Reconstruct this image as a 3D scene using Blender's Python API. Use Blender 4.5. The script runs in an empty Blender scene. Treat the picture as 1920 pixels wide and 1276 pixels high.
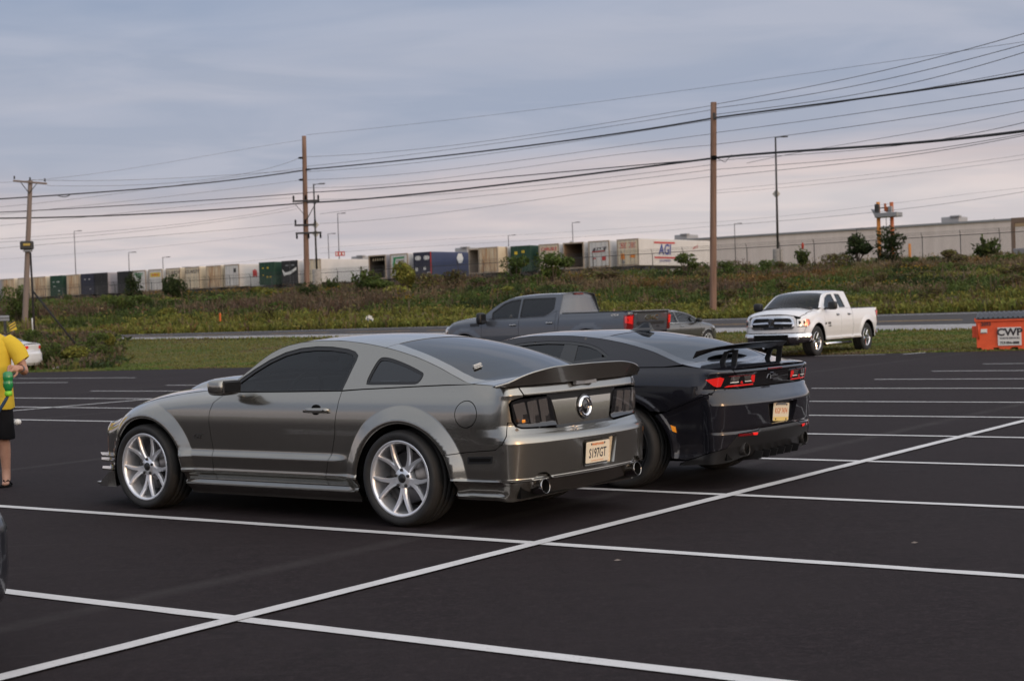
import bpy, math, random
import numpy as np
from mathutils import Vector, Matrix
from mathutils.geometry import delaunay_2d_cdt
random.seed(7); RNG = np.random.default_rng(7)
SC = bpy.context.scene
COL = SC.collection

# ------------------------------------------------------------------ camera
# z = 0 is the plane of the car park; the camera stands above the origin and looks along +y
PITCH, ROLL, CAM_H, FPX = 0.0177549158, -0.034328915, 1.4923, 2920.43
FWD = np.array([0, math.cos(PITCH), -math.sin(PITCH)])
UP0 = np.array([0, math.sin(PITCH), math.cos(PITCH)])
RIGHT = math.cos(ROLL)*np.array([1., 0, 0]) + math.sin(ROLL)*UP0
UP = -math.sin(ROLL)*np.array([1., 0, 0]) + math.cos(ROLL)*UP0
cam = bpy.data.cameras.new('camera'); camo = bpy.data.objects.new('camera', cam); COL.objects.link(camo)
camo.matrix_world = Matrix(((RIGHT[0], UP[0], -FWD[0], 0), (RIGHT[1], UP[1], -FWD[1], 0), (RIGHT[2], UP[2], -FWD[2], CAM_H), (0, 0, 0, 1)))
cam.sensor_width = 36; cam.lens = FPX/1920*36
cam.clip_start = .1; cam.clip_end = 6000
cam.dof.use_dof = True; cam.dof.focus_distance = 11.6; cam.dof.aperture_fstop = 4.5
SC.camera = camo

def at(px, py, D):
    """world point seen at (px, py) of the 1920-wide photograph, D metres ahead of the camera"""
    d = (px-960)/FPX*RIGHT - (py-638)/FPX*UP + FWD
    return d*(D/d[1]) + np.array([0, 0, CAM_H])

# ------------------------------------------------------------------ sky, sun, exposure
SUN_AZ = (0.67, -0.74)            # low evening sun behind the photographer, to the right
SUN_EL = math.radians(5)
world = bpy.data.worlds.new('World'); SC.world = world; world.use_nodes = True
nt = world.node_tree; nt.nodes.clear()
def N(t, **k):
    n = nt.nodes.new(t)
    for a, b in k.items(): setattr(n, a, b)
    return n
def L(a, b): nt.links.new(a, b)
def math_node(op, a, b=None, c=None, clamp=False):
    n = N('ShaderNodeMath', operation=op, use_clamp=clamp)
    for i, v in enumerate((a, b, c)):
        if v is None: continue
        if isinstance(v, (int, float)): n.inputs[i].default_value = v
        else: L(v, n.inputs[i])
    return n.outputs[0]
def ramp(fac, stops, interp='LINEAR'):
    n = N('ShaderNodeValToRGB'); e = n.color_ramp.elements; n.color_ramp.interpolation = interp
    while len(e) < len(stops): e.new(.5)
    for el, (p, c) in zip(e, stops): el.position = p; el.color = (*c, 1) if len(c) == 3 else c
    L(fac, n.inputs[0]); return n.outputs[0]
def mixc(f, a, b, mode='MIX'):
    n = N('ShaderNodeMix', data_type='RGBA', blend_type=mode)
    for s, v in ((n.inputs[0], f), (n.inputs[6], a), (n.inputs[7], b)):
        if isinstance(v, (int, float)): s.default_value = v
        elif isinstance(v, tuple): s.default_value = (*v, 1)
        else: L(v, s)
    return n.outputs[2]
sky = N('ShaderNodeTexSky', sky_type='NISHITA'); sky.sun_disc = False
sky.sun_elevation = SUN_EL; sky.sun_rotation = math.atan2(SUN_AZ[0], SUN_AZ[1])
tc = N('ShaderNodeTexCoord'); sep = N('ShaderNodeSeparateXYZ'); L(tc.outputs['Generated'], sep.inputs[0])
dx, dy, dz = sep.outputs
# elevation above the (slightly tilted) true horizon
el = math_node('ADD', dz, math_node('MULTIPLY', dx, .016))
el0 = math_node('MAXIMUM', el, 0.0)
# cloud sheet: directions projected on a plane overhead
den = math_node('ADD', el0, .09)
cmb = N('ShaderNodeCombineXYZ'); L(math_node('DIVIDE', dx, den), cmb.inputs[0]); L(math_node('DIVIDE', dy, den), cmb.inputs[1])
mp = N('ShaderNodeMapping'); mp.inputs['Scale'].default_value = (.55, .8, 1); mp.inputs['Location'].default_value = (3.1, 1.7, 0); L(cmb.outputs[0], mp.inputs[0])
n1 = N('ShaderNodeTexNoise'); n1.inputs['Scale'].default_value = .55; n1.inputs['Detail'].default_value = 5; n1.inputs['Roughness'].default_value = .48; n1.inputs['Distortion'].default_value = .5; L(mp.outputs[0], n1.inputs[0])
n2 = N('ShaderNodeTexNoise'); n2.inputs['Scale'].default_value = 2.1; n2.inputs['Detail'].default_value = 6; n2.inputs['Roughness'].default_value = .52; n2.inputs['Distortion'].default_value = .6; L(mp.outputs[0], n2.inputs[0])
elj = math_node('ADD', el0, math_node('MULTIPLY', math_node('SUBTRACT', n1.outputs[0], .5), .20))
grad = ramp(elj, [(0, (.66, .625, .65)), (.045, (.635, .585, .61)), (.085, (.60, .535, .56)), (.130, (.455, .475, .565)), (.21, (.365, .42, .545)), (.36, (.45, .50, .61)), (.62, (.62, .66, .74)), (1, (.72, .75, .82))])
cl = mixc(math_node('MULTIPLY', ramp(n2.outputs[0], [(.42, (0, 0, 0)), (.62, (1, 1, 1))]), .75), grad, mixc(1.0, grad, (1.24, 1.17, 1.11), 'MULTIPLY'))
cl = mixc(math_node('MULTIPLY', ramp(n1.outputs[0], [(.44, (0, 0, 0)), (.60, (1, 1, 1))]), .65), cl, mixc(1.0, cl, (.80, .86, .94), 'MULTIPLY'))
# broad evening glow round the hidden sun
sv = N('ShaderNodeVectorMath', operation='DOT_PRODUCT'); L(tc.outputs['Generated'], sv.inputs[0])
ce = math.cos(SUN_EL); nrm = math.hypot(*SUN_AZ)
sv.inputs[1].default_value = (SUN_AZ[0]/nrm*ce, SUN_AZ[1]/nrm*ce, math.sin(SUN_EL))
glow = ramp(sv.outputs['Value'], [(0.0, (0, 0, 0)), (.30, (.30, .29, .28)), (.70, (.80, .76, .70)), (.93, (1.05, .93, .78)), (1.0, (1.6, 1.1, .65))])
glow = mixc(1.0, glow, ramp(el0, [(0, (1.9, 1.85, 1.8)), (.10, (1.75, 1.7, 1.66)), (.30, (1.35, 1.33, 1.31)), (1, (1.15, 1.15, 1.15))]), 'MULTIPLY')
cl = mixc(1.0, cl, glow, 'ADD')
cl10 = mixc(1.0, cl, (10., 10., 10.), 'MULTIPLY')
fin = mixc(.93, sky.outputs[0], cl10)
bg = N('ShaderNodeBackground'); L(fin, bg.inputs[0]); bg.inputs[1].default_value = .1
wo = N('ShaderNodeOutputWorld'); L(bg.outputs[0], wo.inputs[0])
sun = bpy.data.lights.new('sun', 'SUN'); sun.energy = .55; sun.angle = math.radians(11); sun.color = (1, .62, .34)
suno = bpy.data.objects.new('sun', sun); COL.objects.link(suno)
sd = Vector((SUN_AZ[0]/nrm*ce, SUN_AZ[1]/nrm*ce, math.sin(SUN_EL)))
suno.rotation_euler = (-sd).to_track_quat('-Z', 'Y').to_euler(); suno.location = (20, -20, 30)
SC.view_settings.view_transform = 'Standard'; SC.view_settings.look = 'None'
SC.view_settings.exposure = 0; SC.view_settings.gamma = 1; SC.view_settings.use_curve_mapping = False
SC.cycles.max_bounces = 8; SC.cycles.transparent_max_bounces = 16; SC.cycles.caustics_reflective = False; SC.cycles.caustics_refractive = False

# ------------------------------------------------------------------ materials
def mat(name, col=(.5, .5, .5), rough=.5, metal=0., spec=.5, coat=0., emit=None, alpha=None):
    m = bpy.data.materials.new(name); m.use_nodes = True
    b = m.node_tree.nodes['Principled BSDF']
    b.inputs['Base Color'].default_value = (*col, 1); b.inputs['Roughness'].default_value = rough
    b.inputs['Metallic'].default_value = metal; b.inputs['Specular IOR Level'].default_value = spec
    b.inputs['Coat Weight'].default_value = coat; b.inputs['Coat Roughness'].default_value = .03
    if emit: b.inputs['Emission Color'].default_value = (*emit[:3], 1); b.inputs['Emission Strength'].default_value = emit[3]
    return m
class G:
    """small node-graph helper on a material"""
    def __init__(s, m):
        s.t = m.node_tree; s.b = s.t.nodes['Principled BSDF']; s.o = s.t.nodes['Material Output']
        s.tc = s.t.nodes.new('ShaderNodeTexCoord')
    def new(s, t, ins=None, **k):
        n = s.t.nodes.new(t)
        for a, b in k.items(): setattr(n, a, b)
        for key, v in (ins or {}).items():
            if hasattr(v, 'links') or isinstance(v, bpy.types.NodeSocket): s.t.links.new(v, n.inputs[key])
            else: n.inputs[key].default_value = v
        return n
    def link(s, a, b): s.t.links.new(a, b)
    def map(s, scale=(1, 1, 1), src='Object', rot=(0, 0, 0)):
        return s.new('ShaderNodeMapping', {'Vector': s.tc.outputs[src], 'Scale': scale, 'Rotation': rot}).outputs[0]
    def noise(s, scale, detail=4, rough=.55, vec=None, dist=0):
        return s.new('ShaderNodeTexNoise', {'Vector': vec if vec is not None else s.tc.outputs['Object'], 'Scale': scale, 'Detail': detail, 'Roughness': rough, 'Distortion': dist}).outputs[0]
    def ramp(s, f, stops):
        n = s.new('ShaderNodeValToRGB', {0: f}); e = n.color_ramp.elements
        while len(e) < len(stops): e.new(.5)
        for q, (p, c) in zip(e, stops): q.position = p; q.color = (*c, 1) if isinstance(c, tuple) else (c, c, c, 1)
        return n.outputs[0]
    def mix(s, f, a, b, mode='MIX'):
        n = s.t.nodes.new('ShaderNodeMix'); n.data_type = 'RGBA'; n.blend_type = mode
        for k, v in ((0, f), (6, a), (7, b)):
            if isinstance(v, bpy.types.NodeSocket): s.t.links.new(v, n.inputs[k])
            elif isinstance(v, tuple): n.inputs[k].default_value = (*v, 1)
            else: n.inputs[k].default_value = v
        return n.outputs[2]
    def math(s, op, a, b):
        n = s.t.nodes.new('ShaderNodeMath'); n.operation = op
        for k, v in ((0, a), (1, b)):
            if isinstance(v, bpy.types.NodeSocket): s.t.links.new(v, n.inputs[k])
            else: n.inputs[k].default_value = v
        return n.outputs[0]
    def bump(s, h, strength=.3, dist=.01):
        n = s.new('ShaderNodeBump', {'Height': h, 'Strength': strength, 'Distance': dist}); s.link(n.outputs[0], s.b.inputs['Normal'])
def paint(name, col, metal=.55, rough=.34, flake=.15, coat=1., dirt=.0, spec=.5):
    m = mat(name, col, rough, metal, spec, coat); g = G(m)
    fl = g.noise(900, 1, .5)
    c = g.mix(g.ramp(fl, [(.35, 0.), (.7, 1.)]), tuple(x*(1-flake) for x in col), tuple(min(1, x*(1+flake)) for x in col))
    # a film of road dust, heavier low down
    sepz = g.new('ShaderNodeSeparateXYZ', {0: g.tc.outputs['Object']}).outputs[2]
    low = g.ramp(sepz, [(.15, 1.), (.62, 0.)])
    du = g.math('MULTIPLY', g.ramp(g.noise(7, 5, .6), [(.35, 0.), (.75, 1.)]), g.math('ADD', g.math('MULTIPLY', low, .22+dirt), .012))
    g.link(g.mix(du, c, (.10, .09, .08)), g.b.inputs['Base Color'])
    g.link(g.math('ADD', g.math('MULTIPLY', du, .5), .025), g.b.inputs['Coat Roughness'])
    # faint orange peel
    n = g.new('ShaderNodeBump', {'Height': g.noise(55, 2, .5), 'Strength': .012, 'Distance': .01}); g.link(n.outputs[0], g.b.inputs['Coat Normal'])
    return m
def glass(name, tint, ior=1.6):
    m = bpy.data.materials.new(name); m.use_nodes = True; t = m.node_tree; t.nodes.clear()
    o = t.nodes.new('ShaderNodeOutputMaterial'); mx = t.nodes.new('ShaderNodeMixShader'); fr = t.nodes.new('ShaderNodeFresnel'); fr.inputs[0].default_value = ior
    tr = t.nodes.new('ShaderNodeBsdfTransparent'); tr.inputs[0].default_value = (*tint, 1); gl = t.nodes.new('ShaderNodeBsdfGlossy'); gl.inputs['Roughness'].default_value = .015
    gl.inputs[0].default_value = (.95, .97, 1, 1)
    t.links.new(fr.outputs[0], mx.inputs[0]); t.links.new(tr.outputs[0], mx.inputs[1]); t.links.new(gl.outputs[0], mx.inputs[2]); t.links.new(mx.outputs[0], o.inputs[0])
    return m
M = {}
M['mustang'] = paint('grey_green_metallic_paint', (.315, .302, .272), .9, .21)
M['camaro'] = paint('charcoal_metallic_paint', (.015, .015, .021), .3, .26, spec=.1)
M['gmc'] = paint('slate_grey_metallic_paint', (.095, .105, .125), .5, .36)
M['ram'] = paint('white_truck_paint', (.74, .74, .76), 0., .35, .0, .7, .12)
M['sedan'] = paint('silver_grey_sedan_paint', (.10, .098, .097), .6, .3)
M['whitecar'] = paint('white_sedan_paint', (.74, .74, .76), 0., .35, .0, .7)
M['nightcar'] = paint('blue_black_paint', (.012, .014, .022), .2, .3)
M['glass'] = glass('tinted_glass', (.36, .385, .39), 1.5)
M['privacy'] = glass('privacy_glass', (.05, .055, .06), 1.6)
M['clear'] = glass('clear_glass', (.42, .45, .45), 1.5); M['mirrortint'] = glass('mirror_tint_glass', (.06, .06, .065), 2.3); M['screen'] = glass('dark_screen_glass', (.22, .23, .235), 1.42)
M['rearglass'] = glass('rear_window_glass', (.06, .07, .08), 1.75)
M['smoke'] = glass('smoked_lens', (.16, .15, .15), 1.6)
M['chrome'] = mat('chrome', (.78, .78, .80), .06, 1.)
M['rim'] = mat('brushed_silver_rim', (.84, .85, .88), .33, .75)
M['rimdark'] = mat('dark_rim', (.02, .02, .022), .35, .6)
M['rubber'] = mat('tyre_rubber', (.016, .016, .017), .72)
g = G(M['rubber']); g.bump(g.noise(160, 3), .25, .004); g.link(g.ramp(g.noise(9, 4), [(.3, (.012, .012, .013)), (.8, (.026, .025, .024))]), g.b.inputs['Base Color'])
M['blacktrim'] = mat('black_trim', (.012, .012, .013), .42)
M['gloss'] = mat('gloss_black', (.008, .008, .009), .08, 0, .5, .6)
M['carbon'] = mat('carbon_black', (.008, .008, .009), .38, 0, .35, .12)
M['inner'] = mat('dark_cavity', (.006, .006, .006), .9, 0, .1)
M['interior'] = mat('dark_interior_cloth', (.03, .03, .032), .8)
M['disc'] = mat('brake_disc', (.16, .15, .15), .38, 1.)
M['redlens'] = mat('red_tail_lens', (.55, .012, .012), .12, 0, .5, 1, (1, .03, .02, .22))
M['reddark'] = mat('dark_red_lens', (.16, .006, .008), .12, 0, .5, 1)
M['redglint'] = mat('painted_red_glint', (.6, .01, .01), .12, 0, .5, 1, (1, .03, .02, .6))  # glint on an unlit reflector, put in as emission
M['amber'] = mat('sunglow_amber_lens', (.75, .25, .02), .15, 0, .5, 1, (1, .35, .03, .25))  # emission puts the low sun's orange glow into unlit lenses
M['lampwhite'] = mat('headlamp_glass', (.55, .55, .56), .12, .5, .5, 1)
M['offwhite'] = mat('off_white_paint', (.7, .69, .66), .55)
M['ink'] = mat('dark_ink', (.03, .025, .03), .6)
M['redink'] = mat('red_ink', (.45, .03, .03), .6)
M['blueink'] = mat('blue_ink', (.03, .05, .25), .6)
M['greenink'] = mat('green_ink', (.02, .22, .08), .6)
M['plate'] = mat('plate_cream', (.78, .68, .52), .35); M['plate2'] = mat('plate_yellow', (.80, .60, .22), .35)
M['plateink'] = mat('plate_orange_ink', (.62, .2, .06), .5)
M['steel'] = mat('galvanised_steel', (.30, .30, .31), .5, .7)
M['darksteel'] = mat('dark_steel', (.05, .048, .047), .55, .5)
M['concrete'] = mat('concrete', (.30, .28, .26), .9); g = G(M['concrete']); g.link(g.ramp(g.noise(5, 6), [(.3, (.20, .18, .165)), (.75, (.34, .32, .30))]), g.b.inputs['Base Color'])

# ------------------------------------------------------------------ mesh helpers
def link(o, parent=None):
    COL.objects.link(o)
    if parent is not None: o.parent = parent
    return o
def props(o, label=None, category=None, group=None, kind=None):
    for k, v in (('label', label), ('category', category), ('group', group), ('kind', kind)):
        if v: o[k] = v
    return o
def thing(name, label, category, loc=(0, 0, 0), rotz=0., group=None):
    o = bpy.data.objects.new(name, None); o.empty_display_size = .3
    o.location = loc; o.rotation_euler = (0, 0, rotz); link(o)
    return props(o, label, category, group)
def copy_thing(root, loc=None, rotz=None, label=None, group=None):
    r = root.copy(); COL.objects.link(r)
    if loc is not None: r.location = loc
    if rotz is not None: r.rotation_euler = (0, 0, rotz)
    if label: r['label'] = label
    if group: r['group'] = group
    for ch in list(root.children):
        c = ch.copy(); COL.objects.link(c); c.parent = r
        for gch in ch.children:
            d = gch.copy(); COL.objects.link(d); d.parent = c
    return r
class MB:
    def __init__(s): s.v = []; s.f = []; s.m = []; s.sm = []
    def add(s, V, Fc, m=0, smooth=False, X=None):
        b = len(s.v)
        V = np.asarray(V, float)
        if X is not None: V = V @ np.asarray(X)[:3, :3].T + np.asarray(X)[:3, 3]
        s.v.extend(map(tuple, V))
        for q in Fc: s.f.append(tuple(b+i for i in q)); s.m.append(m); s.sm.append(smooth)
        return s
    def box(s, c, d, m=0, r=0., X=None):
        """box centred c, full size d, chamfer r"""
        hx, hy, hz = (q/2 for q in d); r = min(r, hx*.95, hy*.95, hz*.95)
        if r <= 0:
            V = [(c[0]+a*hx, c[1]+b*hy, c[2]+e*hz) for a in (-1, 1) for b in (-1, 1) for e in (-1, 1)]
            return s.add(V, [(0, 1, 3, 2), (4, 6, 7, 5), (0, 4, 5, 1), (2, 3, 7, 6), (0, 2, 6, 4), (1, 5, 7, 3)], m, False, X)
        V, idx = [], {}
        for a in (-1, 1):
            for b in (-1, 1):
                for e in (-1, 1):
                    for k in range(3):
                        h = [hx-r, hy-r, hz-r]; h[k] += r
                        idx[a, b, e, k] = len(V); V.append((c[0]+a*h[0], c[1]+b*h[1], c[2]+e*h[2]))
        Fc = []
        for k in range(3):
            i, j = (k+1) % 3, (k+2) % 3
            for sg in (-1, 1):
                q = []
                for p, w in ((-1, -1), (1, -1), (1, 1), (-1, 1)):
                    t = [0, 0, 0]; t[k] = sg; t[i] = p; t[j] = w; q.append(idx[t[0], t[1], t[2], k])
                Fc.append(q if sg > 0 else q[::-1])
            for p in (-1, 1):
                for w in (-1, 1):
                    t0 = [0, 0, 0]; t0[i] = p; t0[j] = w
                    ta, tb = t0[:], t0[:]; ta[k] = -1; tb[k] = 1
                    q = [idx[(*ta, i)], idx[(*tb, i)], idx[(*tb, j)], idx[(*ta, j)]]
                    Fc.append(q if p*w < 0 else q[::-1])
        for a in (-1, 1):
            for b in (-1, 1):
                for e in (-1, 1):
                    q = [idx[a, b, e, 0], idx[a, b, e, 1], idx[a, b, e, 2]]
                    Fc.append(q if a*b*e > 0 else q[::-1])
        return s.add(V, Fc, m, False, X)
    def tube(s, P, r, n=8, m=0, caps=True, smooth=True):
        P = [np.asarray(p, float) for p in P]; R = r if hasattr(r, '__len__') else [r]*len(P)
        V = []; up = None
        for i, p in enumerate(P):
            t = P[min(i+1, len(P)-1)]-P[max(i-1, 0)]; t = t/(np.linalg.norm(t)+1e-12)
            if up is None: up = np.array([0, 0, 1.]) if abs(t[2]) < .9 else np.array([1., 0, 0])
            a = np.cross(up, t); a /= np.linalg.norm(a)+1e-12; b = np.cross(t, a); up = b if abs(t[2]) > .9 else up
            for k in range(n):
                w = 2*math.pi*k/n; V.append(p+R[i]*(math.cos(w)*a+math.sin(w)*b))
        Fc = [(i*n+k, i*n+(k+1) % n, (i+1)*n+(k+1) % n, (i+1)*n+k) for i in range(len(P)-1) for k in range(n)]
        s.add(V, Fc, m, smooth)
        if caps:
            b0 = len(s.v)-len(V)
            s.f += [tuple(b0+k for k in range(n))[::-1], tuple(b0+(len(P)-1)*n+k for k in range(n))]; s.m += [m, m]; s.sm += [False, False]
        return s
    def lathe(s, prof, n=32, m=0, X=None, smooth=True, close=False):
        """prof: (radius, height) pairs, turned about the local z axis"""
        V = [(r*math.cos(2*math.pi*k/n), r*math.sin(2*math.pi*k/n), h) for r, h in prof for k in range(n)]
        ms = m if hasattr(m, '__len__') else [m]*(len(prof)-1)
        for i in range(len(prof)-1):
            pass
        b = len(s.v); VV = np.asarray(V, float)
        if X is not None: VV = VV @ np.asarray(X)[:3, :3].T + np.asarray(X)[:3, 3]
        s.v.extend(map(tuple, VV))
        for i in range(len(prof)-1):
            for k in range(n):
                s.f.append((b+i*n+k, b+i*n+(k+1) % n, b+(i+1)*n+(k+1) % n, b+(i+1)*n+k)); s.m.append(ms[i]); s.sm.append(smooth)
        return s
    def prism(s, poly, h0, h1, m=0, X=None):
        n = len(poly); V = [(x, y, h0) for x, y in poly]+[(x, y, h1) for x, y in poly]
        return s.add(V, [tuple(range(n))[::-1], tuple(range(n, 2*n))]+[(i, (i+1) % n, n+(i+1) % n, n+i) for i in range(n)], m, False, X)
    def loft(s, secs, m=0, smooth=True, caps=True, closed=True):
        n = len(secs[0]); V = [p for q in secs for p in q]; e = n if closed else n-1
        Fc = [(i*n+k, i*n+(k+1) % n, (i+1)*n+(k+1) % n, (i+1)*n+k) for i in range(len(secs)-1) for k in range(e)]
        s.add(V, Fc, m, smooth)
        if caps: s.add(secs[0], [tuple(range(n))[::-1]], m); s.add(secs[-1], [tuple(range(n))], m)
        return s
    def ellipsoid(s, c, d, m=0, e=1., nu=16, nv=10, X=None):
        pw = lambda t: math.copysign(abs(t)**e, t)
        V = [(c[0]+d[0]*pw(math.cos(v))*pw(math.cos(u)), c[1]+d[1]*pw(math.cos(v))*pw(math.sin(u)), c[2]+d[2]*pw(math.sin(v)))
             for v in np.linspace(-math.pi/2, math.pi/2, nv+1) for u in np.linspace(0, 2*math.pi, nu, endpoint=False)]
        return s.add(V, [(i*nu+k, i*nu+(k+1) % nu, (i+1)*nu+(k+1) % nu, (i+1)*nu+k) for i in range(nv) for k in range(nu)], m, True, X)
    def text(s, body, size, X, m=0, depth=.002, shear=0., bold=0., align='CENTER'):
        V, Fc = text_mesh(body, size, depth, shear, bold, align)
        return s.add(V, Fc, m, False, X)
    def mesh(s, name, mats):
        me = bpy.data.meshes.new(name); me.from_pydata(s.v, [], s.f)
        for q in (mats if isinstance(mats, (list, tuple)) else [mats]): me.materials.append(q)
        me.polygons.foreach_set('material_index', s.m); me.polygons.foreach_set('use_smooth', s.sm)
        me.update(); return me
    def build(s, name, mats, parent=None, loc=None):
        o = bpy.data.objects.new(name, s.mesh(name, mats)); link(o, parent)
        if loc is not None: o.location = loc
        return o
_TX = {}
def text_mesh(body, size, depth, shear=0., bold=0., align='CENTER'):
    k = (body, round(size, 4), depth, shear, bold, align)
    if k not in _TX:
        c = bpy.data.curves.new('lettering', 'FONT'); c.body = body; c.size = size; c.extrude = depth; c.shear = shear; c.offset = bold
        c.align_x = align; c.align_y = 'CENTER'; c.resolution_u = 2
        o = bpy.data.objects.new('lettering', c); COL.objects.link(o)
        me = bpy.data.meshes.new_from_object(o.evaluated_get(bpy.context.evaluated_depsgraph_get()))
        _TX[k] = (np.array([v.co for v in me.vertices]) if len(me.vertices) else np.zeros((0, 3)), [tuple(p.vertices) for p in me.polygons])
        bpy.data.objects.remove(o); bpy.data.curves.remove(c); bpy.data.meshes.remove(me)
    return _TX[k]
def frame(o, x, y):
    """4x4 with origin o, x and y axes given, z = x cross y"""
    x = np.asarray(x, float); x = x/np.linalg.norm(x); y = np.asarray(y, float); y = y-x*(x@y); y = y/np.linalg.norm(y); z = np.cross(x, y)
    X = np.eye(4); X[:3, 0] = x; X[:3, 1] = y; X[:3, 2] = z; X[:3, 3] = o; return X
def sstep(a, b, x):
    t = np.clip((np.asarray(x, float)-a)/(b-a), 0, 1); return t*t*(3-2*t)
def pchip(xk, yk):
    xk = np.asarray(xk, float); yk = np.asarray(yk, float); h = np.diff(xk); d = np.diff(yk)/h
    mm = np.zeros(len(xk)); mm[0], mm[-1] = d[0], d[-1]
    for i in range(1, len(xk)-1):
        if d[i-1]*d[i] > 0:
            w1, w2 = 2*h[i]+h[i-1], h[i]+2*h[i-1]; mm[i] = (w1+w2)/(w1/d[i-1]+w2/d[i])
    def f(x):
        x = np.clip(np.asarray(x, float), xk[0], xk[-1]); i = np.clip(np.searchsorted(xk, x, side='right')-1, 0, len(xk)-2)
        t = (x-xk[i])/h[i]; t2, t3 = t*t, t*t*t
        return (2*t3-3*t2+1)*yk[i]+(t3-2*t2+t)*h[i]*mm[i]+(-2*t3+3*t2)*yk[i+1]+(t3-t2)*h[i]*mm[i+1]
    return f
def in_poly(P, poly):
    P = np.asarray(P); poly = np.asarray(poly); x, y = P[:, 0], P[:, 1]; r = np.zeros(len(P), bool); j = len(poly)-1
    for i in range(len(poly)):
        xi, yi = poly[i]; xj, yj = poly[j]
        c = ((yi > y) != (yj > y)) & (x < (xj-xi)*(y-yi)/(yj-yi+1e-15)+xi); r ^= c; j = i
    return r
def seg_dist(P, poly):
    P = np.asarray(P); A = np.asarray(poly); B = np.roll(A, -1, 0); best = np.full(len(P), 1e9)
    for a, b in zip(A, B):
        ab = b-a; t = np.clip(((P-a) @ ab)/(ab @ ab+1e-15), 0, 1); d = np.linalg.norm(P-(a+t[:, None]*ab), axis=1); best = np.minimum(best, d)
    return best
def densify(poly, step):
    out = []
    for a, b in zip(poly, poly[1:]+poly[:1]):
        n = max(1, int(math.ceil(math.hypot((b[0]-a[0]), (b[1]-a[1]))/step)))
        out += [(a[0]+(b[0]-a[0])*i/n, a[1]+(b[1]-a[1])*i/n) for i in range(n)]
    return out
def area2(poly): return sum(a[0]*b[1]-b[0]*a[1] for a, b in zip(poly, poly[1:]+poly[:1]))
def inset(poly, g):
    if g == 0: return list(poly)
    s = 1 if area2(poly) > 0 else -1; n = len(poly); out = []
    for i in range(n):
        p, q, r = np.array(poly[i-1]), np.array(poly[i]), np.array(poly[(i+1) % n])
        d1 = (q-p)/(np.linalg.norm(q-p)+1e-12); d2 = (r-q)/(np.linalg.norm(r-q)+1e-12)
        n1 = np.array([-d1[1], d1[0]])*s; n2 = np.array([-d2[1], d2[0]])*s; b = n1+n2; l = np.linalg.norm(b)
        b = n1 if l < .2 else b/l; k = max(.45, b @ n1); out.append(tuple(q+b*g/k))
    return out
def smooth_poly(pts, n=6):
    """closed Catmull-Rom through the points"""
    P = np.array(pts, float); m = len(P); out = []
    for i in range(m):
        a, b, c, d = P[i-1], P[i], P[(i+1) % m], P[(i+2) % m]
        for k in range(n):
            t = k/n; out.append(tuple(.5*((2*b)+(-a+c)*t+(2*a-5*b+4*c-d)*t*t+(-a+3*b-3*c+d)*t**3)))
    return out
def arc(c, r, a0, a1, n=24): return [(c[0]+r*math.cos(math.radians(a0+(a1-a0)*i/n)), c[1]+r*math.sin(math.radians(a0+(a1-a0)*i/n))) for i in range(n+1)]
def round_poly(poly, r, n=4):
    """corners of a polygon rounded"""
    out = []; m = len(poly)
    for i in range(m):
        p, q, s = np.array(poly[i-1], float), np.array(poly[i], float), np.array(poly[(i+1) % m], float)
        l1, l2 = np.linalg.norm(p-q), np.linalg.norm(s-q); k = min(r, l1*.45, l2*.45)
        a, b = q+(p-q)/l1*k, q+(s-q)/l2*k
        for j in range(n+1):
            t = j/n; out.append(tuple((1-t)**2*a+2*t*(1-t)*q+t*t*b))
    return out
# ------------------------------------------------------------------ ground
EX, NX_ = np.array([.81824135, -.57487485]), np.array([.57487485, .81824135])     # along the bays / across them
SPACING, OFF0, SPINE_A, SPINE_B = 2.7024, 5.5654, -5.6567, -24.01
def lot(e, k, z=0.):
    p = EX*e+NX_*(OFF0+SPACING*(k-1)); return (p[0], p[1], z)
edgeY = lambda X: 54-.393*(X+16.5)            # far edge of the car park
roadN = lambda X: 72-.356*(X+18.5)            # near edge of the road
roadF = lambda X: 86-.294*(X+22.1)            # far edge of the road
zN = lambda X: np.clip(.87-.0175*(X+18.5), -.6, 1.6)
zF = lambda X: np.clip(1.0-.005*(X+22), .3, 1.4)
fenceY = lambda X: (119-.575*X)/.818          # the yard fence runs parallel to the bays
def ground_z(X, Y):
    """height of the natural ground (lawn, bank, yard)"""
    X = np.asarray(X, float); Y = np.asarray(Y, float)
    e, a, b = edgeY(X), roadN(X), roadF(X)
    lawn = sstep(0, 1, (Y-e)/(a-e))*zN(X)
    d = (Y-b)*.96; prof = np.interp(d, [0, 2, 9, 22, 34, 48, 400], [0, .03, .6, 1.75, 2.5, 3.0, 3.4])
    lat = np.interp(X, [-70, -20, 40], [-.7, -.45, 0.15])
    bank = zF(X)+prof*(1+lat*.1)+lat*sstep(8, 40, d)
    mid = zN(X)+(zF(X)-zN(X))*np.clip((Y-a)/(b-a), 0, 1)
    w = np.where(Y < e, 0, np.where(Y < a, lawn, np.where(Y < b, mid-.05, bank)))
    bump_ = .12*np.sin(X*.7+np.sin(Y*.31)*2)*np.sin(Y*.5+X*.13)
    return w+np.where(Y > b, bump_*sstep(0, 6, Y-b), 0)
def sheet(name, P, Fc, m, kind='structure', smooth=False):
    b = MB(); b.add(P, Fc, 0, smooth); return props(b.build(name, m), kind=kind)
A_ = mat('fresh_asphalt', (.030, .026, .027), .9, 0, .18); M['asphalt'] = A_; g = G(A_)
fine = g.noise(75, 6, .8); mid_ = g.noise(7, 6, .7); big = g.noise(.35, 4, .55); stn = g.noise(1.4, 5, .65, dist=1.2)
c = g.ramp(fine, [(.30, (.0055, .0035, .0040)), (.48, (.0150, .0100, .0112)), (.60, (.0290, .0205, .0225)), (.72, (.075, .056, .060))])
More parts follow.
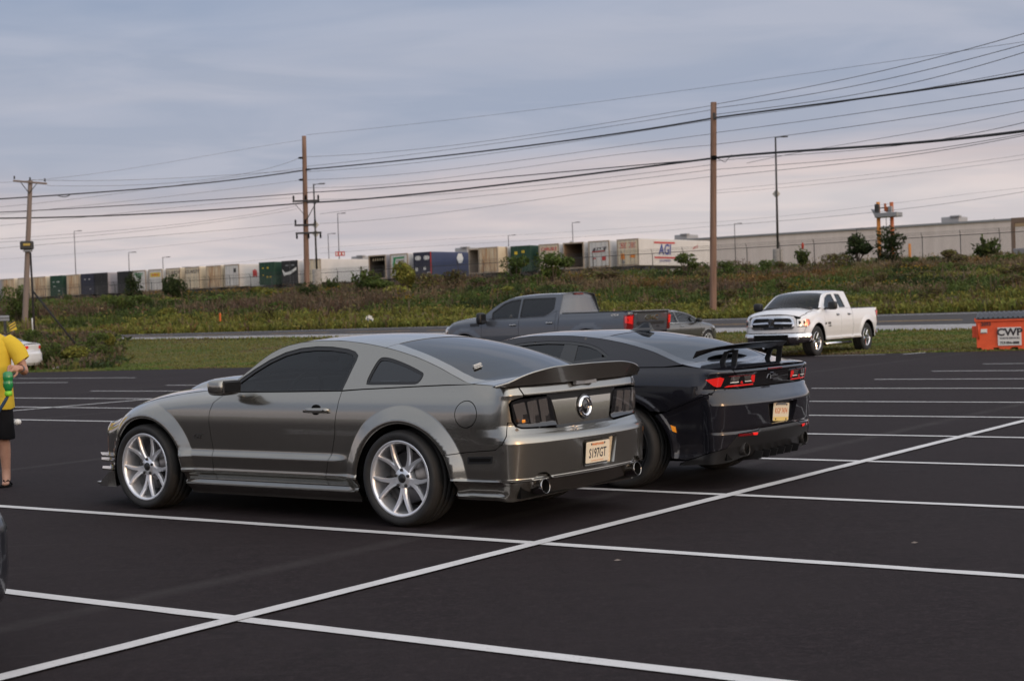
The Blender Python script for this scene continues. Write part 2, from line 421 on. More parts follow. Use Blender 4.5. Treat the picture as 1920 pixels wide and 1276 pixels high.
c = g.mix(g.ramp(mid_, [(.42, 0.), (.62, .75)]), c, (.0105, .0070, .0078)); c = g.mix(g.ramp(g.noise(22, 4, .7), [(.50, 0.), (.70, .7)]), c, (.038, .028, .030)); c = g.mix(g.ramp(big, [(.38, 0.), (.62, .5)]), c, (.024, .0175, .019))
c = g.mix(g.ramp(stn, [(.60, 0.), (.72, .55)]), c, (.0085, .0062, .0068)); c = g.mix(g.ramp(g.noise(2.3, 6, .75, g.map((.25, 2.2, 1), rot=(0, 0, .61)), .8), [(.58, 0.), (.70, .5)]), c, (.036, .029, .030))
# paving lanes: slightly different batches on either side of the seams
rot = g.new('ShaderNodeVectorMath', {0: g.tc.outputs['Object'], 1: (EX[0], EX[1], 0)}, operation='DOT_PRODUCT').outputs['Value']
lane = g.math('FRACT', g.math('DIVIDE', g.math('ADD', rot, 6.62+59.2), 7.4), 0)
sm = g.ramp(lane, [(0, .55), (.012, .35), (.02, 0.), (.985, 0.), (1., .55)]); c = g.mix(g.math('MULTIPLY', sm, g.ramp(g.noise(1.5, 3), [(.3, .25), (.7, 1.)])), c, (.062, .056, .055))
g.link(c, g.b.inputs['Base Color']); g.bump(g.noise(190, 3, .65), .5, .006)
LP_ = mat('bay_paint', (.62, .61, .61), .7, 0, .3); M['line'] = LP_; g = G(LP_)
wear = g.ramp(g.noise(55, 5, .72), [(.26, 1.), (.40, 0.)]); c = g.mix(wear, g.ramp(g.noise(3, 5), [(.3, (.55, .54, .54)), (.75, (.66, .65, .65))]), (.10, .09, .09)); g.link(c, g.b.inputs['Base Color']); g.bump(g.noise(190, 3, .65), .35, .004)
xs_ = np.linspace(-90, 90, 61)
V = [(x, -90, 0) for x in xs_]+[(x, edgeY(x)+.25*math.sin(x*1.7)*.4, 0) for x in xs_]
sheet('car_park', V, [(i, i+1, 62+i, 61+i) for i in range(60)], A_)
def stripe(p, q, w, z, m, name='parking_line'):
    p, q = np.array(p[:2]), np.array(q[:2]); d = (q-p)/np.linalg.norm(q-p); nn = np.array([-d[1], d[0]])*w/2; n = max(2, int(np.linalg.norm(q-p)/.25)); V = []
    for i in range(n+1):      # hand-striped edges waver by a few millimetres
        t = p+(q-p)*i/n; j = RNG.normal(0, .0022, 2); V += [(*(t+nn*(1+j[0]/w*2)), z), (*(t-nn*(1+j[1]/w*2)), z)]
    return sheet(name, V, [(2*i, 2*i+1, 2*i+3, 2*i+2) for i in range(n)], m)
kA = [0, 1, 2, 3, 4, 5, 6, 7, 8.22, 9.28, 10.41, 11.59, 12.8]; kB = [1, 2, 3, 4, 5, 6, 6.93, 7.86, 8.72]
for k in kA: stripe(lot(-11.3, k), lot(-.05, k), .105, .006, LP_)
for k in kB: stripe(lot(-29.0, k), lot(-18.6, k), .105, .006, LP_)
for k in (8.3, 9.25, 10.15): stripe(lot(-45, k), lot(-34.5, k), .105, .006, LP_)
stripe(lot(SPINE_A, -1), lot(SPINE_A, 12.8), .105, .010, LP_); stripe(lot(SPINE_B, 0), lot(SPINE_B, 9), .105, .010, LP_)
for p, q in (((10.6, 42.25), (11.6, 43.25)), ((8.4, 43.3), (10.2, 42.6)), ((14.2, 41.5), (15.2, 41.3))): stripe(p, q, .12, .006, LP_)
# natural ground as one sheet
gx = np.r_[-900, -500, -300, -200, np.linspace(-130, 130, 131), 200, 300, 500, 900]
gt = np.r_[0, .25, .5, .75, 1.0]
V, rows = [], []
def row(ys): rows.append(len(V)); V.extend((x, y, float(z)) for x, y, z in zip(gx, ys, ground_z(gx, ys)))
for t in np.linspace(0, 1, 9): row(edgeY(gx)+(roadN(gx)-edgeY(gx))*t+(.001 if t == 0 else 0))
for d in [0, .5]: row(roadF(gx)+d)
for d in np.r_[np.linspace(1.5, 50, 34), 70, 110, 170, 260, 400, 700, 1500]: row(roadF(gx)+d)
n = len(gx)
GR = mat('grass_soil', (.05, .055, .02), .95, 0, .15); g = G(GR); gn = g.noise(.45, 6, .65); gf = g.noise(9, 4, .7)
c = g.ramp(gn, [(.30, (.075, .092, .022)), (.46, (.105, .115, .030)), (.58, (.165, .125, .050)), (.72, (.085, .10, .026))]); c = g.mix(g.ramp(gf, [(.3, 0.), (.75, .6)]), c, (.055, .060, .018)); g.link(c, g.b.inputs['Base Color']); g.bump(g.noise(14, 5, .7), .8, .08)
Fc = [(r+i, r+i+1, q+i+1, q+i) for r, q in zip(rows, rows[1:]) for i in range(n-1)]
sheet('grassland', V, Fc, GR, smooth=True)
R2 = 3500; nb = 48
DT = mat('distant_ground', (.05, .055, .03), .95, 0, .1)
sheet('surrounding_ground', [(R2*math.cos(t), R2*math.sin(t), -.35) for t in np.linspace(0, 2*math.pi, nb, endpoint=False)], [tuple(range(nb))], DT)
# road: pale shoulder, asphalt, yellow centre lines, white edge line
def road_strip(name, f0, f1, dz, m, x0=-130, x1=130, w=None):
    X = np.linspace(x0, x1, 66); V = []
    for x in X:
        for f in (f0, f1): V.append((x, float(roadN(x)+(roadF(x)-roadN(x))*f), float(zN(x)+(zF(x)-zN(x))*f)+dz))
    return sheet(name, V, [(2*i, 2*i+2, 2*i+3, 2*i+1) for i in range(65)], m)
RA_ = mat('worn_road_asphalt', (.05, .045, .045), .85, 0, .3); g = G(RA_); g.link(g.ramp(g.noise(3, 6, .6), [(.3, (.034, .030, .031)), (.7, (.060, .054, .054))]), g.b.inputs['Base Color'])
SH = mat('pale_shoulder', (.24, .225, .225), .9, 0, .3); g = G(SH); g.link(g.ramp(g.noise(4, 6, .65), [(.3, (.25, .235, .235)), (.7, (.36, .345, .345))]), g.b.inputs['Base Color'])
YL = mat('yellow_road_paint', (.42, .24, .05), .7); 
road_strip('road_shoulder', -.01, .235, .02, SH); road_strip('road', .235, 1.0, .02, RA_)
road_strip('road_marking', .238, .262, .026, LP_); road_strip('road_marking', .90, .915, .026, LP_)
for f in (.50, .525): road_strip('road_marking', f, f+.010, .026, YL)
# low wooded hills and tree line on the horizon all round
HL = mat('hill_woodland', (.035, .042, .022), .95, 0, .1); g = G(HL); g.link(g.ramp(g.noise(.05, 6, .7), [(.3, (.02, .026, .013)), (.7, (.055, .06, .03))]), g.b.inputs['Base Color'])
V = []; nh = 240
for i in range(nh):
    t = 2*math.pi*i/nh; front = math.cos(t-math.pi/2)
    R_ = 620; hh = 17+9*math.sin(2.3*t+1)+8*math.sin(5.1*t+.4)+5*math.sin(11*t)+RNG.normal(0, 1.6)
    if front > .35: R_, hh = 1700, 9+2*math.sin(9*t)+RNG.normal(0, .8)
    hh = max(6, hh)
    for k, (f, q) in enumerate(((1.0, -.4), (1.02, .55), (1.05, .92), (1.09, 1.0))): V.append((R_*f*math.cos(t), R_*f*math.sin(t), hh*q if q > 0 else -.5))
sheet('wooded_hills', V, [(4*i+k, 4*((i+1) % nh)+k, 4*((i+1) % nh)+k+1, 4*i+k+1) for i in range(nh) for k in range(3)], HL, smooth=True)
# ------------------------------------------------------------------ warehouse, trailer yard, fence, poles
W_DIR = np.array([-.81824, .57487]); N_DIR = np.array([.57487, .81824])
def row_at(px, n_off):
    """distance along the row line (n = n_off) seen at photo column px"""
    q = (px-960)/FPX; return (n_off*N_DIR[0]-q*n_off*N_DIR[1])/(-W_DIR[0]+q*W_DIR[1])
def yard(s, n_off): p = W_DIR*s+N_DIR*n_off; return p
ANG = math.atan2(N_DIR[1], N_DIR[0])-math.pi/2       # local y points away from the car park, local x to the right
YZ = 4.7
WL = mat('warehouse_wall', (.50, .44, .41), .85); g = G(WL)
st = g.new('ShaderNodeMapping', {'Vector': g.tc.outputs['Object'], 'Scale': (.9, .9, .04)}).outputs[0]
g.link(g.ramp(g.noise(1, 4, .6, st), [(.3, (.54, .475, .445)), (.7, (.62, .555, .525))]), g.b.inputs['Base Color'])
s0, s1 = row_at(2100, 229), row_at(-120, 229)
t = thing('warehouse', 'long low beige warehouse behind the trailers and the fence', 'warehouse', (*yard((s0+s1)/2, 229), YZ-.3), ANG)
Lw = s1-s0; npan = 40
b = MB(); b.box((0, 30, 4.05), (Lw, 60, 8.1)); b.build('wall', WL, t)
b = MB(); b.box((0, 30, 8.22), (Lw+.6, 60.6, .28)); b.build('roof_edge', M['steel'], t)
RU = mat('grey_rooftop_unit', (.33, .33, .34), .6)
for px, w, h, dy in ((76, 5, 2.2, 22), (160, 5, 2.6, 24), (360, 4.4, 2.8, 24), (588, 4.5, 2.4, 20), (687, 4, 2.2, 16), (882, 3.8, 2.6, 14), (1293, 3.2, 1.9, 10), (1796, 3.6, 2.2, 12)):
    s = row_at(px, 229+dy); x = (s0+s1)/2-s
    h *= .62; w *= .8; b = MB(); b.box((x, dy, 8.36+h/2), (w, 4, h), 0, .1); b.box((x+w*.3, dy-1.9, 8.36+h*1.02), (w*.55, 1, .25), 0, .05); o = b.build('rooftop_unit', RU, t)
for k in range(14):
    px = 1360+k*44; s = row_at(px, 229); x = (s0+s1)/2-s
    if k in (1, 3, 5, 6, 8, 10, 11): b = MB(); b.box((x, -.12, 3.2+(k % 3)*.5), (.22, .16, .16), 0, .03); b.build('wall_light', M['darksteel'], t)
# trailers and containers
def tmat(name, col, rust=0., streak=.25, edge=(.2, .1, .05)):
    m = mat(name, col, .6, 0, .4); g = G(m)
    v = g.new('ShaderNodeMapping', {'Vector': g.tc.outputs['Object'], 'Scale': (3.2, 3.2, .35)}).outputs[0]
    n1 = g.ramp(g.noise(1.2, 5, .7, v), [(.62-.30*rust, 0.), (.78-.16*rust, 1.)]); n0 = g.ramp(g.noise(.9, 5, .6), [(.3, 0.), (.8, 1.)])
    c = g.mix(g.math('MULTIPLY', n0, streak), col, tuple(x*.6 for x in col))
    c = g.mix(g.math('MULTIPLY', n1, min(1, .25+rust)), c, edge); g.link(c, g.b.inputs['Base Color']); return m
TM = {'white': tmat('white_trailer_paint', (.60, .58, .575)), 'cream': tmat('cream_trailer_paint', (.62, .53, .40), .15), 'rusty': tmat('rusty_cream_paint', (.60, .50, .36), .8, .3, (.33, .15, .05)),
      'green': tmat('dark_green_container_paint', (.018, .055, .035)), 'navy': tmat('navy_container_paint', (.030, .032, .055)), 'black': tmat('black_container_paint', (.022, .022, .025)), 'blue': tmat('blue_container_paint', (.050, .065, .135)),
      'edge': tmat('door_frame_paint', (.36, .30, .24), .5), 'grey': tmat('grey_trailer_paint', (.34, .32, .35)), 'inside': mat('trailer_interior', (.045, .036, .030), .9), 'ply': tmat('plywood_lining', (.21, .145, .10), .2), 'tan': tmat('tan_lining', (.30, .25, .21), .1)}
def trailer(px, rear, side, label, cat='trailer', open_=None, H=2.75, Wd=2.55, Ln=14., marks=None, z0=1.15, n_off=137., gap=None):
    s = row_at(px, n_off); p = yard(s, n_off); t = thing(('container_trailer' if cat == 'container' else 'semi_trailer'), label, cat, (p[0], p[1], YZ), ANG, 'trailers parked in a row in the yard')
    w = Wd/2; b = MB()
    if open_ is None: b.box((0, Ln/2, z0+H/2), (Wd, Ln, H), 0, .04)
    else:
        for sx_ in (-1, 1): b.box((sx_*(w-.03), Ln/2, z0+H/2), (.06, Ln, H), 0)
        b.box((0, Ln/2, z0+H-.03), (Wd-.13, Ln, .06)); b.box((0, Ln/2, z0+.03), (Wd-.13, Ln, .06)); b.box((0, Ln-.05, z0+H/2), (Wd-.13, .08, H-.13))
    b.build('box', TM[side], t)
    b = MB()
    for q in ((0, .9), (1, 1.0)): pass
    b.box((-w+.06, -.03, z0+H/2), (.12, .08, H)); b.box((w-.06, -.03, z0+H/2), (.12, .08, H)); b.box((0, -.03, z0+H-.07), (Wd-.25, .08, .14)); b.box((0, -.03, z0+.07), (Wd-.25, .08, .14))
    b.build('door_frame', (TM['edge'] if rear in ('white', 'cream', 'rusty', 'grey') else TM[rear]) if open_ is None else TM['edge'], t)
    if open_ is None:
        for sx_ in (-1, 1):
            b = MB(); b.box((sx_*(w-.13)/2, -.035, z0+H/2), (w-.19, .06, H-.32), 0, .01); d = b.build('rear_door', TM[rear], t)
            b = MB()
            for q in (.30, .70): x = sx_*(w-.13)*q; b.tube([(x, -.09, z0+.06), (x, -.09, z0+H-.06)], .022, 6)
            b.build('lock_bar', TM['edge'] if rear == 'rusty' else M['steel'] if rear not in ('rusty', 'green', 'navy', 'black') else TM[rear], d)
    else:
        b = MB(); b.box((0, Ln*.45, z0+H/2), (Wd-.14, .05, H-.14)); b.build('bulkhead', TM[open_], t)
        b = MB(); b.box((0, Ln*.22, z0+.075), (Wd-.14, Ln*.45, .02))
        for sx_ in (-1, 1): b.box((sx_*(w-.075), Ln*.22, z0+H/2), (.02, Ln*.45, H-.14))
        b.box((0, Ln*.22, z0+H-.075), (Wd-.14, Ln*.45, .02)); b.build('lining', TM[open_], t)
        if open_ == 'inside':
            b = MB()
            for k in range(6): b.box((-.85+k*.34, .3, z0+H-.5), (.09, .05, .3))
            b.build('strap', TM['cream'], t)
    # chassis, bogie, landing gear
    b = MB(); b.box((0, Ln/2, z0-.14), (.95, Ln, .22)); b.box((0, .1, z0-.34), (Wd*.86, .1, .12)); b.box((-.7, .1, z0-.2), (.08, .1, .3)); b.box((.7, .1, z0-.2), (.08, .1, .3)); b.box((0, Ln-3, z0-.6), (1.6, .15, .95)); b.build('chassis', M['darksteel'], t)
    for yy in (1.6, 2.9):
        for sx_ in (-1, 1):
            b = MB(); b.lathe([(0, 0), (.28, .02), (.30, .05), (.50, .05), (.52, .0), (.52, -.25), (.45, -.28), (0, -.28)], 18, 0, frame((sx_*1.18, yy, .52), (0, 1, 0), (0, 0, sx_))); b.build('wheel', M['rubber'], t)
    if side in ('blue', 'green', 'black', 'navy'):      # corrugated flanks
        b = MB()
        for k in range(int(Ln/.3)): b.box((w+.012, .3+k*.3, z0+H/2), (.024, .14, H-.3))
        b.build('side_corrugation', TM[side], t)
    elif open_ is None or True:
        b = MB()
        for k in range(int(Ln/1.2)): b.box((w+.006, .6+k*1.2, z0+H/2), (.012, .03, H-.2))
        b.build('side_post', TM[side], t)
    F_ = lambda x, z: frame((x, -.075, z0+z), (1, 0, 0), (0, 0, 1)); S_ = lambda y, z: frame((w+.03, y, z0+z), (0, 1, 0), (0, 0, 1))
    if marks: marks(t, F_, S_)
    return t
def put(t, f, mats, name='marking'):
    b = MB(); f(b); b.build(name, mats, t)
I = lambda *k: [M[q] for q in k]
M['yellowink'] = mat('yellow_print', (.60, .42, .03), .6); M['orangeink'] = mat('orange_print', (.70, .22, .02), .6); M['whiteink'] = mat('white_print', (.62, .62, .62), .6)
def m_blobs(col='whiteink', pts=(), size=(.45, .2)):
    def f(t, F, S): put(t, lambda b: [b.box((x, z, 0), (size[0]*sc, size[1]*sc, .02), 0, 0, F(0, 0)) for x, z, sc in pts], I(col))
    return f
trailer(2, 'grey', 'white', 'pale grey trailer at the far end of the row, beyond the leftmost utility pole')
trailer(20, 'rusty', 'cream', 'rust streaked cream trailer between the pale grey trailer and the leftmost utility pole')
trailer(50, 'cream', 'cream', 'plain cream trailer right behind the leftmost utility pole', Ln=12)
trailer(79, 'rusty', 'cream', 'rust streaked cream trailer left of the small dark green container')
trailer(111, 'green', 'green', 'dark green container between two rusty cream trailers', 'container', marks=m_blobs('whiteink', ((-.5, 1.9, .7), (.4, 1.9, 1), (-.4, 1.3, .8), (.5, .7, .7)), (.5, .12)))
trailer(142, 'rusty', 'cream', 'orange rusted cream trailer between the dark green container and a navy one')
trailer(169, 'navy', 'navy', 'small navy container right of the orange rusted trailer', 'container', marks=m_blobs('whiteink', ((-.4, 2.0, .6), (.45, 2.0, .6), (.6, .7, .5)), (.5, .2)))
trailer(195, 'black', 'grey', 'black doored trailer with a grey flank, left of the round evergreen shrubs')
trailer(238, 'black', 'black', 'black container partly behind the left one of two round evergreen shrubs', 'container')
def m_green(t, F, S):
    put(t, lambda b: [b.box((0, z, 0), (w, .14, .02), 0, 0, F(0, 0)) for z, w in ((2.3, 1.5), (2.05, 1.2), (1.8, .9))], I('greenink'))
trailer(266, 'white', 'white', 'white trailer with green stripes on its doors', marks=m_green)
def m_yel(t, F, S):
    put(t, lambda b: b.box((0, 2.05, 0), (1.9, .55, .02), 0, 0, F(0, 0)), I('yellowink')); put(t, lambda b: [b.box((-.5+k*.32, 2.05, .015), (.2, .18, .01), 0, 0, F(0, 0)) for k in range(4)], I('redink'))
trailer(297, 'white', 'white', 'white trailer with a yellow band across its doors', marks=m_yel)
def m_script(word):
    def f(t, F, S): put(t, lambda b: b.text(word, .62, F(0, 2.15), 0, .005, .35, .012), I('ink'), 'lettering')
    return f
trailer(330, 'cream', 'cream', 'cream trailer with black script, half behind the right one of two round evergreen shrubs', marks=m_script('GUARDY'))
trailer(366, 'cream', 'cream', 'cream trailer with black script fully in view right of the round evergreen shrubs', marks=m_script('GUARDY'))
trailer(406, 'rusty', 'cream', 'rusty cream trailer between the script trailer and the refrigerated white one')
def m_states(t, F, S):
    put(t, lambda b: [b.box((2.4+.25*k, z, 0), (.2, .8, .02), 0, 0, S(0, 0)) for k, z in ((0, 1.6), (1, 1.7), (2, 1.6))], I('redink'))
    put(t, lambda b: b.text('States', .62, S(5.2, 1.85), 0, .005), I('ink'), 'lettering')
    put(t, lambda b: b.text('LOGISTICS', .34, S(5.4, 1.35), 0, .005), I('ink'), 'lettering'); put(t, lambda b: b.box((5.0, .45, 0), (3.6, .10, .01), 0, 0, S(0, 0)), I('ink'))
    put(t, lambda b: b.box((.55, 2.0, 0), (.42, .5, .03), 0, 0, F(0, 0)), I('darksteel'), 'vent')
trailer(440, 'white', 'white', 'white trailer with a small red emblem on its flank beside the green container', marks=m_states)
trailer(506, 'green', 'green', 'dark green container with yellow labels left of the tall brown utility pole', 'container', marks=m_blobs('yellowink', ((-.6, 2.05, .5), (.2, 2.05, .6), (-.6, 1.2, .35), (.1, .95, .5), (.6, .95, .45)), (.5, .3)))
def m_swoosh(t, F, S):
    put(t, lambda b: b.prism([(-1.2, 1.75), (-.7, 1.35), (.2, 1.5), (1.1, 1.95), (1.05, 1.6), (.3, 1.2), (-.9, .95)], 0, .05, 0, F(0, 0)), I('whiteink'), 'loose_sheet'); put(t, lambda b: [b.box((x, 2.2, 0), (.5, .16, .02), 0, 0, F(0, 0)) for x in (-.4, .5)], I('steel'))
trailer(549, 'black', 'white', 'black doored container with a torn white sheet beside the tall utility pole', 'container', marks=m_swoosh)
trailer(592, 'cream', 'white', 'long white trailer directly right of the tall brown utility pole', marks=m_blobs('redink', ((-.6, 2.3, 1),), (.35, .1)))
trailer(713, 'black', 'grey', 'open black trailer with hanging straps inside, left of the green logo trailer', open_='inside')
def m_cross(t, F, S):
    put(t, lambda b: (b.prism([(-.75, 2.35), (.85, 2.4), (.80, 2.2), (-.45, 2.17), (-.62, 1.45), (.6, 1.5), (.62, 1.3), (-.85, 1.25), (-.95, 1.5)], 0, .02, 0, F(0, 0))), I('greenink')); put(t, lambda b: b.text('CROSS', .36, F(.2, 1.86), 0, .005, .2, .012), I('ink'), 'lettering')
trailer(754, 'white', 'white', 'white trailer with a green logo on its doors beside the navy container', marks=m_cross)
def m_pacer(t, F, S):
    put(t, lambda b: [b.prism(arc((x, 2.1), .26, 0, 360, 8)[:-1], 0, .02, 0, F(0, 0)) for x in (-.75, -.45, .45, .75)], I('whiteink'))
    put(t, lambda b: [b.box((x, z, 0), (w, h, .02), 0, 0, F(0, 0)) for x, z, w, h in ((-.85, .85, .3, .4), (.3, .95, .3, .4), (.85, .35, .4, .3))], I('whiteink'))
    put(t, lambda b: b.box((w_, -.03, 1.15+1.37), (.12, .14, 2.75)), I('redink'), 'corner_post')
    put(t, lambda b: b.prism(arc((5.2, 2.05), .62, 0, 360, 6)[:-1], 0, .02, 0, S(0, 0)), I('whiteink')); put(t, lambda b: b.text('PACER', 1.0, S(9.8, 1.45), 0, .005, 0, .015), I('whiteink'), 'lettering'); put(t, lambda b: b.box((8.1, 1.5, .01), (.25, .7, .01), 0, 0, S(0, 0)), I('redink'))
w_ = 1.2
trailer(798, 'navy', 'blue', 'blue container with white lettering and a red corner edge', 'container', marks=m_pacer, Ln=13.2)
trailer(902, 'tan', 'white', 'open trailer with a tan interior right of the blue container', open_='tan')
trailer(921, 'rusty', 'cream', 'stained cream trailer squeezed between two open trailers', n_off=135.5)
trailer(939, 'white', 'white', 'open trailer with a brown plywood interior left of the green container', open_='ply')
trailer(982, 'green', 'green', 'dark green container with yellow labels behind the large bush', 'container', marks=m_blobs('yellowink', ((-.55, 2.0, .8), (.35, 2.1, .7), (.3, .8, .6), (.7, .8, .4)), (.5, .4)))
def m_red(word):
    def f(t, F, S): put(t, lambda b: b.text(word, .48, F(0, 2.2), 0, .005, .15, .015), I('redink'), 'lettering')
    return f
trailer(1035, 'cream', 'white', 'cream doored trailer with a red name, above the large bush', marks=m_red('CARLISLE'))
trailer(1081, 'black', 'white', 'open trailer with a brown interior left of the red and black badge trailer', open_='ply')
def m_pam(t, F, S):
    put(t, lambda b: b.prism([(-.85, 1.55), (.75, 1.6), (.98, 2.1), (-.6, 2.02)], 0, .02, 0, F(0, 0)), I('ink')); put(t, lambda b: b.prism([(-.85, 1.66), (.70, 1.72), (.73, 1.65), (-.85, 1.58)], .02, .03, 0, F(0, 0)), I('redink'))
    put(t, lambda b: b.text('P.A.M.', .40, F(.08, 1.86) @ frame((0, 0, .03), (1, .05, 0), (0, 1, 0)), 0, .005, .35, .014), I('whiteink'), 'lettering'); put(t, lambda b: [b.box((x, z, 0), (w, h, .02), 0, 0, F(0, 0)) for x, z, w, h in ((-.6, .95, .45, .12), (.6, .9, .5, .4))], I('redink'))
trailer(1129, 'white', 'white', 'white trailer with a slanted red and black badge on its doors', marks=m_pam)
def m_agi(t, F, S):
    for x in (-.55, .55):
        put(t, lambda b: (b.text('AGI', .36, F(x, 2.1), 0, .005, .2, .01)), I('redink'), 'lettering'); put(t, lambda b: [b.box((x, z, 0), (.85, .06, .02), 0, 0, F(0, 0)) for z in (2.32, 1.88)], I('redink'))
    put(t, lambda b: [b.box((x, .98, 0), (w, h, .02), 0, 0, F(0, 0)) for x, w, h in ((-.6, .5, .55), (.4, .3, .3), (.72, .3, .35))], I('orangeink')); put(t, lambda b: b.prism([(-.55, .2), (-.35, .42), (-.55, .64), (-.75, .42)], 0, .02, 0, F(0, 0)), I('steel'))
    put(t, lambda b: b.text('AGI', 1.55, S(5.3, 1.62), 0, .006, .15, .03), I('blueink'), 'lettering'); put(t, lambda b: [b.box((5.3, z, 0), (4.4, .17, .02), 0, 0, S(0, 0)) for z in (2.38, .83)], I('redink')); put(t, lambda b: b.text('AGI LOGISTICS', .35, S(5.3, .5), 0, .005), I('blueink'), 'lettering')
    put(t, lambda b: b.text('JOIN US', .32, S(12.0, 2.0) @ frame((0, 0, 0), (1, .25, 0), (0, 1, 0)), 0, .005, .3), I('redink'), 'lettering')
trailer(1183, 'cream', 'white', 'long white trailer with red bars and blue initials on its flank', marks=m_agi, Ln=15.6)
# chain-link fence with barbed wire
CH = bpy.data.materials.new('chain_link'); CH.use_nodes = True; g = G(CH); g.b.inputs['Base Color'].default_value = (.16, .15, .15, 1); g.b.inputs['Metallic'].default_value = .4; g.b.inputs['Roughness'].default_value = .6
sp = g.new('ShaderNodeSeparateXYZ', {0: g.tc.outputs['Object']})
def wires(sg):
    q = g.math('FRACT', g.math('MULTIPLY', g.math('ADD', sp.outputs[0], g.math('MULTIPLY', sp.outputs[2], sg)), 14.), 0); return g.math('LESS_THAN', q, .08)
g.link(g.math('MAXIMUM', wires(1.), wires(-1.)), g.b.inputs['Alpha'])
s0f, s1f = row_at(1990, 119), row_at(-60, 119); Lf = s1f-s0f; zf_ = 3.80
t = thing('chain_link_fence', 'long chain link fence with barbed wire running in front of the trailers and the warehouse', 'fence', (*yard(s1f, 119), zf_), ANG)
nz = lambda x: float(np.interp(x, [0, Lf*.5, Lf], [-.05, 0, .10]))
pm = MB(); pm.tube([(0, 0, -.6), (0, 0, 2.45)], .034, 6); pm.tube([(0, 0, 2.45), (0, -.22, 2.8)], .022, 5); pmesh = pm.mesh('post', [M['darksteel']])
for k in range(int(Lf/3.05)+1):
    o = bpy.data.objects.new('post', pmesh); link(o, t); x = k*3.05; o.location = (x, 0, nz(x))
def run(z, r, y=0.): b = MB(); b.tube([(x, y, z+nz(x)) for x in np.linspace(0, Lf, 60)], r, 5); return b
run(2.42, .030).build('top_rail', M['darksteel'], t); run(.1, .02).build('bottom_wire', M['darksteel'], t)
for z, y in ((2.58, -.08), (2.68, -.14), (2.78, -.20)): run(z, .010, y).build('barbed_wire', M['darksteel'], t)
b = MB(); X = np.linspace(0, Lf, 60); b.add([(x, 0, zz+nz(x)) for x in X for zz in (.05, 2.42)], [(2*i, 2*i+2, 2*i+3, 2*i+1) for i in range(59)]); b.build('wire_mesh', CH, t)
# yard lights
def yard_light(px, ytop, D, label, base=False, sign=None, diamonds=0, lean=0., r=.075, arm=.8, hide=0):
    top = at(px, ytop, D); H = top[2]-YZ; t = thing('light_pole', label, 'light pole', (top[0]+lean, top[1], YZ), 0, 'yard light poles')
    b = MB(); b.tube([(0, 0, 0), (-lean, 0, H)], [r, r*.62], 8); b.build('pole', M['darksteel'], t)
    b = MB(); b.tube([(-lean, 0, H-.05), (-lean+arm, 0, H)], .035, 6); b.box((-lean+arm, 0, H), (.6, .3, .10), 0, .03); b.build('lamp_head', M['darksteel'], t)
    if base: b = MB(); b.lathe([(.46, -.5), (.44, 1.55), (.40, 1.62), (0, 1.62)], 16); b.build('footing', M['concrete'], t)
    for k in range(diamonds):
        b = MB(); z = H-(5.0 if diamonds == 1 else 4.3)-k*.95 if diamonds == 1 else 5.9-k*.85; b.prism([(-.36, z), (0, z-.4), (.36, z), (0, z+.4)], -.2, -.16, 0, frame((-lean*z/H, 0, 0), (1, 0, 0), (0, 0, 1))); b.build('diamond_sign', M['diamond'], t)
    if sign:
        for q, (sx_, zz, w, h, n) in enumerate(sign):
            b = MB(); b.box((sx_, -.18, zz), (w, .05, h), 0, .01); s_ = b.build('sign', M['signred'], t)
            b = MB()
            for k in range(n): b.box((sx_-w/2+w*(k+.5)/n, -.21, zz), (w/n*.5, .02, h*.55), 0)
            b.build('marking', M['whiteink'], s_)
M['diamond'] = mat('grey_white_sign', (.45, .43, .40), .6); M['signred'] = mat('red_sign', (.42, .05, .05), .55)
yard_light(588, 345, 150, 'dark yard light pole on a concrete footing just right of the tall brown utility pole', True, None, 2, r=.11)
yard_light(1454, 257, 138, 'tall dark yard light pole on a concrete footing above the white pickup truck', True, None, 1, lean=-.12, r=.12)
yard_light(633, 400, 212, 'yard light pole with a red sign right of the tall brown utility pole', sign=[(.15, 5.6, 1.3, .62, 3)])
yard_light(139, 433, 226, 'yard light pole with two red signs near the left end of the trailers', sign=[(.25, 4.0, 1.25, .55, 3), (-.15, 3.1, .75, .55, 1)])
yard_light(615, 438, 224, 'shorter plain yard light pole between the tall brown pole and the red sign pole')
yard_light(241, 473, 226, 'plain yard light pole over the left round evergreen shrub')
yard_light(305, 482, 226, 'short plain yard light pole over the yellow banded trailer')
yard_light(1073, 417, 224, 'plain yard light pole above the open brown trailer')
yard_light(953, 441, 226, 'plain yard light pole above the dark green container by the bush')
yard_light(1377, 419, 222, 'thin yard light pole just right of the wooden roadside pole')
yard_light(1606, 428, 224, 'thin yard light pole left of the orange gantry')
# orange gantry
p = at(1668, 470, 146); t = thing('gantry', 'grey platform on two tall orange posts above the evergreen shrubs', 'gantry', (p[0], p[1], YZ), ANG)
OR = mat('orange_paint', (.50, .19, .03), .6); OD = mat('dark_orange_paint', (.38, .10, .03), .6)
b = MB(); b.tube([(-1.0, 0, 0), (-1.0, 0, 6.0)], .19, 8); b.build('post', OR, t); b = MB(); b.tube([(.32, 0, 0), (.32, 0, 5.9)], .19, 8); b.build('post', OD, t)
b = MB(); b.box((0, 0, 4.72), (2.2, 1.4, .42), 0, .03); b.prism([(-1.1, 4.5), (-1.1, 4.95), (-1.45, 5.35), (-1.5, 5.3), (-1.25, 4.85)], -.5, .5, 0, frame((0, 0, 0), (1, 0, 0), (0, 0, 1))); b.build('platform', M['steel'], t)
b = MB(); b.box((-1.0, -.25, 5.25), (.42, .3, 1.1), 0, .04); b.build('winch_housing', M['darksteel'], t); b = MB(); b.box((.3, -.25, 5.1), (.4, .3, .8), 0, .04); b.build('winch_housing', M['steel'], t)
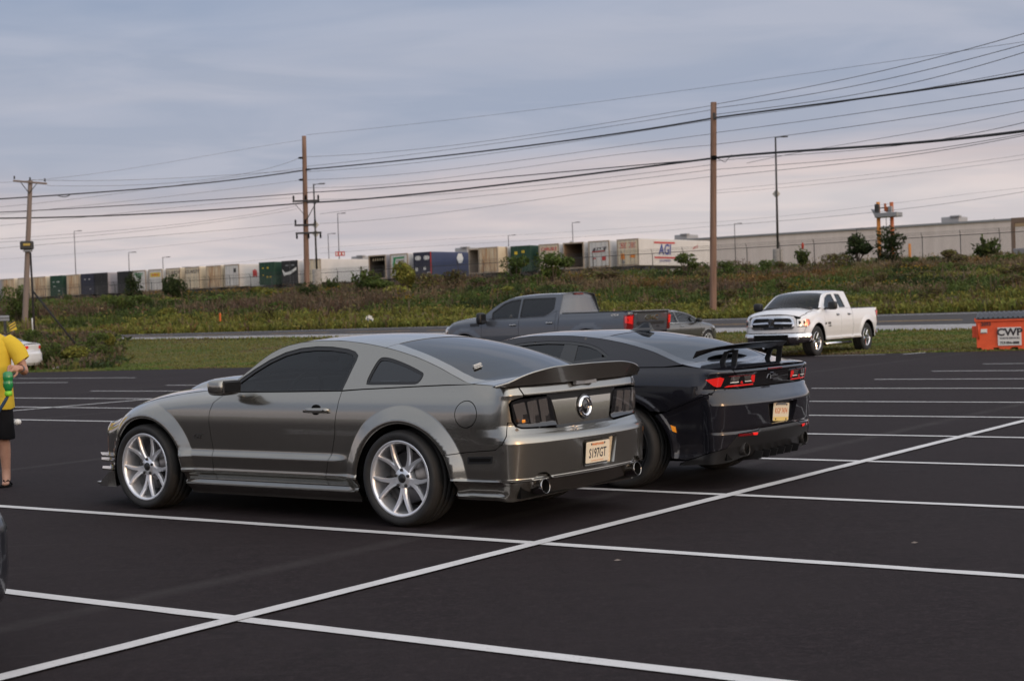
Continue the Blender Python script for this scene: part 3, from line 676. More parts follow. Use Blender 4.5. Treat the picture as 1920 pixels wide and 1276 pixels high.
b = MB(); b.box((-.3, 0, 5.45), (.14, .3, .75), 0, .03); b.box((-.12, 0, 5.25), (.2, .3, .5), 0, .03); b.build('hook_block', OD, t); b = MB(); b.box((-.6, 0, 5.42), (.6, .1, .1)); b.tube([(-.25, 0, 4.5), (-.25, 0, 2.5)], .03, 5); b.build('beam', M['darksteel'], t)
p = at(1706, 480, 140); t = props(MB().tube([(0, 0, -1), (0, 0, 1.05)], .13, 8).ellipsoid((0, 0, 1.05), (.13, .13, .08)).build('bollard', OR, None, (p[0], p[1], p[2])), 'short orange bollard right of the evergreen shrubs under the gantry', 'bollard')
# brown gate house at the right edge
p = at(1921, 470, 122); t = thing('gate_house', 'brown framed canopy with a dark opening at the end of the warehouse', 'building', (p[0], p[1], p[2]-.6), ANG)
BW = mat('brown_cladding', (.16, .11, .08), .7); TN = mat('tan_board', (.34, .24, .14), .7)
b = MB(); b.box((1.6, 2, 3.0), (5.2, 4, .45), 0, .04); b.build('canopy', BW, t); b = MB(); b.box((-.85, 0, 1.4), (.24, .3, 2.8)); b.build('post', BW, t); b = MB(); b.box((1.6, .1, 2.65), (4.6, .2, .26)); b.build('fascia_board', TN, t)
b = MB(); b.box((1.6, 3, 1.4), (4.8, .2, 2.6)); b.build('back_wall', M['inner'], t); b = MB(); b.box((1.4, -.4, .35), (4.2, .5, .9), 0, .05); b.build('counter', M['steel'], t); b = MB(); b.ellipsoid((.55, .5, 1.6), (.35, .2, .5)); b.ellipsoid((.45, .5, 1.1), (.22, .2, .45)); b.build('covered_equipment', M['offwhite'], t)
# ------------------------------------------------------------------ utility poles and wires
PW = mat('weathered_pole_wood', (.20, .125, .095), .9, 0, .2); g = G(PW); v = g.map((14, 14, .5)); g.link(g.ramp(g.noise(1, 5, .7, v), [(.25, (.10, .06, .045)), (.55, (.215, .135, .10)), (.8, (.30, .20, .15))]), g.b.inputs['Base Color'])
PG = mat('grey_pole_wood', (.20, .16, .14), .9, 0, .2)
def pole(pxb, yb, pxt, yt, D, r0, r1, label, m=PW):
    bt, tp = at(pxb, yb, D), at(pxt, yt, D); t = thing('utility_pole', label, 'utility pole', tuple(bt), 0, 'wooden utility poles')
    v = tp-bt; H = np.linalg.norm(v); b = MB(); b.tube([v/H*q for q in np.linspace(-1.2, H, 14)], list(np.linspace(r0, r1, 14)), 14); b.build('pole', m, t); return t, v
t2, v2 = pole(1337, 617, 1338, 192, 79, .185, .150, 'thick bare wooden pole standing beside the road right of the silver grey pickup')
b = MB(); q = v2*(1-.062); b.box((q[0]+.02, -.16, q[2]), (.12, .12, .35), 0, .02); b.build('clamp', M['darksteel'], t2); b = MB(); q = v2*(1-.245); b.box((q[0], -.17, q[2]), (.30, .12, .22), 0, .03); b.tube([(q[0]+.1, -.2, q[2]), (q[0]+.55, -.2, q[2]-.25), (q[0]+.9, -.2, q[2]+.12)], .018, 5); b.build('splice_bracket', M['inner'], t2)
t1, v1 = pole(576, 552, 570, 255, 107, .205, .145, 'tall brown pole with crossarms and insulators in front of the trailers')
def on1(y): return v1*((552-y)/(552-255))
for y, x0, x1, nm in ((377, -.85, 1.0, 'crossarm'), (422, -.75, .75, 'crossarm'), (437, -.68, 1.1, 'crossarm')):
    q = on1(y); b = MB(); b.box((q[0]+(x0+x1)/2, -.22, q[2]), (x1-x0, .11, .13), 0, .02); ca_ = b.build(nm, M['darksteel'], t1)
    for x in np.linspace(x0+.08, x1-.08, 3):
        dn = -1 if y > 430 else 1; b = MB(); b.lathe([(.02, 0), (.075, .05), (.05, .12), (.085, .18), (.05, .24), (.07, .30), (0, .34)], 10, 0, frame((q[0]+x, -.22, q[2]+dn*.06), (1, 0, 0), (0, dn, 0))); b.build('insulator', M['inner'], ca_)
for y, x in ((296, -.28), (318, .28), (337, -.26)):
    q = on1(y); b = MB(); b.lathe([(.03, 0), (.09, .04), (.06, .1), (.09, .16), (.05, .22), (.07, .28), (0, .3)], 10, 0, frame((q[0]+math.copysign(.12, x), -.05, q[2]), (0, 1, 0), (0, 0, math.copysign(1, x)))); b.build('post_insulator', M['inner'], t1)
q = on1(400); b = MB(); b.tube([(q[0]+.06, -.22, q[2]-.5), (q[0]+.8, -.24, q[2]+.75)], .03, 5); b.tube([(q[0]-.06, -.22, q[2]-.1), (q[0]-.7, -.24, q[2]+.7)], .02, 5); b.build('arm_brace', M['darksteel'], t1)
t0, v0 = pole(46, 622, 57, 338, 95, .19, .13, 'leftmost leaning pole with a crossarm and a boxy floodlight', PG)
b = MB(); q = v0*.985; b.box((0, 0, 0), (2.05, .12, .12), 0, .02, frame((q[0]+.05, -.2, q[2]), (1, 0, -.12), (0, 1, 0))); b.build('crossarm', PG, t0)
b = MB(); q = v0*.93; b.tube([(q[0], -.2, q[2]-.15), (q[0]+.5, -.2, q[2]+.42)], .025, 5); b.tube([(q[0], -.2, q[2]-.15), (q[0]-.5, -.2, q[2]+.55)], .025, 5); b.build('arm_brace', M['darksteel'], t0)
for x in (-.9, .05, .95): b = MB(); q = v0*.99; b.lathe([(.02, 0), (.06, .05), (.04, .12), (.06, .18), (0, .22)], 8, 0, frame((q[0]+x, -.2, q[2]-.12*x+.06), (1, 0, 0), (0, 1, 0))); b.build('insulator', M['darksteel'], t0)
q = v0*((622-461)/(622-338)); b = MB(); b.box((q[0]+.05, -.35, q[2]+.02), (.75, .4, .5), 0, .05); fl = b.build('floodlight', M['darksteel'], t0); b = MB(); b.box((q[0]+.10, -.56, q[2]+.06), (.42, .03, .14), 0, .02); b.build('lens', mat('amber_glass', (.40, .28, .05), .3), fl); b = MB(); b.box((q[0]+.08, -.3, q[2]-.3), (.5, .3, .14), 0, .03); b.build('ballast', M['steel'], t0)
WR = mat('dark_cable', (.018, .018, .02), .6); WG = mat('aluminium_wire', (.13, .125, .13), .6)
def wire(pts, r, label, m=None, group='overhead wires'):
    """pts: (px, py, distance) along the wire, smoothed"""
    P = np.array([at(*q) for q in pts]); k = np.arange(len(P)); tt = np.linspace(0, len(P)-1, 12*(len(P)-1)+1); f = [pchip(k, P[:, i]) for i in range(3)]
    X = np.linspace(0, 1, len(tt)); PP = np.stack([fi(tt) for fi in f], 1)
    if len(P) > 2:
        # quadratic/cubic fit keeps the sag smooth
        d = np.r_[0, np.cumsum(np.linalg.norm(np.diff(P, axis=0), axis=1))]; u = np.linspace(0, d[-1], 40); PP = np.stack([np.polyval(np.polyfit(d, P[:, i], min(3, len(P)-1)), u) for i in range(3)], 1)
    b = MB(); b.tube(PP, r, 6, 0, False); return props(b.build('overhead_wire', m or WR), label, 'wire', group)
DL, D1, D2, DR = 100, 107, 79, 60
SEG = [   # left span (frame edge to brown pole), middle span, right span: photo heights
 ('thick black cable, the upper one, sagging left of the brown pole', .045, [(-60, 377, 97), (0, 373, 98), (280, 353, 103), (572, 319, D1)]),
 ('thick black cable, the lower one, running left from the crossarm of the brown pole', .05, [(-60, 410, 97), (0, 408, 98), (200, 405, 101), (400, 393, 104), (568, 381, D1)]),
 ('black cable between the two thick ones on the left', .03, [(-60, 401, 97), (0, 398, 98), (300, 381, 103), (572, 362, D1)]),
 ('thick black cable, the upper one, between the brown pole and the roadside pole', .045, [(572, 318, D1), (760, 300, 99), (1000, 272, 91), (1335, 222, D2)]),
 ('thick black cable, the lower one, between the brown pole and the roadside pole', .055, [(575, 380, D1), (800, 362, 97), (1060, 332, 89), (1335, 297, D2)]),
 ('black cable just above the lower thick cable in the middle span', .03, [(575, 361, D1), (800, 345, 97), (1060, 322, 89), (1335, 298, D2)]),
 ('thick black cable, the upper one, leaving the roadside pole to the right', .045, [(1340, 221, D2), (1500, 200, 72), (1700, 173, 64), (1940, 136, 57)]),
 ('thickest black cable bundle leaving the roadside pole to the right', .06, [(1340, 296, D2), (1500, 283, 72), (1700, 269, 64), (1940, 243, 57)]),
 ('topmost wire of the right span, rising to the frame edge', .015, [(1340, 196, D2), (1500, 166, 72), (1700, 122, 64), (1940, 57, 57)]),
 ('second wire of the right span below the topmost', .015, [(1340, 203, D2), (1500, 180, 72), (1700, 140, 64), (1940, 78, 57)]),
 ('third wire of the right span below the topmost', .015, [(1340, 215, D2), (1500, 194, 72), (1700, 158, 64), (1940, 92, 57)]),
 ('wire just under the upper thick cable at the right edge', .012, [(1340, 224, D2), (1500, 203, 72), (1700, 172, 64), (1940, 128, 57)]),
 ('wire below the upper thick cable in the right span', .014, [(1340, 249, D2), (1550, 221, 70), (1760, 190, 62), (1940, 162, 57)]),
 ('wire midway between the two thick cables in the right span', .014, [(1340, 271, D2), (1550, 244, 70), (1760, 213, 62), (1940, 184, 57)]),
 ('thin wire joining the lower bundle at the right edge', .011, [(1400, 306, D2), (1600, 268, 70), (1780, 237, 62), (1940, 204, 57)]),
 ('thin wire under the lower cable bundle in the right span', .013, [(1340, 302, D2), (1550, 286, 70), (1760, 262, 62), (1940, 225, 57)]),
 ('second thin wire under the lower cable bundle in the right span', .013, [(1340, 318, D2), (1550, 302, 70), (1760, 278, 62), (1940, 247, 57)]),
 ('third thin wire under the lower cable bundle in the right span', .013, [(1340, 332, D2), (1550, 310, 70), (1760, 283, 62), (1940, 250, 57)]),
 ('faint far wire of the right span over the gantry', .010, [(1340, 357, 110), (1550, 336, 108), (1760, 312, 105), (1940, 287, 100)]),
 ('second faint far wire of the right span over the gantry', .010, [(1340, 362, 110), (1550, 344, 108), (1760, 320, 105), (1940, 295, 100)]),
 ('wire passing just over the orange gantry', .014, [(1340, 424, 120), (1500, 411, 118), (1700, 391, 112), (1940, 356, 105)]),
 ('faint wire parallel to and above the one over the gantry', .008, [(1340, 416, 120), (1500, 402, 118), (1700, 378, 112), (1940, 350, 105)]),
 ('high faint wire far above the middle span', .009, [(575, 253, D1), (800, 229, 99), (1200, 182, 86), (1600, 124, 72), (1940, 76, 60)]),
 ('topmost wire of the middle span', .013, [(575, 294, D1), (800, 278, 98), (1060, 243, 88), (1335, 198, D2)]),
 ('second wire of the middle span', .013, [(575, 312, D1), (800, 286, 98), (1060, 250, 88), (1335, 206, D2)]),
 ('wire right below the upper thick cable of the middle span', .013, [(575, 322, D1), (800, 303, 98), (1060, 268, 88), (1335, 225, D2)]),
 ('wire midway between the two thick cables of the middle span', .013, [(575, 337, D1), (800, 322, 98), (1060, 289, 88), (1335, 251, D2)]),
 ('lower wire midway between the two thick cables of the middle span', .012, [(575, 352, D1), (800, 338, 98), (1060, 303, 88), (1335, 272, D2)]),
 ('thin wire below the lower thick cable of the middle span', .012, [(600, 374, D1), (800, 366, 98), (1060, 342, 88), (1335, 309, D2)]),
 ('second thin wire below the lower thick cable of the middle span', .012, [(600, 401, D1), (800, 378, 98), (1060, 351, 88), (1335, 318, D2)]),
 ('third thin wire below the lower thick cable of the middle span', .011, [(600, 419, D1), (800, 402, 98), (1060, 367, 88), (1335, 331, D2)]),
 ('faint far wire just above the trailers in the middle span', .009, [(600, 475, 135), (800, 462, 132), (1060, 446, 127), (1335, 424, 120)]),
 ('fainter far wire over the trailers in the middle span', .007, [(600, 465, 135), (800, 451, 132), (1060, 435, 127), (1335, 416, 120)]),
 ('topmost wire of the left span, from the pole top', .009, [(-60, 345, 92), (115, 333, 96), (300, 307, 101), (570, 262, D1)]),
 ('wire from the brown pole to the crossarm of the leaning pole', .012, [(57, 337, 95), (220, 338, 98), (400, 330, 102), (568, 319, D1)]),
 ('second wire from the brown pole to the leaning pole', .012, [(88, 348, 95), (250, 347, 99), (400, 335, 102), (560, 297, D1)]),
 ('thin wire crossing below the upper thick cable on the left', .011, [(-60, 393, 97), (0, 388, 98), (300, 352, 102), (568, 315, D1)]),
 ('thin wire crossing between the cables on the left', .011, [(-60, 408, 97), (0, 402, 98), (300, 370, 102), (562, 338, D1)]),
 ('thin wire below the lower thick cable on the left', .011, [(-60, 428, 97), (0, 423, 98), (300, 392, 102), (552, 371, D1)]),
 ('second thin wire below the lower thick cable on the left', .011, [(-60, 452, 97), (0, 448, 98), (300, 424, 102), (556, 386, D1)]),
 ('third thin wire below the lower thick cable on the left', .011, [(-60, 457, 97), (0, 454, 98), (300, 429, 102), (556, 392, D1)]),
 ('lowest wire of the left span, to the lowest crossarm', .012, [(-60, 470, 97), (0, 465, 98), (300, 441, 102), (552, 420, D1)]),
 ('faint far wire over the trailers on the left', .008, [(-60, 490, 140), (0, 486, 140), (300, 462, 138), (560, 432, 136)]),
 ('fainter far wire over the trailers on the left', .008, [(350, 500, 140), (420, 494, 139), (500, 486, 138), (566, 478, 136)]),
]
for lab, r, pts in SEG: wire(pts, r, lab, WR if r > .025 else WG)
wire([(108, 366, 98), (118, 369, 98), (126, 368, 98), (132, 364, 98)], .03, 'small cable loop hanging from the upper thick cable at the left', WR)
P0 = at(57, 474, 70); P1 = at(66, 648, 66); P2 = at(62, 546, 68); P3 = at(146, 650, 62)
b = MB(); b.tube([P0, P1], .045, 8); GP = mat('dark_pole_paint', (.018, .014, .013), .8, 0, .2)
props(b.build('guy_pole', GP), 'dark leaning steel post left of the weedy bank', 'post')
b = MB(); b.tube([P2, P3], .04, 8); props(b.build('guy_wire', GP), 'thick dark guy strut slanting down to the right from the leaning post', 'strut')
b = MB(); b.tube([at(61, 596, 69.), at(63, 628, 69.)], .05, 8); props(b.build('guy_guard', M['offwhite']), 'pale plastic sleeve on the dark leaning post', 'cable guard')
# ------------------------------------------------------------------ vegetation
LEAF = mat('foliage', (.05, .06, .02), .75, 0, .25); g = G(LEAF)
at_ = g.new('ShaderNodeAttribute', attribute_name='Col'); oi = g.new('ShaderNodeObjectInfo')
hs = g.new('ShaderNodeHueSaturation', {'Color': at_.outputs['Color'], 'Value': g.math('ADD', g.math('MULTIPLY', oi.outputs['Random'], .4), .8)}); g.link(hs.outputs[0], g.b.inputs['Base Color'])
tl = g.t.nodes.new('ShaderNodeBsdfTranslucent'); g.link(hs.outputs[0], tl.inputs[0]); ad = g.t.nodes.new('ShaderNodeMixShader'); ad.inputs[0].default_value = .25
g.link(g.b.outputs[0], ad.inputs[1]); g.link(tl.outputs[0], ad.inputs[2]); g.link(ad.outputs[0], g.o.inputs[0])
BARK = mat('shrub_bark', (.07, .05, .035), .9)
def quads_mesh(name, V, C, m=LEAF):
    """V (n,4,3) quads, C (n,3) colours"""
    n = len(V); me = bpy.data.meshes.new(name); me.vertices.add(n*4); me.vertices.foreach_set('co', V.reshape(-1).astype(np.float32))
    me.loops.add(n*4); me.loops.foreach_set('vertex_index', np.arange(n*4, dtype=np.int32)); me.polygons.add(n)
    me.polygons.foreach_set('loop_start', np.arange(0, n*4, 4, dtype=np.int32)); me.polygons.foreach_set('loop_total', np.full(n, 4, np.int32)); me.update()
    a = me.color_attributes.new('Col', 'FLOAT_COLOR', 'POINT'); c4 = np.ones((n, 4, 4), np.float32); c4[:, :, :3] = C[:, None, :]; a.data.foreach_set('color', c4.reshape(-1))
    me.materials.append(m); me.validate(); return me
def blades(P, h, w, lean, C):
    """one bent blade of grass per point as two quads"""
    n = len(P); a = RNG.uniform(0, 2*math.pi, n); d = np.stack([np.cos(a), np.sin(a), 0*a], 1); s = np.stack([-d[:, 1], d[:, 0], 0*a], 1)
    lx = (lean*RNG.uniform(.3, 1.3, n))[:, None]; hh = h[:, None]; up = np.array([0, 0, 1.]); W_ = w[:, None]*.5
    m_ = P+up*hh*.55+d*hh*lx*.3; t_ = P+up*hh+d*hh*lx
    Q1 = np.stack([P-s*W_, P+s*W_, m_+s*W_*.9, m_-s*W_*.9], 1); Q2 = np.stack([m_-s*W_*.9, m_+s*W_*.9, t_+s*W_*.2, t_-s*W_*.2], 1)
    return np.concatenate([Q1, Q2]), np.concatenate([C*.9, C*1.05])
def leaves(P, size, C, flat=0.):
    n = len(P); u = RNG.normal(size=(n, 3)); u[:, 2] *= 1-flat; u /= np.linalg.norm(u, axis=1)[:, None]; r = RNG.normal(size=(n, 3)); v = np.cross(u, r); v /= np.linalg.norm(v, axis=1)[:, None]
    s = size[:, None]; return np.stack([P-u*s*.5, P+v*s*.22, P+u*s*.5, P-v*s*.22], 1), C
_ph = RNG.uniform(0, 6.28, (4, 9)); _fr = RNG.normal(size=(4, 9, 2))
def patch(i, X, Y, sc): return sum(np.sin((X*_fr[i, k, 0]+Y*_fr[i, k, 1]*1.6)*sc+_ph[i, k]) for k in range(9))/3.
PAL = {'brown': (.118, .085, .055), 'tan': (.165, .125, .072), 'green': (.072, .100, .024), 'dark': (.036, .054, .016), 'lime': (.170, .172, .038), 'olive': (.118, .116, .034), 'rust': (.150, .092, .034), 'gold': (.30, .20, .02)}
def col(k, n, j=.11):
    return np.array(PAL[k])*(1+RNG.normal(0, j, (n, 1)))*(1+RNG.normal(0, .06, (n, 3)))
# tall weeds on the bank beyond the road and on the left shoulder
n = 62000
q = RNG.uniform(-.40, .40, n); dd = 47*RNG.uniform(0, 1, n)**1.15; Y = 90+0*q
for _ in range(6): X = q*Y; Y = roadF(X)+.4+dd/.96
X = q*Y; keep = (Y < fenceY(X)+9); X, Y, dd, q = X[keep], Y[keep], dd[keep], q[keep]
nl = 5200; ql = RNG.uniform(-.335, -.253, nl); Yl = 63+0*ql
for _ in range(4): Xl = ql*Yl; tl_ = RNG.uniform(0, 1, nl)**.7; Yl = edgeY(Xl)+.8+(roadN(Xl)-edgeY(Xl)-1.2)*np.clip(tl_, 0, 1)
Xl = ql*Yl; okl = (RNG.uniform(-.003, .012, nl)+.0 > (ql+.262))
X = np.r_[X, Xl[okl]]; Y = np.r_[Y, Yl[okl]]; dd = np.r_[dd, np.full(okl.sum(), -9.)]; q = np.r_[q, ql[okl]]
Z = ground_z(X, Y); n = len(X); p0, p1, p2, p3 = patch(0, X, Y, .13), patch(1, X, Y, .24), patch(2, X, Y, .33), patch(3, X, Y, .10)
VV, CC = [], []
fr_ = ((dd < 7) & (dd > -5))*1.
kind = np.where(fr_*(p1 > -1.0) > 0, 4, np.where(p0+q*3.6 > 1.15, np.where(p2 > .35, 6, np.where(p1 > .2, 0, 5)), np.where(p1 > .85, 0, np.where(p2 > .95, 1, np.where(p0 < -.9, 4, np.where(p2 < -.6, 3, 2))))))
kind = np.where(RNG.uniform(0, 1, n) < .10, RNG.integers(0, 7, n), kind)
lf_ = dd < -5; kind = np.where(lf_, RNG.choice([2, 3, 3, 5, 0, 2], n), kind)
hgt = np.where(lf_, .62, 1.)*.92*np.array([1.05, .95, .75, .8, .62, .85, .9])[kind]*RNG.uniform(.55, 1.35, n)*np.where(dd < 4, .65, 1)*(1+.25*p3*.5)
names = ['brown', 'tan', 'green', 'dark', 'lime', 'olive', 'rust']
C0 = np.zeros((n, 3))
for i, k in enumerate(names): m_ = kind == i; C0[m_] = col(k, m_.sum())
P0_ = np.stack([X, Y, Z-.03], 1)
for rep in range(4):
    j = RNG.normal(0, .16, (n, 3)); j[:, 2] = 0
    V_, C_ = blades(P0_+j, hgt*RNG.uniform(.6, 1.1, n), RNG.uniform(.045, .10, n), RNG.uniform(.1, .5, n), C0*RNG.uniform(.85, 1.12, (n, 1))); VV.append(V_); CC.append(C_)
for rep in range(5):      # leaves up the stems, seed heads at the top
    P = P0_+np.stack([RNG.normal(0, .20, n), RNG.normal(0, .20, n), hgt*RNG.uniform(.25, 1.0, n)], 1)
    V_, C_ = leaves(P, RNG.uniform(.12, .30, n), C0*RNG.uniform(.95, 1.2, (n, 1))); VV.append(V_); CC.append(C_)
gm = (patch(2, X*1.3, Y, .31)+patch(1, X, Y, .6) > 1.7) & (dd > 8)
P = P0_[gm]+np.stack([RNG.normal(0, .12, gm.sum()), RNG.normal(0, .12, gm.sum()), hgt[gm]*1.05], 1); V_, C_ = leaves(P, np.full(gm.sum(), .2), col('gold', gm.sum())*.7); VV.append(V_); CC.append(C_)
o = bpy.data.objects.new('tall_weeds', quads_mesh('tall_weeds', np.concatenate(VV), np.concatenate(CC))); link(o); props(o, 'tangle of tall brown and green weeds covering the bank beyond the road', 'weeds', None, 'stuff')
# mown grass between the car park and the road
n = 60000; q = RNG.uniform(-.34, .36, n); tt = RNG.uniform(0, 1, n)**1.3; Y = 55+0*q
for _ in range(6): X = q*Y; Y = edgeY(X)+(roadN(X)-edgeY(X))*tt*.985
X = q*Y; Z = ground_z(X, Y); pg = patch(0, X, Y, .6)+.5*patch(1, X, Y, 1.3)+1.6*np.exp(-((q+.285)/.03)**2)*(tt < .5)
C = np.where((pg > .9)[:, None], col('tan', n)*1.0, np.where((pg < -.6)[:, None], col('green', n)*1.6, col('olive', n)*1.45))
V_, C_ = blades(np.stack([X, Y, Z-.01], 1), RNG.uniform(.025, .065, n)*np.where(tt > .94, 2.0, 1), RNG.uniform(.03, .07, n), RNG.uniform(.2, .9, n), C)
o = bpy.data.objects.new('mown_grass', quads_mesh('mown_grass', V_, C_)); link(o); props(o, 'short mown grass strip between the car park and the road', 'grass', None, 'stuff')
# shrubs
def crown_points(n, blobs):
    P = []
    for (cx, cy, cz, rx, ry, rz, f) in blobs:
        k = int(n*f); d = RNG.normal(size=(k, 3)); d /= np.linalg.norm(d, axis=1)[:, None]; r = RNG.uniform(.45, 1.06, k)**.6; P.append(np.array([cx, cy, cz])+d*r[:, None]*np.array([rx, ry, rz]))
    return np.concatenate(P)
def shrub_meshes(kind, seed):
    """unit shrub: 1 m wide, 1 m high, foot at the origin"""
    global RNG
    keep = RNG; RNG = np.random.default_rng(seed); b = MB()
    if kind == 'spiky':
        V_, C_ = [], []
        for k in range(26):
            a = RNG.uniform(0, 6.28); tl = RNG.uniform(.15, .85); L_ = RNG.uniform(.6, 1.); d = np.array([math.cos(a)*tl, math.sin(a)*tl, 1]); d /= np.linalg.norm(d); tip = d*L_*np.array([.75, .75, 1]); b.tube([(0, 0, 0), tip*.6, tip], [.012, .008, .004], 5)
            m_ = 26; f = RNG.uniform(.35, 1, m_); p = tip*f[:, None]+RNG.normal(0, .035, (m_, 3)); v, c = leaves(p, RNG.uniform(.10, .19, m_), col('green', m_, .3)*.8); V_.append(v); C_.append(c)
        V_, C_ = np.concatenate(V_), np.concatenate(C_)
    else:
        nb = 9 if kind != 'evergreen' else 11; blobs = []
        for k in range(nb):
            a = RNG.uniform(0, 6.28); r = RNG.uniform(.05, .34); z = RNG.uniform(.22, .78) if kind != 'evergreen' else RNG.uniform(.14, .8); r *= 1.15-.65*z if kind == 'evergreen' else 1.1-.4*abs(z-.4)
            s = RNG.uniform(.12, .24); blobs.append((r*math.cos(a), r*math.sin(a), z, s, s, s*RNG.uniform(.7, 1.0), RNG.uniform(.6, 1.2)/nb)); b.tube([(0, 0, 0), (r*.4*math.cos(a), r*.4*math.sin(a), z*.5), (r*math.cos(a), r*math.sin(a), z)], [.022, .015, .006], 5)
        n_ = 2300 if kind == 'evergreen' else 1700; P = crown_points(n_, blobs); P = P[P[:, 2] > .015]; n_ = len(P)
        base = {'evergreen': 'dark', 'bush': 'green', 'lime': 'lime', 'brown': 'olive'}[kind]; C_ = col(base, n_, .25); w = patch(0, P[:, 0]*9, P[:, 1]*9+P[:, 2]*9, 1.); C_ *= (1+.28*np.clip(w, -1, 1))[:, None]
        if kind == 'evergreen': C_ *= .85
        if kind == 'brown': m_ = RNG.uniform(0, 1, n_) < .45; C_[m_] = col('brown', m_.sum())
        V_, C_ = leaves(P, RNG.uniform(.05, .10, n_)*(1.35 if kind == 'lime' else 1), C_)
    me = quads_mesh('foliage', V_, C_); st = b.mesh('stems', [BARK]); RNG = keep; return me, st
SHM = {k: [shrub_meshes(k, 10*i+s) for s in range(2 if k != 'bush' else 3)] for i, k in enumerate(('evergreen', 'bush', 'lime', 'brown', 'spiky'))}
def shrub(kind, px, yb, w, h, D, label, group='shrubs on the bank', var=None):
    s = D/FPX; f, st = SHM[kind][RNG.integers(len(SHM[kind])) if var is None else var]; p = at(px, yb, D); gz = float(ground_z(p[0], p[1])); top = at(px, yb-h, D)[2]; zb = min(p[2], max(gz, p[2]-.6)) if abs(p[2]-gz) < 1.2 else gz
    t = thing('shrub', label, 'shrub', (p[0], p[1], zb-.03), RNG.uniform(0, 6.28), group); H = max(.4, top-zb); t.scale = (w*s*1.3, w*s*1.3, H*1.12)
    for nm, me in (('foliage', f), ('stems', st)): link(bpy.data.objects.new(nm, me), t)
    return t
for a in (('evergreen', 249, 560, 48, 45, 117, 'left one of two dark round evergreen shrubs in front of the trailers'), ('evergreen', 322, 564, 56, 50, 114, 'right one of two dark round evergreen shrubs in front of the trailers'),
          ('bush', 262, 604, 74, 52, 100, 'broad dark green bush on the bank below the two round evergreens'), ('bush', 318, 600, 66, 40, 100, 'green bush at the right foot of the round evergreens'), ('bush', 36, 592, 52, 62, 96, 'dark bush behind the foot of the leaning utility pole'),
          ('bush', 405, 592, 80, 42, 102, 'green bush on the bank beside the orange marker post'), ('bush', 222, 592, 36, 40, 99, 'small bush left of the broad dark green bush'), ('bush', 470, 588, 80, 34, 104, 'low green bush on the bank below the refrigerated white trailer'),
          ('evergreen', 575, 577, 62, 44, 103, 'dark evergreen shrub at the foot of the tall brown utility pole'), ('spiky', 622, 545, 32, 28, 110, 'small spiky plant just right of the tall brown utility pole'), ('bush', 598, 606, 60, 34, 95, 'rounded green bush low on the bank under the tall brown pole'),
          ('spiky', 690, 556, 60, 56, 106, 'leafy sumac in front of the long white trailer'), ('bush', 712, 565, 60, 44, 105, 'dark bush beside the leafy sumac'), ('lime', 758, 560, 48, 70, 106, 'tall yellow green sapling in front of the green logo trailer'), ('lime', 740, 578, 70, 44, 102, 'yellow green bush at the foot of the tall sapling'),
          ('brown', 800, 555, 56, 44, 106, 'brownish bush under the navy container'), ('brown', 858, 545, 50, 40, 108, 'brownish bush under the blue container'), ('bush', 905, 545, 60, 26, 108, 'low bush under the open tan trailer'), ('bush', 1040, 540, 78, 70, 104, 'large bush hiding part of the red name trailer'), ('bush', 968, 545, 62, 66, 107, 'bush in front of the dark green container beside the large bush'),
          ('brown', 1130, 540, 110, 34, 104, 'wide brownish bush below the slanted badge trailer'), ('bush', 1285, 532, 64, 58, 107, 'conical green bush in front of the long white trailer near the roadside pole'), ('bush', 1300, 580, 60, 60, 93, 'dark bush just left of the roadside pole'), ('bush', 1365, 530, 40, 42, 106, 'bush just right of the roadside pole'),
          ('evergreen', 1608, 486, 60, 50, 112, 'left one of two dark evergreen shrubs at the orange gantry'), ('evergreen', 1673, 489, 68, 58, 110, 'right one of two dark evergreen shrubs at the orange gantry'), ('spiky', 1853, 488, 52, 48, 108, 'spiky shrub against the warehouse near the right edge'), ('spiky', 1505, 488, 30, 24, 113, 'small sumac with a red seed head above the white pickup'),
          ('brown', 1780, 505, 66, 38, 104, 'brown bush right of the orange bollard'), ('bush', 1708, 506, 40, 26, 106, 'low green bush under the orange bollard'), ('bush', 1440, 520, 46, 34, 107, 'bush at the foot of the tall yard light above the white pickup'), ('brown', 1560, 505, 60, 30, 107, 'brown bush left of the gantry evergreens'),
          ('bush', 100, 692, 58, 54, 57.5, 'dark weedy bush by the white car at the left'), ('lime', 142, 690, 66, 44, 58, 'yellow green bush in the middle of the left shoulder'), ('bush', 186, 672, 60, 50, 60, 'weedy bush at the right end of the left shoulder'), ('lime', 206, 652, 26, 30, 62, 'bright tuft at the corner of the left shoulder beside the road'), ('bush', 62, 668, 50, 52, 62, 'dark bush behind the white car at the left')):
    shrub(*a)
MARKS = ((40, 'the leaning utility pole'), (140, 'the rusty cream trailers'), (290, 'the two round evergreens'), (420, 'the orange marker post'), (575, 'the tall brown utility pole'), (690, 'the leafy sumac and yard sign'), (840, 'the blue container'), (1040, 'the large bush'), (1190, 'the long white trailer'), (1335, 'the roadside pole'), (1520, 'the white pickup'), (1660, 'the orange gantry'), (1800, 'the spiky shrub near the right edge'), (1890, 'the dumpster'))
used_ = set()
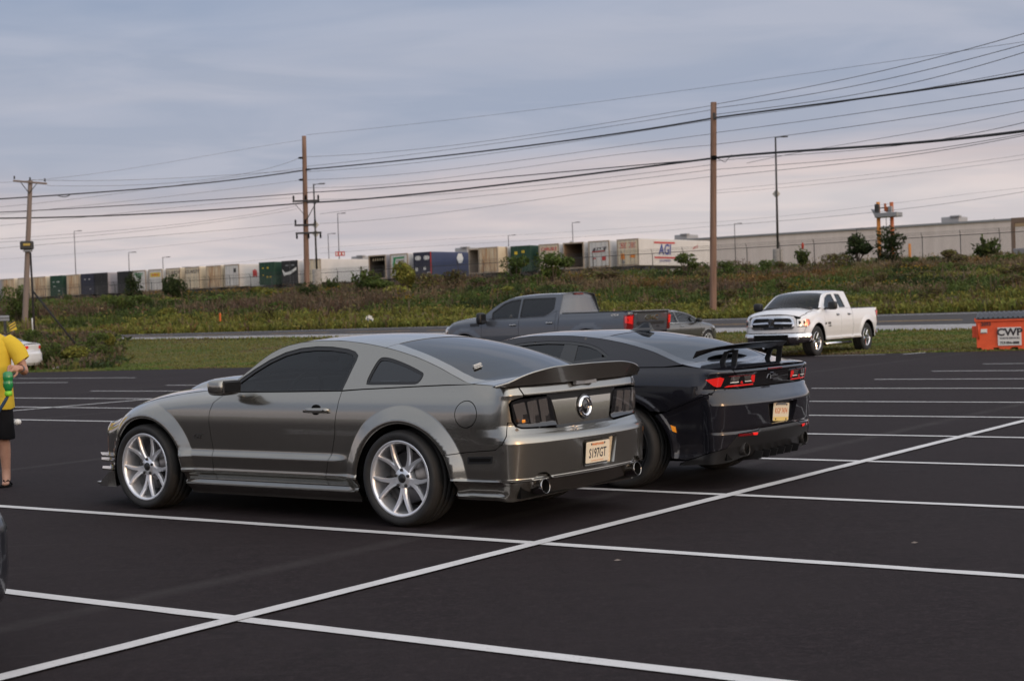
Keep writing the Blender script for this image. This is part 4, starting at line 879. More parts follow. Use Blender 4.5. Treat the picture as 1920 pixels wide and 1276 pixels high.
for k in range(140):
    qx = RNG.uniform(0, 1920); d = RNG.uniform(5, 40); Yk = 95.
    for _ in range(5): Xk = (qx-960)/FPX*Yk; Yk = float(roadF(Xk))+d
    zb = float(ground_z(Xk, Yk)); kd = ('bush', 'brown', 'lime', 'bush', 'bush')[k % 5] if qx < 1250 else ('brown', 'bush', 'brown')[k % 3]
    w = RNG.uniform(1.1, 3.2); hh = RNG.uniform(.7, 1.5)
    lab = f"{'broad' if w > 2.2 else 'small'} {dict(bush='green bushy', brown='brownish weedy', lime='yellow green')[kd]} shrub {'close to the road' if d < 14 else 'halfway up the bank' if d < 27 else 'high on the bank'}, below {min(MARKS, key=lambda m: abs(m[0]-qx))[1]}"
    if lab in used_ or len(lab.split()) > 16: continue
    used_.add(lab); f, st = SHM[kd][k % 2]; t = thing('shrub', lab, 'shrub', (Xk, Yk, zb-.05), RNG.uniform(0, 6), 'low shrubs among the weeds'); t.scale = (w, w, hh)
    for nm, me in (('foliage', f), ('stems', st)): link(bpy.data.objects.new(nm, me), t)
p = at(1505, 461, 113); props(MB().ellipsoid((0, 0, 0), (.10, .10, .26), 0, 1, 10, 6).build('seed_head', mat('red_seed_head', (.35, .04, .02), .8), None, tuple(p)), 'red seed head on top of the small sumac', 'seed head')
# far trees over the warehouse roof
for px, w, h, D, lab in ((1855, 46, 18, 330, 'rounded dark treetop over the warehouse roof near the right edge'), (1815, 24, 10, 330, 'small dark treetop beside the rooftop unit'), (1070, 30, 10, 300, 'dark treetop behind the open brown trailer')):
    p = at(px, 418 if px > 1500 else 452, D); t = thing('tree', lab, 'tree', (p[0], p[1], 4), RNG.uniform(0, 6)); f, st = SHM['bush'][1]; H = p[2]+h*D/FPX-4; t.scale = (w*D/FPX*1.2, w*D/FPX*1.2, H)
    tr = bpy.data.objects.new('crown', f); link(tr, t); link(bpy.data.objects.new('trunk', st), t)
RK = mat('pale_rock', (.22, .20, .18), .9); g = G(RK); g.link(g.ramp(g.noise(4, 5), [(.3, (.13, .12, .11)), (.75, (.28, .26, .24))]), g.b.inputs['Base Color'])
for px, y, w, h, D, lab in ((1600, 556, 30, 16, 84, 'largest pale rock on the bank behind the white pickup'), (1655, 549, 40, 9, 86, 'long flat pale rock on the bank right of the white pickup'), (1742, 557, 30, 8, 84, 'small flat pale rock in the middle of the right bank'), (1806, 566, 16, 10, 80, 'small pale rock above the dumpster')):
    p = at(px, y, D); s = D/FPX; b = MB(); b.ellipsoid((0, 0, 0), (w*s*.5, .5, h*s*.6), 0, .8, 12, 7); b.v = [(x*(1+.22*math.sin(9*x+7*z+px)), yy, z*(1+.3*math.sin(7*x+px))) for x, yy, z in b.v]
    props(b.build('rock', RK, None, (p[0], p[1], p[2])), lab, 'rock', 'pale rocks on the bank')
# ------------------------------------------------------------------ car-body surfaces
class Body:
    """half plan curve from the rear centre round the left side to the front centre, plus section offsets"""
    def __init__(s, plan, dside, drear, dfront):
        P = np.array(plan, float); c = np.r_[0, np.cumsum(np.linalg.norm(np.diff(P, axis=0), axis=1))]
        fx, fy = pchip(c, P[:, 0]), pchip(c, P[:, 1]); q = np.linspace(0, c[-1], 2400); x, y = fx(q), fy(q)
        k = np.hanning(61); k /= k.sum()
        def smooth(a, odd):
            l = (-a[60:0:-1] if odd else a[60:0:-1]); r = (-a[-2:-62:-1] if odd else a[-2:-62:-1])
            return np.convolve(np.r_[l, a, r], k, 'same')[60:-60]
        x, y = smooth(x, False), smooth(y, True)
        S = np.r_[0, np.cumsum(np.hypot(np.diff(x), np.diff(y)))]
        tx, ty = np.gradient(x, S), np.gradient(y, S); l = np.hypot(tx, ty)
        s.S, s.x, s.y, s.nx, s.ny, s.U = S, x, y, -ty/l, tx/l, S[-1]
        s.nx, s.ny = np.where(True, ty*0-ty/l, 0), tx/l
        # outward normal: left side must point to +y
        if s.ny[1200] < 0: s.nx, s.ny = -s.nx, -s.ny
        s.dside, s.drear, s.dfront = dside, drear, dfront
        i0, i1 = int(np.argmin(x+(y > 9)*9)), 0
        s.side = (S > np.interp(.0, [0], [0])) & (np.abs(s.ny) > .55)
    def ux(s, x): return float(np.interp(x, s.x[s.side], s.S[s.side]))
    def uy(s, y):
        h = s.S < s.S[s.side][0]+.15; return math.copysign(float(np.interp(abs(y), np.maximum.accumulate(s.y[h]), s.S[h])), y)
    def uf(s, y):
        h = s.S > s.S[s.side][-1]-.15; yy = s.y[h][::-1]; ss = s.S[h][::-1]
        u = float(np.interp(abs(y), np.maximum.accumulate(yy), ss)); return u if y >= 0 else 2*s.U-u
    def pos(s, u, z, off=0.):
        u = np.asarray(u, float); z = np.asarray(z, float); sg = np.ones_like(u)
        sg = np.where(u < 0, -1, sg); v = np.abs(u); sg = np.where(v > s.U, -sg, sg); v = np.where(v > s.U, 2*s.U-v, v)
        x, y, nx, ny = (np.interp(v, s.S, a) for a in (s.x, s.y, s.nx, s.ny))
        wr, wf = sstep(.2, .9, -nx), sstep(.2, .9, nx)
        D = (1-wr-wf)*s.dside(x, z)+wr*s.drear(y, z)+wf*s.dfront(y, z)+off
        return np.stack([x+nx*D, sg*(y+ny*D), z], -1)
class Top:
    """strip over the car from nose to tail between the two upper edges of the sides"""
    def __init__(s, body, xk, ze, zc, bul, p=2.2):
        s.fe, s.fc, s.fb, s.p = pchip(xk, ze), pchip(xk, zc), pchip(xk, bul), p
        s.g = np.linspace(xk[0], xk[-1], 900); s.E = body.pos(np.array([body.ux(v) for v in s.g]), s.fe(s.g))
    def pos(s, x0, t, off=0.):
        x0 = np.asarray(x0, float); t = np.asarray(t, float)
        ex, ey, ez = (np.interp(x0, s.g, s.E[:, k]) for k in range(3)); a = np.abs(t)
        return np.stack([ex+s.fb(x0)*(1-a*a), ey*t, ez+(np.maximum(s.fc(x0)-ez, 0))*(1-a**s.p)], -1)
def skin(fn, poly, holes=(), step=.03, asp=1., off=0., flange=.012, ctr=None, feats=()):
    """triangulated patch of a parametric surface inside an outline; returns verts, faces, loop normals"""
    sc = lambda P: [(a, b*asp) for a, b in P]
    loops = [densify(sc(poly), step*.8)]+[densify(sc(h), step*.8) for h in holes]
    V, Ed = [], []
    for lp in loops:
        b = len(V); V += lp; Ed += [(b+i, b+(i+1) % len(lp)) for i in range(len(lp))]
    A = np.array(loops[0]); lo, hi = A.min(0), A.max(0)
    gx, gy = np.arange(lo[0]+step*.5, hi[0], step), np.arange(lo[1]+step*.5, hi[1], step)
    FP = []
    for ft in feats:      # points along creases, so that the triangles follow them
        q = np.array(sc(ft)); dd = np.r_[0, np.cumsum(np.linalg.norm(np.diff(q, axis=0), axis=1))]
        t = np.arange(0, dd[-1], step*.35); q = np.stack([np.interp(t, dd, q[:, 0]), np.interp(t, dd, q[:, 1])], -1)
        k = in_poly(q, A)
        for lp in loops[1:]: k &= ~in_poly(q, lp)
        q = q[k]
        if len(q): q = q[np.minimum.reduce([seg_dist(q, lp) for lp in loops]) > step*.12]
        if len(q): FP.append(q)
    if FP: FP = np.concatenate(FP); V += [tuple(q) for q in FP]
    if len(gx) and len(gy):
        Gd = np.stack(np.meshgrid(gx, gy), -1).reshape(-1, 2); Gd = Gd[in_poly(Gd, A)]
        for lp in loops[1:]: Gd = Gd[~in_poly(Gd, lp)] if len(Gd) else Gd
        if len(Gd):
            d = np.minimum.reduce([seg_dist(Gd, lp) for lp in loops]); Gd = Gd[d > step*.5]
            if len(FP) and len(Gd): Gd = Gd[np.array([((FP-q)**2).sum(1).min() for q in Gd]) > (step*.45)**2]
            V += [tuple(q) for q in Gd]
    co, _, Fc = delaunay_2d_cdt([Vector(q) for q in V], Ed, [], 0, 1e-6)[:3]
    Q = np.array([(q[0], q[1]) for q in co]); Fc = [tuple(f) for f in Fc]
    cen = np.array([Q[list(f)].mean(0) for f in Fc]); ok = in_poly(cen, loops[0])
    for lp in loops[1:]: ok &= ~in_poly(cen, lp)
    Fc = [f for f, k in zip(Fc, ok) if k]
    a, b = Q[:, 0], Q[:, 1]/asp; e = .004
    P = fn(a, b); nn = np.cross(fn(a+e, b)-fn(a-e, b), fn(a, b+e)-fn(a, b-e)); nn /= np.linalg.norm(nn, axis=1)[:, None]+1e-12
    c = np.stack([np.clip(P[:, 0], *((-.5, 2.5) if ctr is None else ctr[0])), P[:, 1]*0, np.full(len(P), .55 if ctr is None else ctr[1])], 1)
    if np.median(((P-c)*nn).sum(1)) < 0: nn = -nn
    P = P+nn*off
    out, used = [], {}
    for f in Fc:
        p = P[list(f)]; k = np.cross(p[1]-p[0], p[2]-p[0])
        if k @ nn[list(f)].sum(0) < 0: f = f[::-1]
        out.append(f)
        for i in range(3):
            ed = (f[i], f[(i+1) % 3]); used[ed] = used.get(ed, 0)+1
    ln = [tuple(nn[i]) for f in out for i in f]; VV = [tuple(q) for q in P]
    if flange:
        bd = [ed for ed in used if (ed[1], ed[0]) not in used]; m = {}
        for i, j in bd:
            for q in (i, j):
                if q not in m: m[q] = len(VV); VV.append(tuple(P[q])); VV.append(tuple(P[q]-nn[q]*flange))
            f = (m[j], m[i], m[i]+1, m[j]+1); p = [np.array(VV[q]) for q in f]
            k = np.cross(p[1]-p[0], p[3]-p[0]); k /= np.linalg.norm(k)+1e-12; out.append(f); ln += [tuple(k)]*4
    return VV, out, ln
def skin_part(name, mats, parent, fn, poly, holes=(), step=.03, asp=1., off=0., flange=.012, mirror=False, gap=0., ctr=None, feats=()):
    VV, Fc, ln = skin(fn, inset(poly, gap), [inset(h, -gap) for h in holes], step, asp, off, flange, ctr, feats)
    objs = []
    for sg in ((1, -1) if mirror else (1,)):
        me = bpy.data.meshes.new(name)
        me.from_pydata([(x, sg*y, z) for x, y, z in VV], [], Fc if sg > 0 else [f[::-1] for f in Fc])
        if sg > 0: nl = ln
        else:
            nl = []; i = 0
            for f in Fc: nl += [(x, -y, z) for x, y, z in ln[i:i+len(f)][::-1]]; i += len(f)
        me.polygons.foreach_set('use_smooth', [True]*len(Fc)); me.materials.append(mats); me.update()
        me.normals_split_custom_set(nl)
        o = bpy.data.objects.new(name, me); link(o, parent); objs.append(o)
    return objs

# ------------------------------------------------------------------ wheels
def wheel_meshes(R, rim, width, n_spoke, style, rimmat, key):
    """tyre outside radius R, rim radius, tyre width; outer face at local z = 0"""
    k = rim/.25; b = MB()
    b.lathe([(.205*k, -width*.9), (.222*k, -.06), (.230*k, -.03), (.234*k, -.008), (.249*k, 0), (.256*k, -.006), (.256*k, -.02), (.24*k, -.05)], 56)
    def bar(r0, t0, r1, t1, w0, w1, h0, h1, dp):
        secs = []
        for q in np.linspace(0, 1, 7):
            r = (r0+(r1-r0)*q)*k; t = math.radians(t0+(t1-t0)*float(sstep(.18, 1.15, q))/float(sstep(.18, 1.15, 1))); c = np.array([r*math.cos(t), r*math.sin(t)])
            n = np.array([-math.sin(t), math.cos(t)]); w = (w0+(w1-w0)*q)*k/2; h = h0+(h1-h0)*q**1.5
            secs.append([(*(c-n*w), h-.012), (*(c-n*w*.62), h), (*(c+n*w*.62), h), (*(c+n*w), h-.012), (*(c+n*w*.9), h-dp), (*(c-n*w*.9), h-dp)])
        b.loft(secs, smooth=False)
    st = 360/n_spoke
    for i in range(n_spoke):
        a = 90+i*st
        if style == 'Y':
            for sg in (-1, 1): bar(.03, a+sg*6, .240, a+sg*st*.255, .042, .023, -.040, -.010, .034)
        elif style == 'S':
            bar(.02, a, .240, a, .075, .085, -.030, -.014, .03)
    b.lathe([(.0, -.035), (.062*k, -.035), (.072*k, -.048), (.075*k, -.09)], 30)
    for i in range(5):
        t = math.radians(90+36+i*72); b.lathe([(0, -.022), (.010*k, -.024), (.011*k, -.036)], 8, 1, frame((.056*k*math.cos(t), .056*k*math.sin(t), 0), (1, 0, 0), (0, 1, 0)))
    b.lathe([(0, -.026), (.027*k, -.027), (.031*k, -.035)], 20, 1)
    rimme = b.mesh('rim', [rimmat, M['blacktrim']])
    t = MB(); s = R-rim
    t.lathe([(rim*1.0, -.008), (rim+.20*s, .006), (rim+.50*s, .013), (rim+.80*s, .006), (R-.012, -.008), (R-.004, -.020), (R, -.04), (R, -.078), (R-.007, -.080), (R-.007, -.088), (R, -.090), (R, -width*.5-.005), (R-.007, -width*.5-.003), (R-.007, -width*.5+.003), (R, -width*.5+.005), (R, -width+.09), (R-.007, -width+.088), (R-.007, -width+.08), (R, -width+.078), (R, -width+.04), (R-.012, -width+.005), (rim+.5*s, -width-.012), (rim, -width)], 72)
    tyme = t.mesh('tyre', [M['rubber']])
    d = MB(); d.lathe([(0, -.10), (.09*k, -.10), (.095*k, -.118), (.17*k, -.118), (.17*k, -.14), (0, -.14)], 40)
    dme = d.mesh('brake_disc', [M['disc']])
    c = MB(); c.loft([[(r*k*math.cos(w), r*k*math.sin(w), h) for r, h in ((.115, -.085), (.178, -.085), (.184, -.10), (.184, -.15), (.11, -.15))] for w in np.linspace(-.55, .55, 7)])
    return dict(rim=rimme, tyre=tyme, disc=dme, cal=c.mesh('brake_caliper', [M['darksteel']]))
def put_wheel(root, W, x, y, z, side, cal=0., steer=0.):
    X = frame((x, y*side, z), (math.cos(steer), math.sin(steer), 0), (0, 0, -side))
    w = bpy.data.objects.new('wheel', W['rim']); link(w, root); w.matrix_local = Matrix(X.tolist())
    for nm, q in (('tyre', 'tyre'), ('brake_disc', 'disc'), ('brake_caliper', 'cal')):
        o = bpy.data.objects.new(nm, W[q]); link(o, w)
        if q == 'cal': o.rotation_euler = (0, 0, cal if side > 0 else math.pi-cal)
    return w
def cabin(root, xs, zseat, ztop, wid, mir=True):
    """seats, dashboard, wheel: dark shapes behind tinted glass"""
    for x, sc in xs:
        for sg in (-1, 1):
            b = MB(); y = sg*wid
            b.loft([[(x+dx+px, y+py*w, z) for px, py in ((.07, -.24), (.0, -.22), (-.06, 0), (.0, .22), (.07, .24), (.11, .2), (.11, -.2))] for dx, z, w in ((.12, zseat, .9), (.05, zseat+.25, 1), (-.03, zseat+.48*sc, .85), (-.05, zseat+.53*sc, .55))], 0)
            b.ellipsoid((x-.05, y, zseat+.65*sc), (.06, .13, .085), 0, .7)
            b.box((x+.30, y, zseat-.02), (.50, .46, .14), 0, .05)
            b.build('seat', M['interior'], root)
    x = xs[0][0]
    b = MB(); b.box((x+1.05, 0, zseat+.33), (.45, wid*2+.62, .26), 0, .1); b.build('dashboard', M['interior'], root)
    b = MB(); c = np.array([x+.62, wid, zseat+.36]); a1 = np.array([0, 1, 0]); a2 = np.array([-.42, 0, .9])
    b.tube([c+.185*(math.cos(t)*a1+math.sin(t)*a2) for t in np.linspace(0, 2*math.pi, 25)], .016, 6, 0, False)
    b.tube([c-a1*.17, c+a1*.17], .02, 6); b.build('steering_wheel', M['blacktrim'], root)
    if mir:
        b = MB(); b.box((x+.68, 0, ztop-.12), (.04, .25, .07), 0, .02); b.build('rear_view_mirror', M['blacktrim'], root)

# ------------------------------------------------------------------ the grey-green coupe
def build_mustang(root):
    P = M['mustang']
    zk = [.13, .17, .20, .232, .245, .26, .30, .335, .36, .42, .445, .50, .55, .65, .72, .80, .86, .91, .94, .97, 1.0, 1.1, 1.2, 1.3, 1.38]
    wk = [-.10, -.085, -.060, -.046, -.046, -.066, -.052, -.033, -.040, -.037, -.0365, -.0365, -.034, -.028, -.025, -.029, -.040, -.062, -.080, -.098, -.114, -.168, -.226, -.288, -.345]
    base = pchip(zk, wk)
    crease = pchip([.30, .345, .38, .425, .447, .452, .498, .51], [0, .012, .016, .021, .0245, .0245, .001, 0])
    xk = [-.97, -.75, -.59, -.43, -.24, .03, .37, .64, .85, 1.07, 1.32, 1.47, 1.59, 1.69, 1.80, 1.97, 2.23, 2.52, 2.80, 3.03, 3.14, 3.30, 3.45]
    ze = [.985, .998, 1.01, 1.06, 1.13, 1.21, 1.28, 1.315, 1.33, 1.33, 1.30, 1.245, 1.16, 1.08, 1.01, .968, .948, .914, .868, .805, .752, .70, .67]
    fze = pchip(xk, ze)
    AC = ((-.02, .30, .432), (2.70, .30, .436))
    def flare(x, z):
        d = 0
        for cx, cz, r0 in AC:
            r = np.hypot(x-cx, z-cz); low = sstep(.18, .34, z)
            d = d+np.where(r < .56, np.interp(r, [.40, r0-.004, r0+.012, r0+.03, r0+.118, r0+.128], [.026, .030, .044, .047, .005, 0]), 0)*low
        return d
    def dside(x, z):
        d = base(z)+crease(z)*sstep(.50, .66, x)*sstep(2.34, 2.24, x)
        zt = fze(x); f = sstep(1.72, 1.98, x); d = d-f*.085*np.clip((z-zt+.12)/.12, 0, 1)**2.2
        rr = sstep(-.50, -.80, x); d = d-rr*(.02*np.clip((z-zt+.07)/.07, 0, 1)**2)
        # bumper ledge carried round the rear corner
        ld = np.interp(z, [.30, .345, .35, .40, .60, .645, .70, .72], [0, .012, .010, .012, .014, .010, -.004, -.004])
        d = d+ld*sstep(-.60, -.86, x)
        return d+flare(x, z)
    rnd = lambda y, z: 1-.62*np.clip(np.abs(y)/.86, 0, 1)**2.6*(np.asarray(z) < .70)
    drear = lambda y, z: rnd(y, z)*np.interp(z, [.14, .22, .33, .345, .36, .45, .60, .625, .645, .66, .70, .72, .90, .93, .985, 1.03], [-.06, -.02, .060, .094, .083, .095, .116, .108, .090, .06, .004, -.004, .0, .004, -.014, -.05])
    pf = pchip([.12, .16, .20, .28, .36, .50, .62, .70, .80], [.05, .06, .02, -.01, .0, .015, .01, -.03, -.12]); dfront = lambda y, z: pf(z)
    plan = [(-.975, 0), (-.968, .3), (-.958, .55), (-.938, .72), (-.905, .815), (-.84, .875), (-.70, .912), (-.45, .926), (0, .93), (.6, .93), (1.4, .93), (2.2, .93), (2.7, .922), (3.0, .895), (3.2, .845), (3.36, .765), (3.47, .64), (3.54, .45), (3.58, .22), (3.59, 0)]
    B = Body(plan, dside, drear, dfront); U = B.ux; Uy = B.uy; fn = B.pos
    zc = [1.0, 1.02, 1.045, 1.10, 1.175, 1.262, 1.335, 1.36, 1.365, 1.357, 1.327, 1.28, 1.20, 1.125, 1.055, .99, .985, .965, .93, .862, .80, .74, .70]
    bul = [-.02, -.05, -.13, -.13, -.12, -.09, -.02, .0, .0, .02, .07, .11, .15, .18, .20, .21, .17, .16, .2, .30, .36, .3, .2]
    T = Top(B, xk, ze, zc, bul)
    sx = lambda pts: [(U(x), z) for x, z in pts]
    A = 2.2
    dF = [(1.80, .947), (1.84, .925), (1.92, .87), (1.955, .79), (1.96, .71), (1.945, .58), (1.925, .46), (1.93, .32), (1.93, .262)]
    dR = [(.602, .96), (.60, .85), (.62, .75), (.635, .63), (.665, .53), (.70, .43), (.735, .33), (.745, .262)]
    g = .0028
    cr = [sx([(x, z) for x in np.linspace(.45, 2.4, 60)]) for z in (.425, .447, .4525, .498, .51)]
    door, _ = skin_part('door', P, root, fn, sx(dF+dR[::-1]+[(1.1, .953)]), step=.03, asp=A, mirror=True, gap=g, feats=cr)
    fcx, fcz, fr = AC[1]; rcx, rcz, rr = AC[0]
    fa = arc((fcx, fcz), fr, 38, 184, 40)
    ring = lambda c, r0: [sx(arc(c, r0+k, -10, 190, 90)) for k in (.006, .012, .021, .030, .0735, .112, .118, .128, .134)]
    fF, fR = ring(AC[1][:2], fr), ring(AC[0][:2], AC[0][2])
    skin_part('front_fender', P, root, fn, sx([(1.80, .947), (1.955, .971), (2.1, .957), (2.23, .946), (2.38, .932), (2.52, .912), (2.66, .892), (2.80, .866), (2.92, .838), (3.02, .803), (3.06, .68)]+fa+[(2.268, .262)]+dF[:0:-1]), step=.026, asp=A, mirror=True, gap=g, feats=fF+cr)
    ra = arc((rcx, rcz), rr, 149.5, 5, 40)[:]
    seam = [(-.60, .545), (-.82, .562), (-.862, .60), (-.885, .66), (-.895, .745)]
    lampo = [(.700, .912), (.742, .908), (.800, .893), (.816, .87), (.800, .76), (.79, .745)]
    q = sx(dR[:1]+[(.40, .972), (.15, .981), (-.07, .99), (-.35, 1.0), (-.59, 1.007), (-.75, .998), (-.86, .992)])+[(Uy(.80), .987), (Uy(.735), .986), (Uy(.70), .925)]+[(Uy(y), z) for y, z in lampo]+sx(seam[::-1])+sx(ra+[(.412, .262)])+sx(dR[:0:-1])
    fuel = [(-.585+.092*math.cos(t), .805+.092*math.sin(t)) for t in np.linspace(0, 2*math.pi, 40, endpoint=False)]
    skin_part('quarter_panel', P, root, fn, q, [sx(fuel)], step=.024, asp=A, mirror=True, gap=g, feats=fR+cr)
    skin_part('fuel_door', P, root, fn, sx(fuel), step=.02, asp=A, gap=.0030, mirror=False)
    # rear bumper wraps from arch to arch
    hump = lambda y: .338+.052*math.exp(-((abs(y)-.60)/.075)**4)
    half = [(Uy(y), .683) for y in (0.0, .2)]+[(Uy(.36), .682), (Uy(.73), .70), (Uy(.775), .716), (Uy(.79), .745)]+sx(seam[::-1])+sx([(-.392, .519)]+arc((rcx, rcz), rr, 152, 174, 8)+[(-.452, .345)])+[(Uy(y), hump(y)) for y in np.linspace(.86, 0, 36)]
    sym = half+[(-u, z) for u, z in half[-2:0:-1]]
    prec = round_poly([(Uy(.195), .574), (Uy(-.262), .574), (Uy(-.215), .388), (Uy(.165), .388)], .02)
    skin_part('rear_bumper', P, root, fn, sym, [prec], step=.022, asp=2.2, gap=g, flange=.03, feats=[[(u, z) for u in np.linspace(-1.5, 1.5, 150)] for z in (.345, .36, .625, .645, .66)]+fR)
    vh = [(Uy(y), hump(y)-.012) for y in np.linspace(0, .86, 36)]+sx([(-.455, .335), (-.465, .20)])+[(Uy(.7), .195), (Uy(.4), .20), (0, .205)]
    skin_part('rear_valance', P, root, fn, vh+[(-u, z) for u, z in vh[-2:0:-1]], step=.03, asp=2, off=-.022, flange=.02)
    b = MB()   # number-plate recess
    for V in (((-1.075, .2, .574), (-1.075, -.265, .574), (-1.045, -.25, .566), (-1.045, .19, .566)), ((-1.075, -.262, .574), (-1.075, -.215, .388), (-1.045, -.205, .392), (-1.045, -.25, .566)), ((-1.045, .19, .566), (-1.045, -.25, .566), (-1.045, -.205, .392), (-1.045, .16, .392)), ((-1.045, .16, .392), (-1.045, -.205, .392), (-1.075, -.215, .388), (-1.075, .165, .388)), ((-1.075, .2, .574), (-1.045, .19, .566), (-1.045, .16, .392), (-1.075, .165, .388))): b.add(V, [(0, 1, 2, 3)])
    b.build('plate_recess', P, root)
    PX = frame((-1.071, -.005, .482), (0, -1, 0), (-.10, 0, 1))
    b = MB(); b.prism(round_poly([(-.150, -.076), (.150, -.076), (.150, .076), (-.150, .076)], .012), -.002, .002, 0, PX); pl = b.build('number_plate', M['plate'], root)
    b = MB(); b.text('S197GT', .092, PX @ frame((0, -.012, .0025), (.78, 0, 0), (0, 1, 0)) @ np.diag([.74, 1.05, 1, 1]), 0, .0008, 0, .001)
    b.text('PENNSYLVANIA', .021, PX @ frame((0, .054, .0025), (1, 0, 0), (0, 1, 0)), 1, .0006, 0, .001); b.box((0, -.062, .003), (.16, .004, .001), 1, 0, PX)
    b.build('lettering', [M['ink'], M['plateink']], pl)
    for sx_ in (-.085, .085): b = MB(); b.box((sx_, .058, .003), (.014, .014, .003), 0, .002, PX); b.build('plate_bolt', M['ink'], pl)
    # boot lid and tail
    lid = [(Uy(y), z) for y, z in ((.728, .986), (.693, .925), (.69, .919), (.43, .917), (.2, .917), (0, .917))]
    lid = [(0, .986)]+lid; lid = lid+[(-u, z) for u, z in lid[-2:0:-1]]
    skin_part('boot_lid', P, root, fn, lid, step=.03, asp=2, gap=g)
    blk = [(Uy(y), z) for y, z in ((.44, .914), (-.44, .914), (-.36, .684), (.36, .684))]
    skin_part('tail_surround', M['blacktrim'], root, fn, blk, step=.05, asp=1, off=-.010, flange=0)
    pan = round_poly([(Uy(.385), .886), (Uy(-.385), .886), (Uy(-.325), .693), (Uy(.325), .693)], .012)
    skin_part('tail_panel', M['mustang'], root, lambda u, z: fn(u, .79+(z-.79)*.0)+np.stack([.012*(z-.69)+.22*(z-.69)**2-.004, z*0, z-.79], -1), pan, step=.04, asp=1, off=-.002)
    b = MB(); b.loft([[(-.988+.012*(1-abs(y)/.13)-.012, y, z) for z in (.967, .992)]+[(-.972, y, z) for z in (.994, .965)] for y in np.linspace(-.13, .13, 5)], smooth=False); b.build('boot_handle', M['steel'], root)
    EX = frame((-.978, -.005, .803), (0, -1, 0), (0, 0, 1))
    b = MB(); b.lathe([(.052, .004), (.056, .012), (.066, .016), (.078, .012), (.083, .0)], 40, 0, EX); b.lathe([(0, .006), (.045, .004), (.053, .0)], 32, 1, EX); b.lathe([(.083, -.002), (.088, .003), (.092, -.004)], 40, 1, EX)
    for a in (60, 120, 200, 250, 300): b.box((.067*math.cos(math.radians(a)), .067*math.sin(math.radians(a)), .0165), (.008, .012, .001), 1, 0, EX)
    b.text('GT', .05, EX @ frame((0, 0, .008), (1, 0, 0), (0, 1, 0)), 0, .002, .15, .001); b.build('boot_badge', [M['chrome'], M['gloss']], root)
    # tail lamps: black bezel, smoked lens, three leaning segments
    lamp = round_poly([(.806, .885), (.74, .903), (.445, .909), (.41, .897), (.348, .70), (.362, .689), (.73, .704), (.772, .722), (.79, .75)], .02, 3)
    for sg in (1, -1):
        lu = [(Uy(y*sg), z) for y, z in lamp]
        bz, = skin_part('tail_lamp', M['gloss'], root, fn, lu, step=.03, asp=1, off=.004, gap=.003, flange=.02)
        def seg(y0, y1, zt0, zt1, zb): return round_poly([(Uy(sg*(y0+.02)), zt0), (Uy(sg*(y1+.022)), zt1), (Uy(sg*(y1-.018)), zb), (Uy(sg*(y0-.018)), zb)], .010, 3)
        for y0, y1, a0, a1, zb in ((.772, .672, .868, .880, .738), (.650, .552, .878, .888, .722), (.530, .435, .886, .892, .712)):
            s, = skin_part('lamp_segment', M['smokeseg'], bz, fn, seg(y0, y1, a0, a1, zb), step=.02, asp=1, off=.0055, flange=.003)
            s2, = skin_part('lamp_bulb', M['segdark'], bz, fn, [(Uy(sg*y), z) for y, z in ((y1+.032, zb+.004), (y1+.040, zb+.058), (y1-.004, zb+.062), (y1-.012, zb+.004))], step=.02, asp=1, off=.0065, flange=.003)
    if True:
        b = MB(); b.box((-.968, .742, .752), (.01, .035, .022), 0, .004); b.build('lamp_reflector', M['amber'], root)
    # ducktail spoiler
    zl = pchip([0, .4, .6, .75, .86, .905], [1.118, 1.112, 1.092, 1.060, 1.016, 1.000]); xl = pchip([0, .5, .72, .82, .905], [-1.045, -1.025, -.985, -.945, -.86]); xf = pchip([0, .6, .80, .905], [-.76, -.76, -.77, -.83])
    secs = []
    for y in np.linspace(-.905, .905, 61):
        a = abs(y); z1, x1, x0 = float(zl(a)), float(xl(a)), float(xf(a)); zb = min(.994, z1-.004) if a > .84 else .992; xb = x1+.045*min(1, (z1-zb)/.09)
        zf = 1.012 if a < .7 else 1.012-.014*(a-.7)/.2
        secs.append([(x0, y, zf-.006), (x0-.02, y, zf+.002), (x0+(x1-x0)*.45, y, zf+(z1-zf)*.36), (x0+(x1-x0)*.8, y, zf+(z1-zf)*.76), (x1+.012, y, z1), (x1, y, z1+.001), (x1-.002, y, z1-.005), (x1+.020*min(1, (z1-zb)/.09), y, zb+(z1-zb)*.52), (xb, y, zb), (x0-.05, y, zb-.012)])
    b = MB(); b.loft(secs); o = b.build('spoiler', P, root)
    o.data.set_sharp_from_angle(angle=math.radians(35))
    # upper side: pillars and roof rail, with window openings
    dlo = [(.602, .966), (.587, 1.03), (.571, 1.11), (.556, 1.18), (.558, 1.215), (.60, 1.243), (.68, 1.263), (.85, 1.282), (1.01, 1.287), (1.17, 1.277), (1.32, 1.247), (1.46, 1.193), (1.59, 1.122), (1.70, 1.052), (1.79, .985), (1.795, .953)]
    rail = [(x, float(fze(x))-.002) for x in (1.955, 1.88, 1.80, 1.745, 1.69, 1.64, 1.59, 1.53, 1.47, 1.40, 1.32, 1.2, 1.07, .95, .85, .74, .64, .5, .37, .2, .03, -.1, -.24, -.34, -.43, -.51, -.59)]
    qw = smooth_poly([(.385, 1.02), (.385, 1.06), (.362, 1.14), (.335, 1.188), (.29, 1.198), (.20, 1.185), (.05, 1.145), (-.09, 1.098), (-.128, 1.075), (-.118, 1.035), (-.09, 1.012), (-.03, 1.008), (.17, 1.007), (.36, 1.006)], 4)
    up = rail+[(-.35, 1.004), (-.07, .994), (.15, .985), (.40, .976), (.596, .966)]+dlo[:]
    skin_part('roof_pillar', P, root, fn, sx(up), [sx(qw)], step=.022, asp=1.2, mirror=True, gap=.0018)
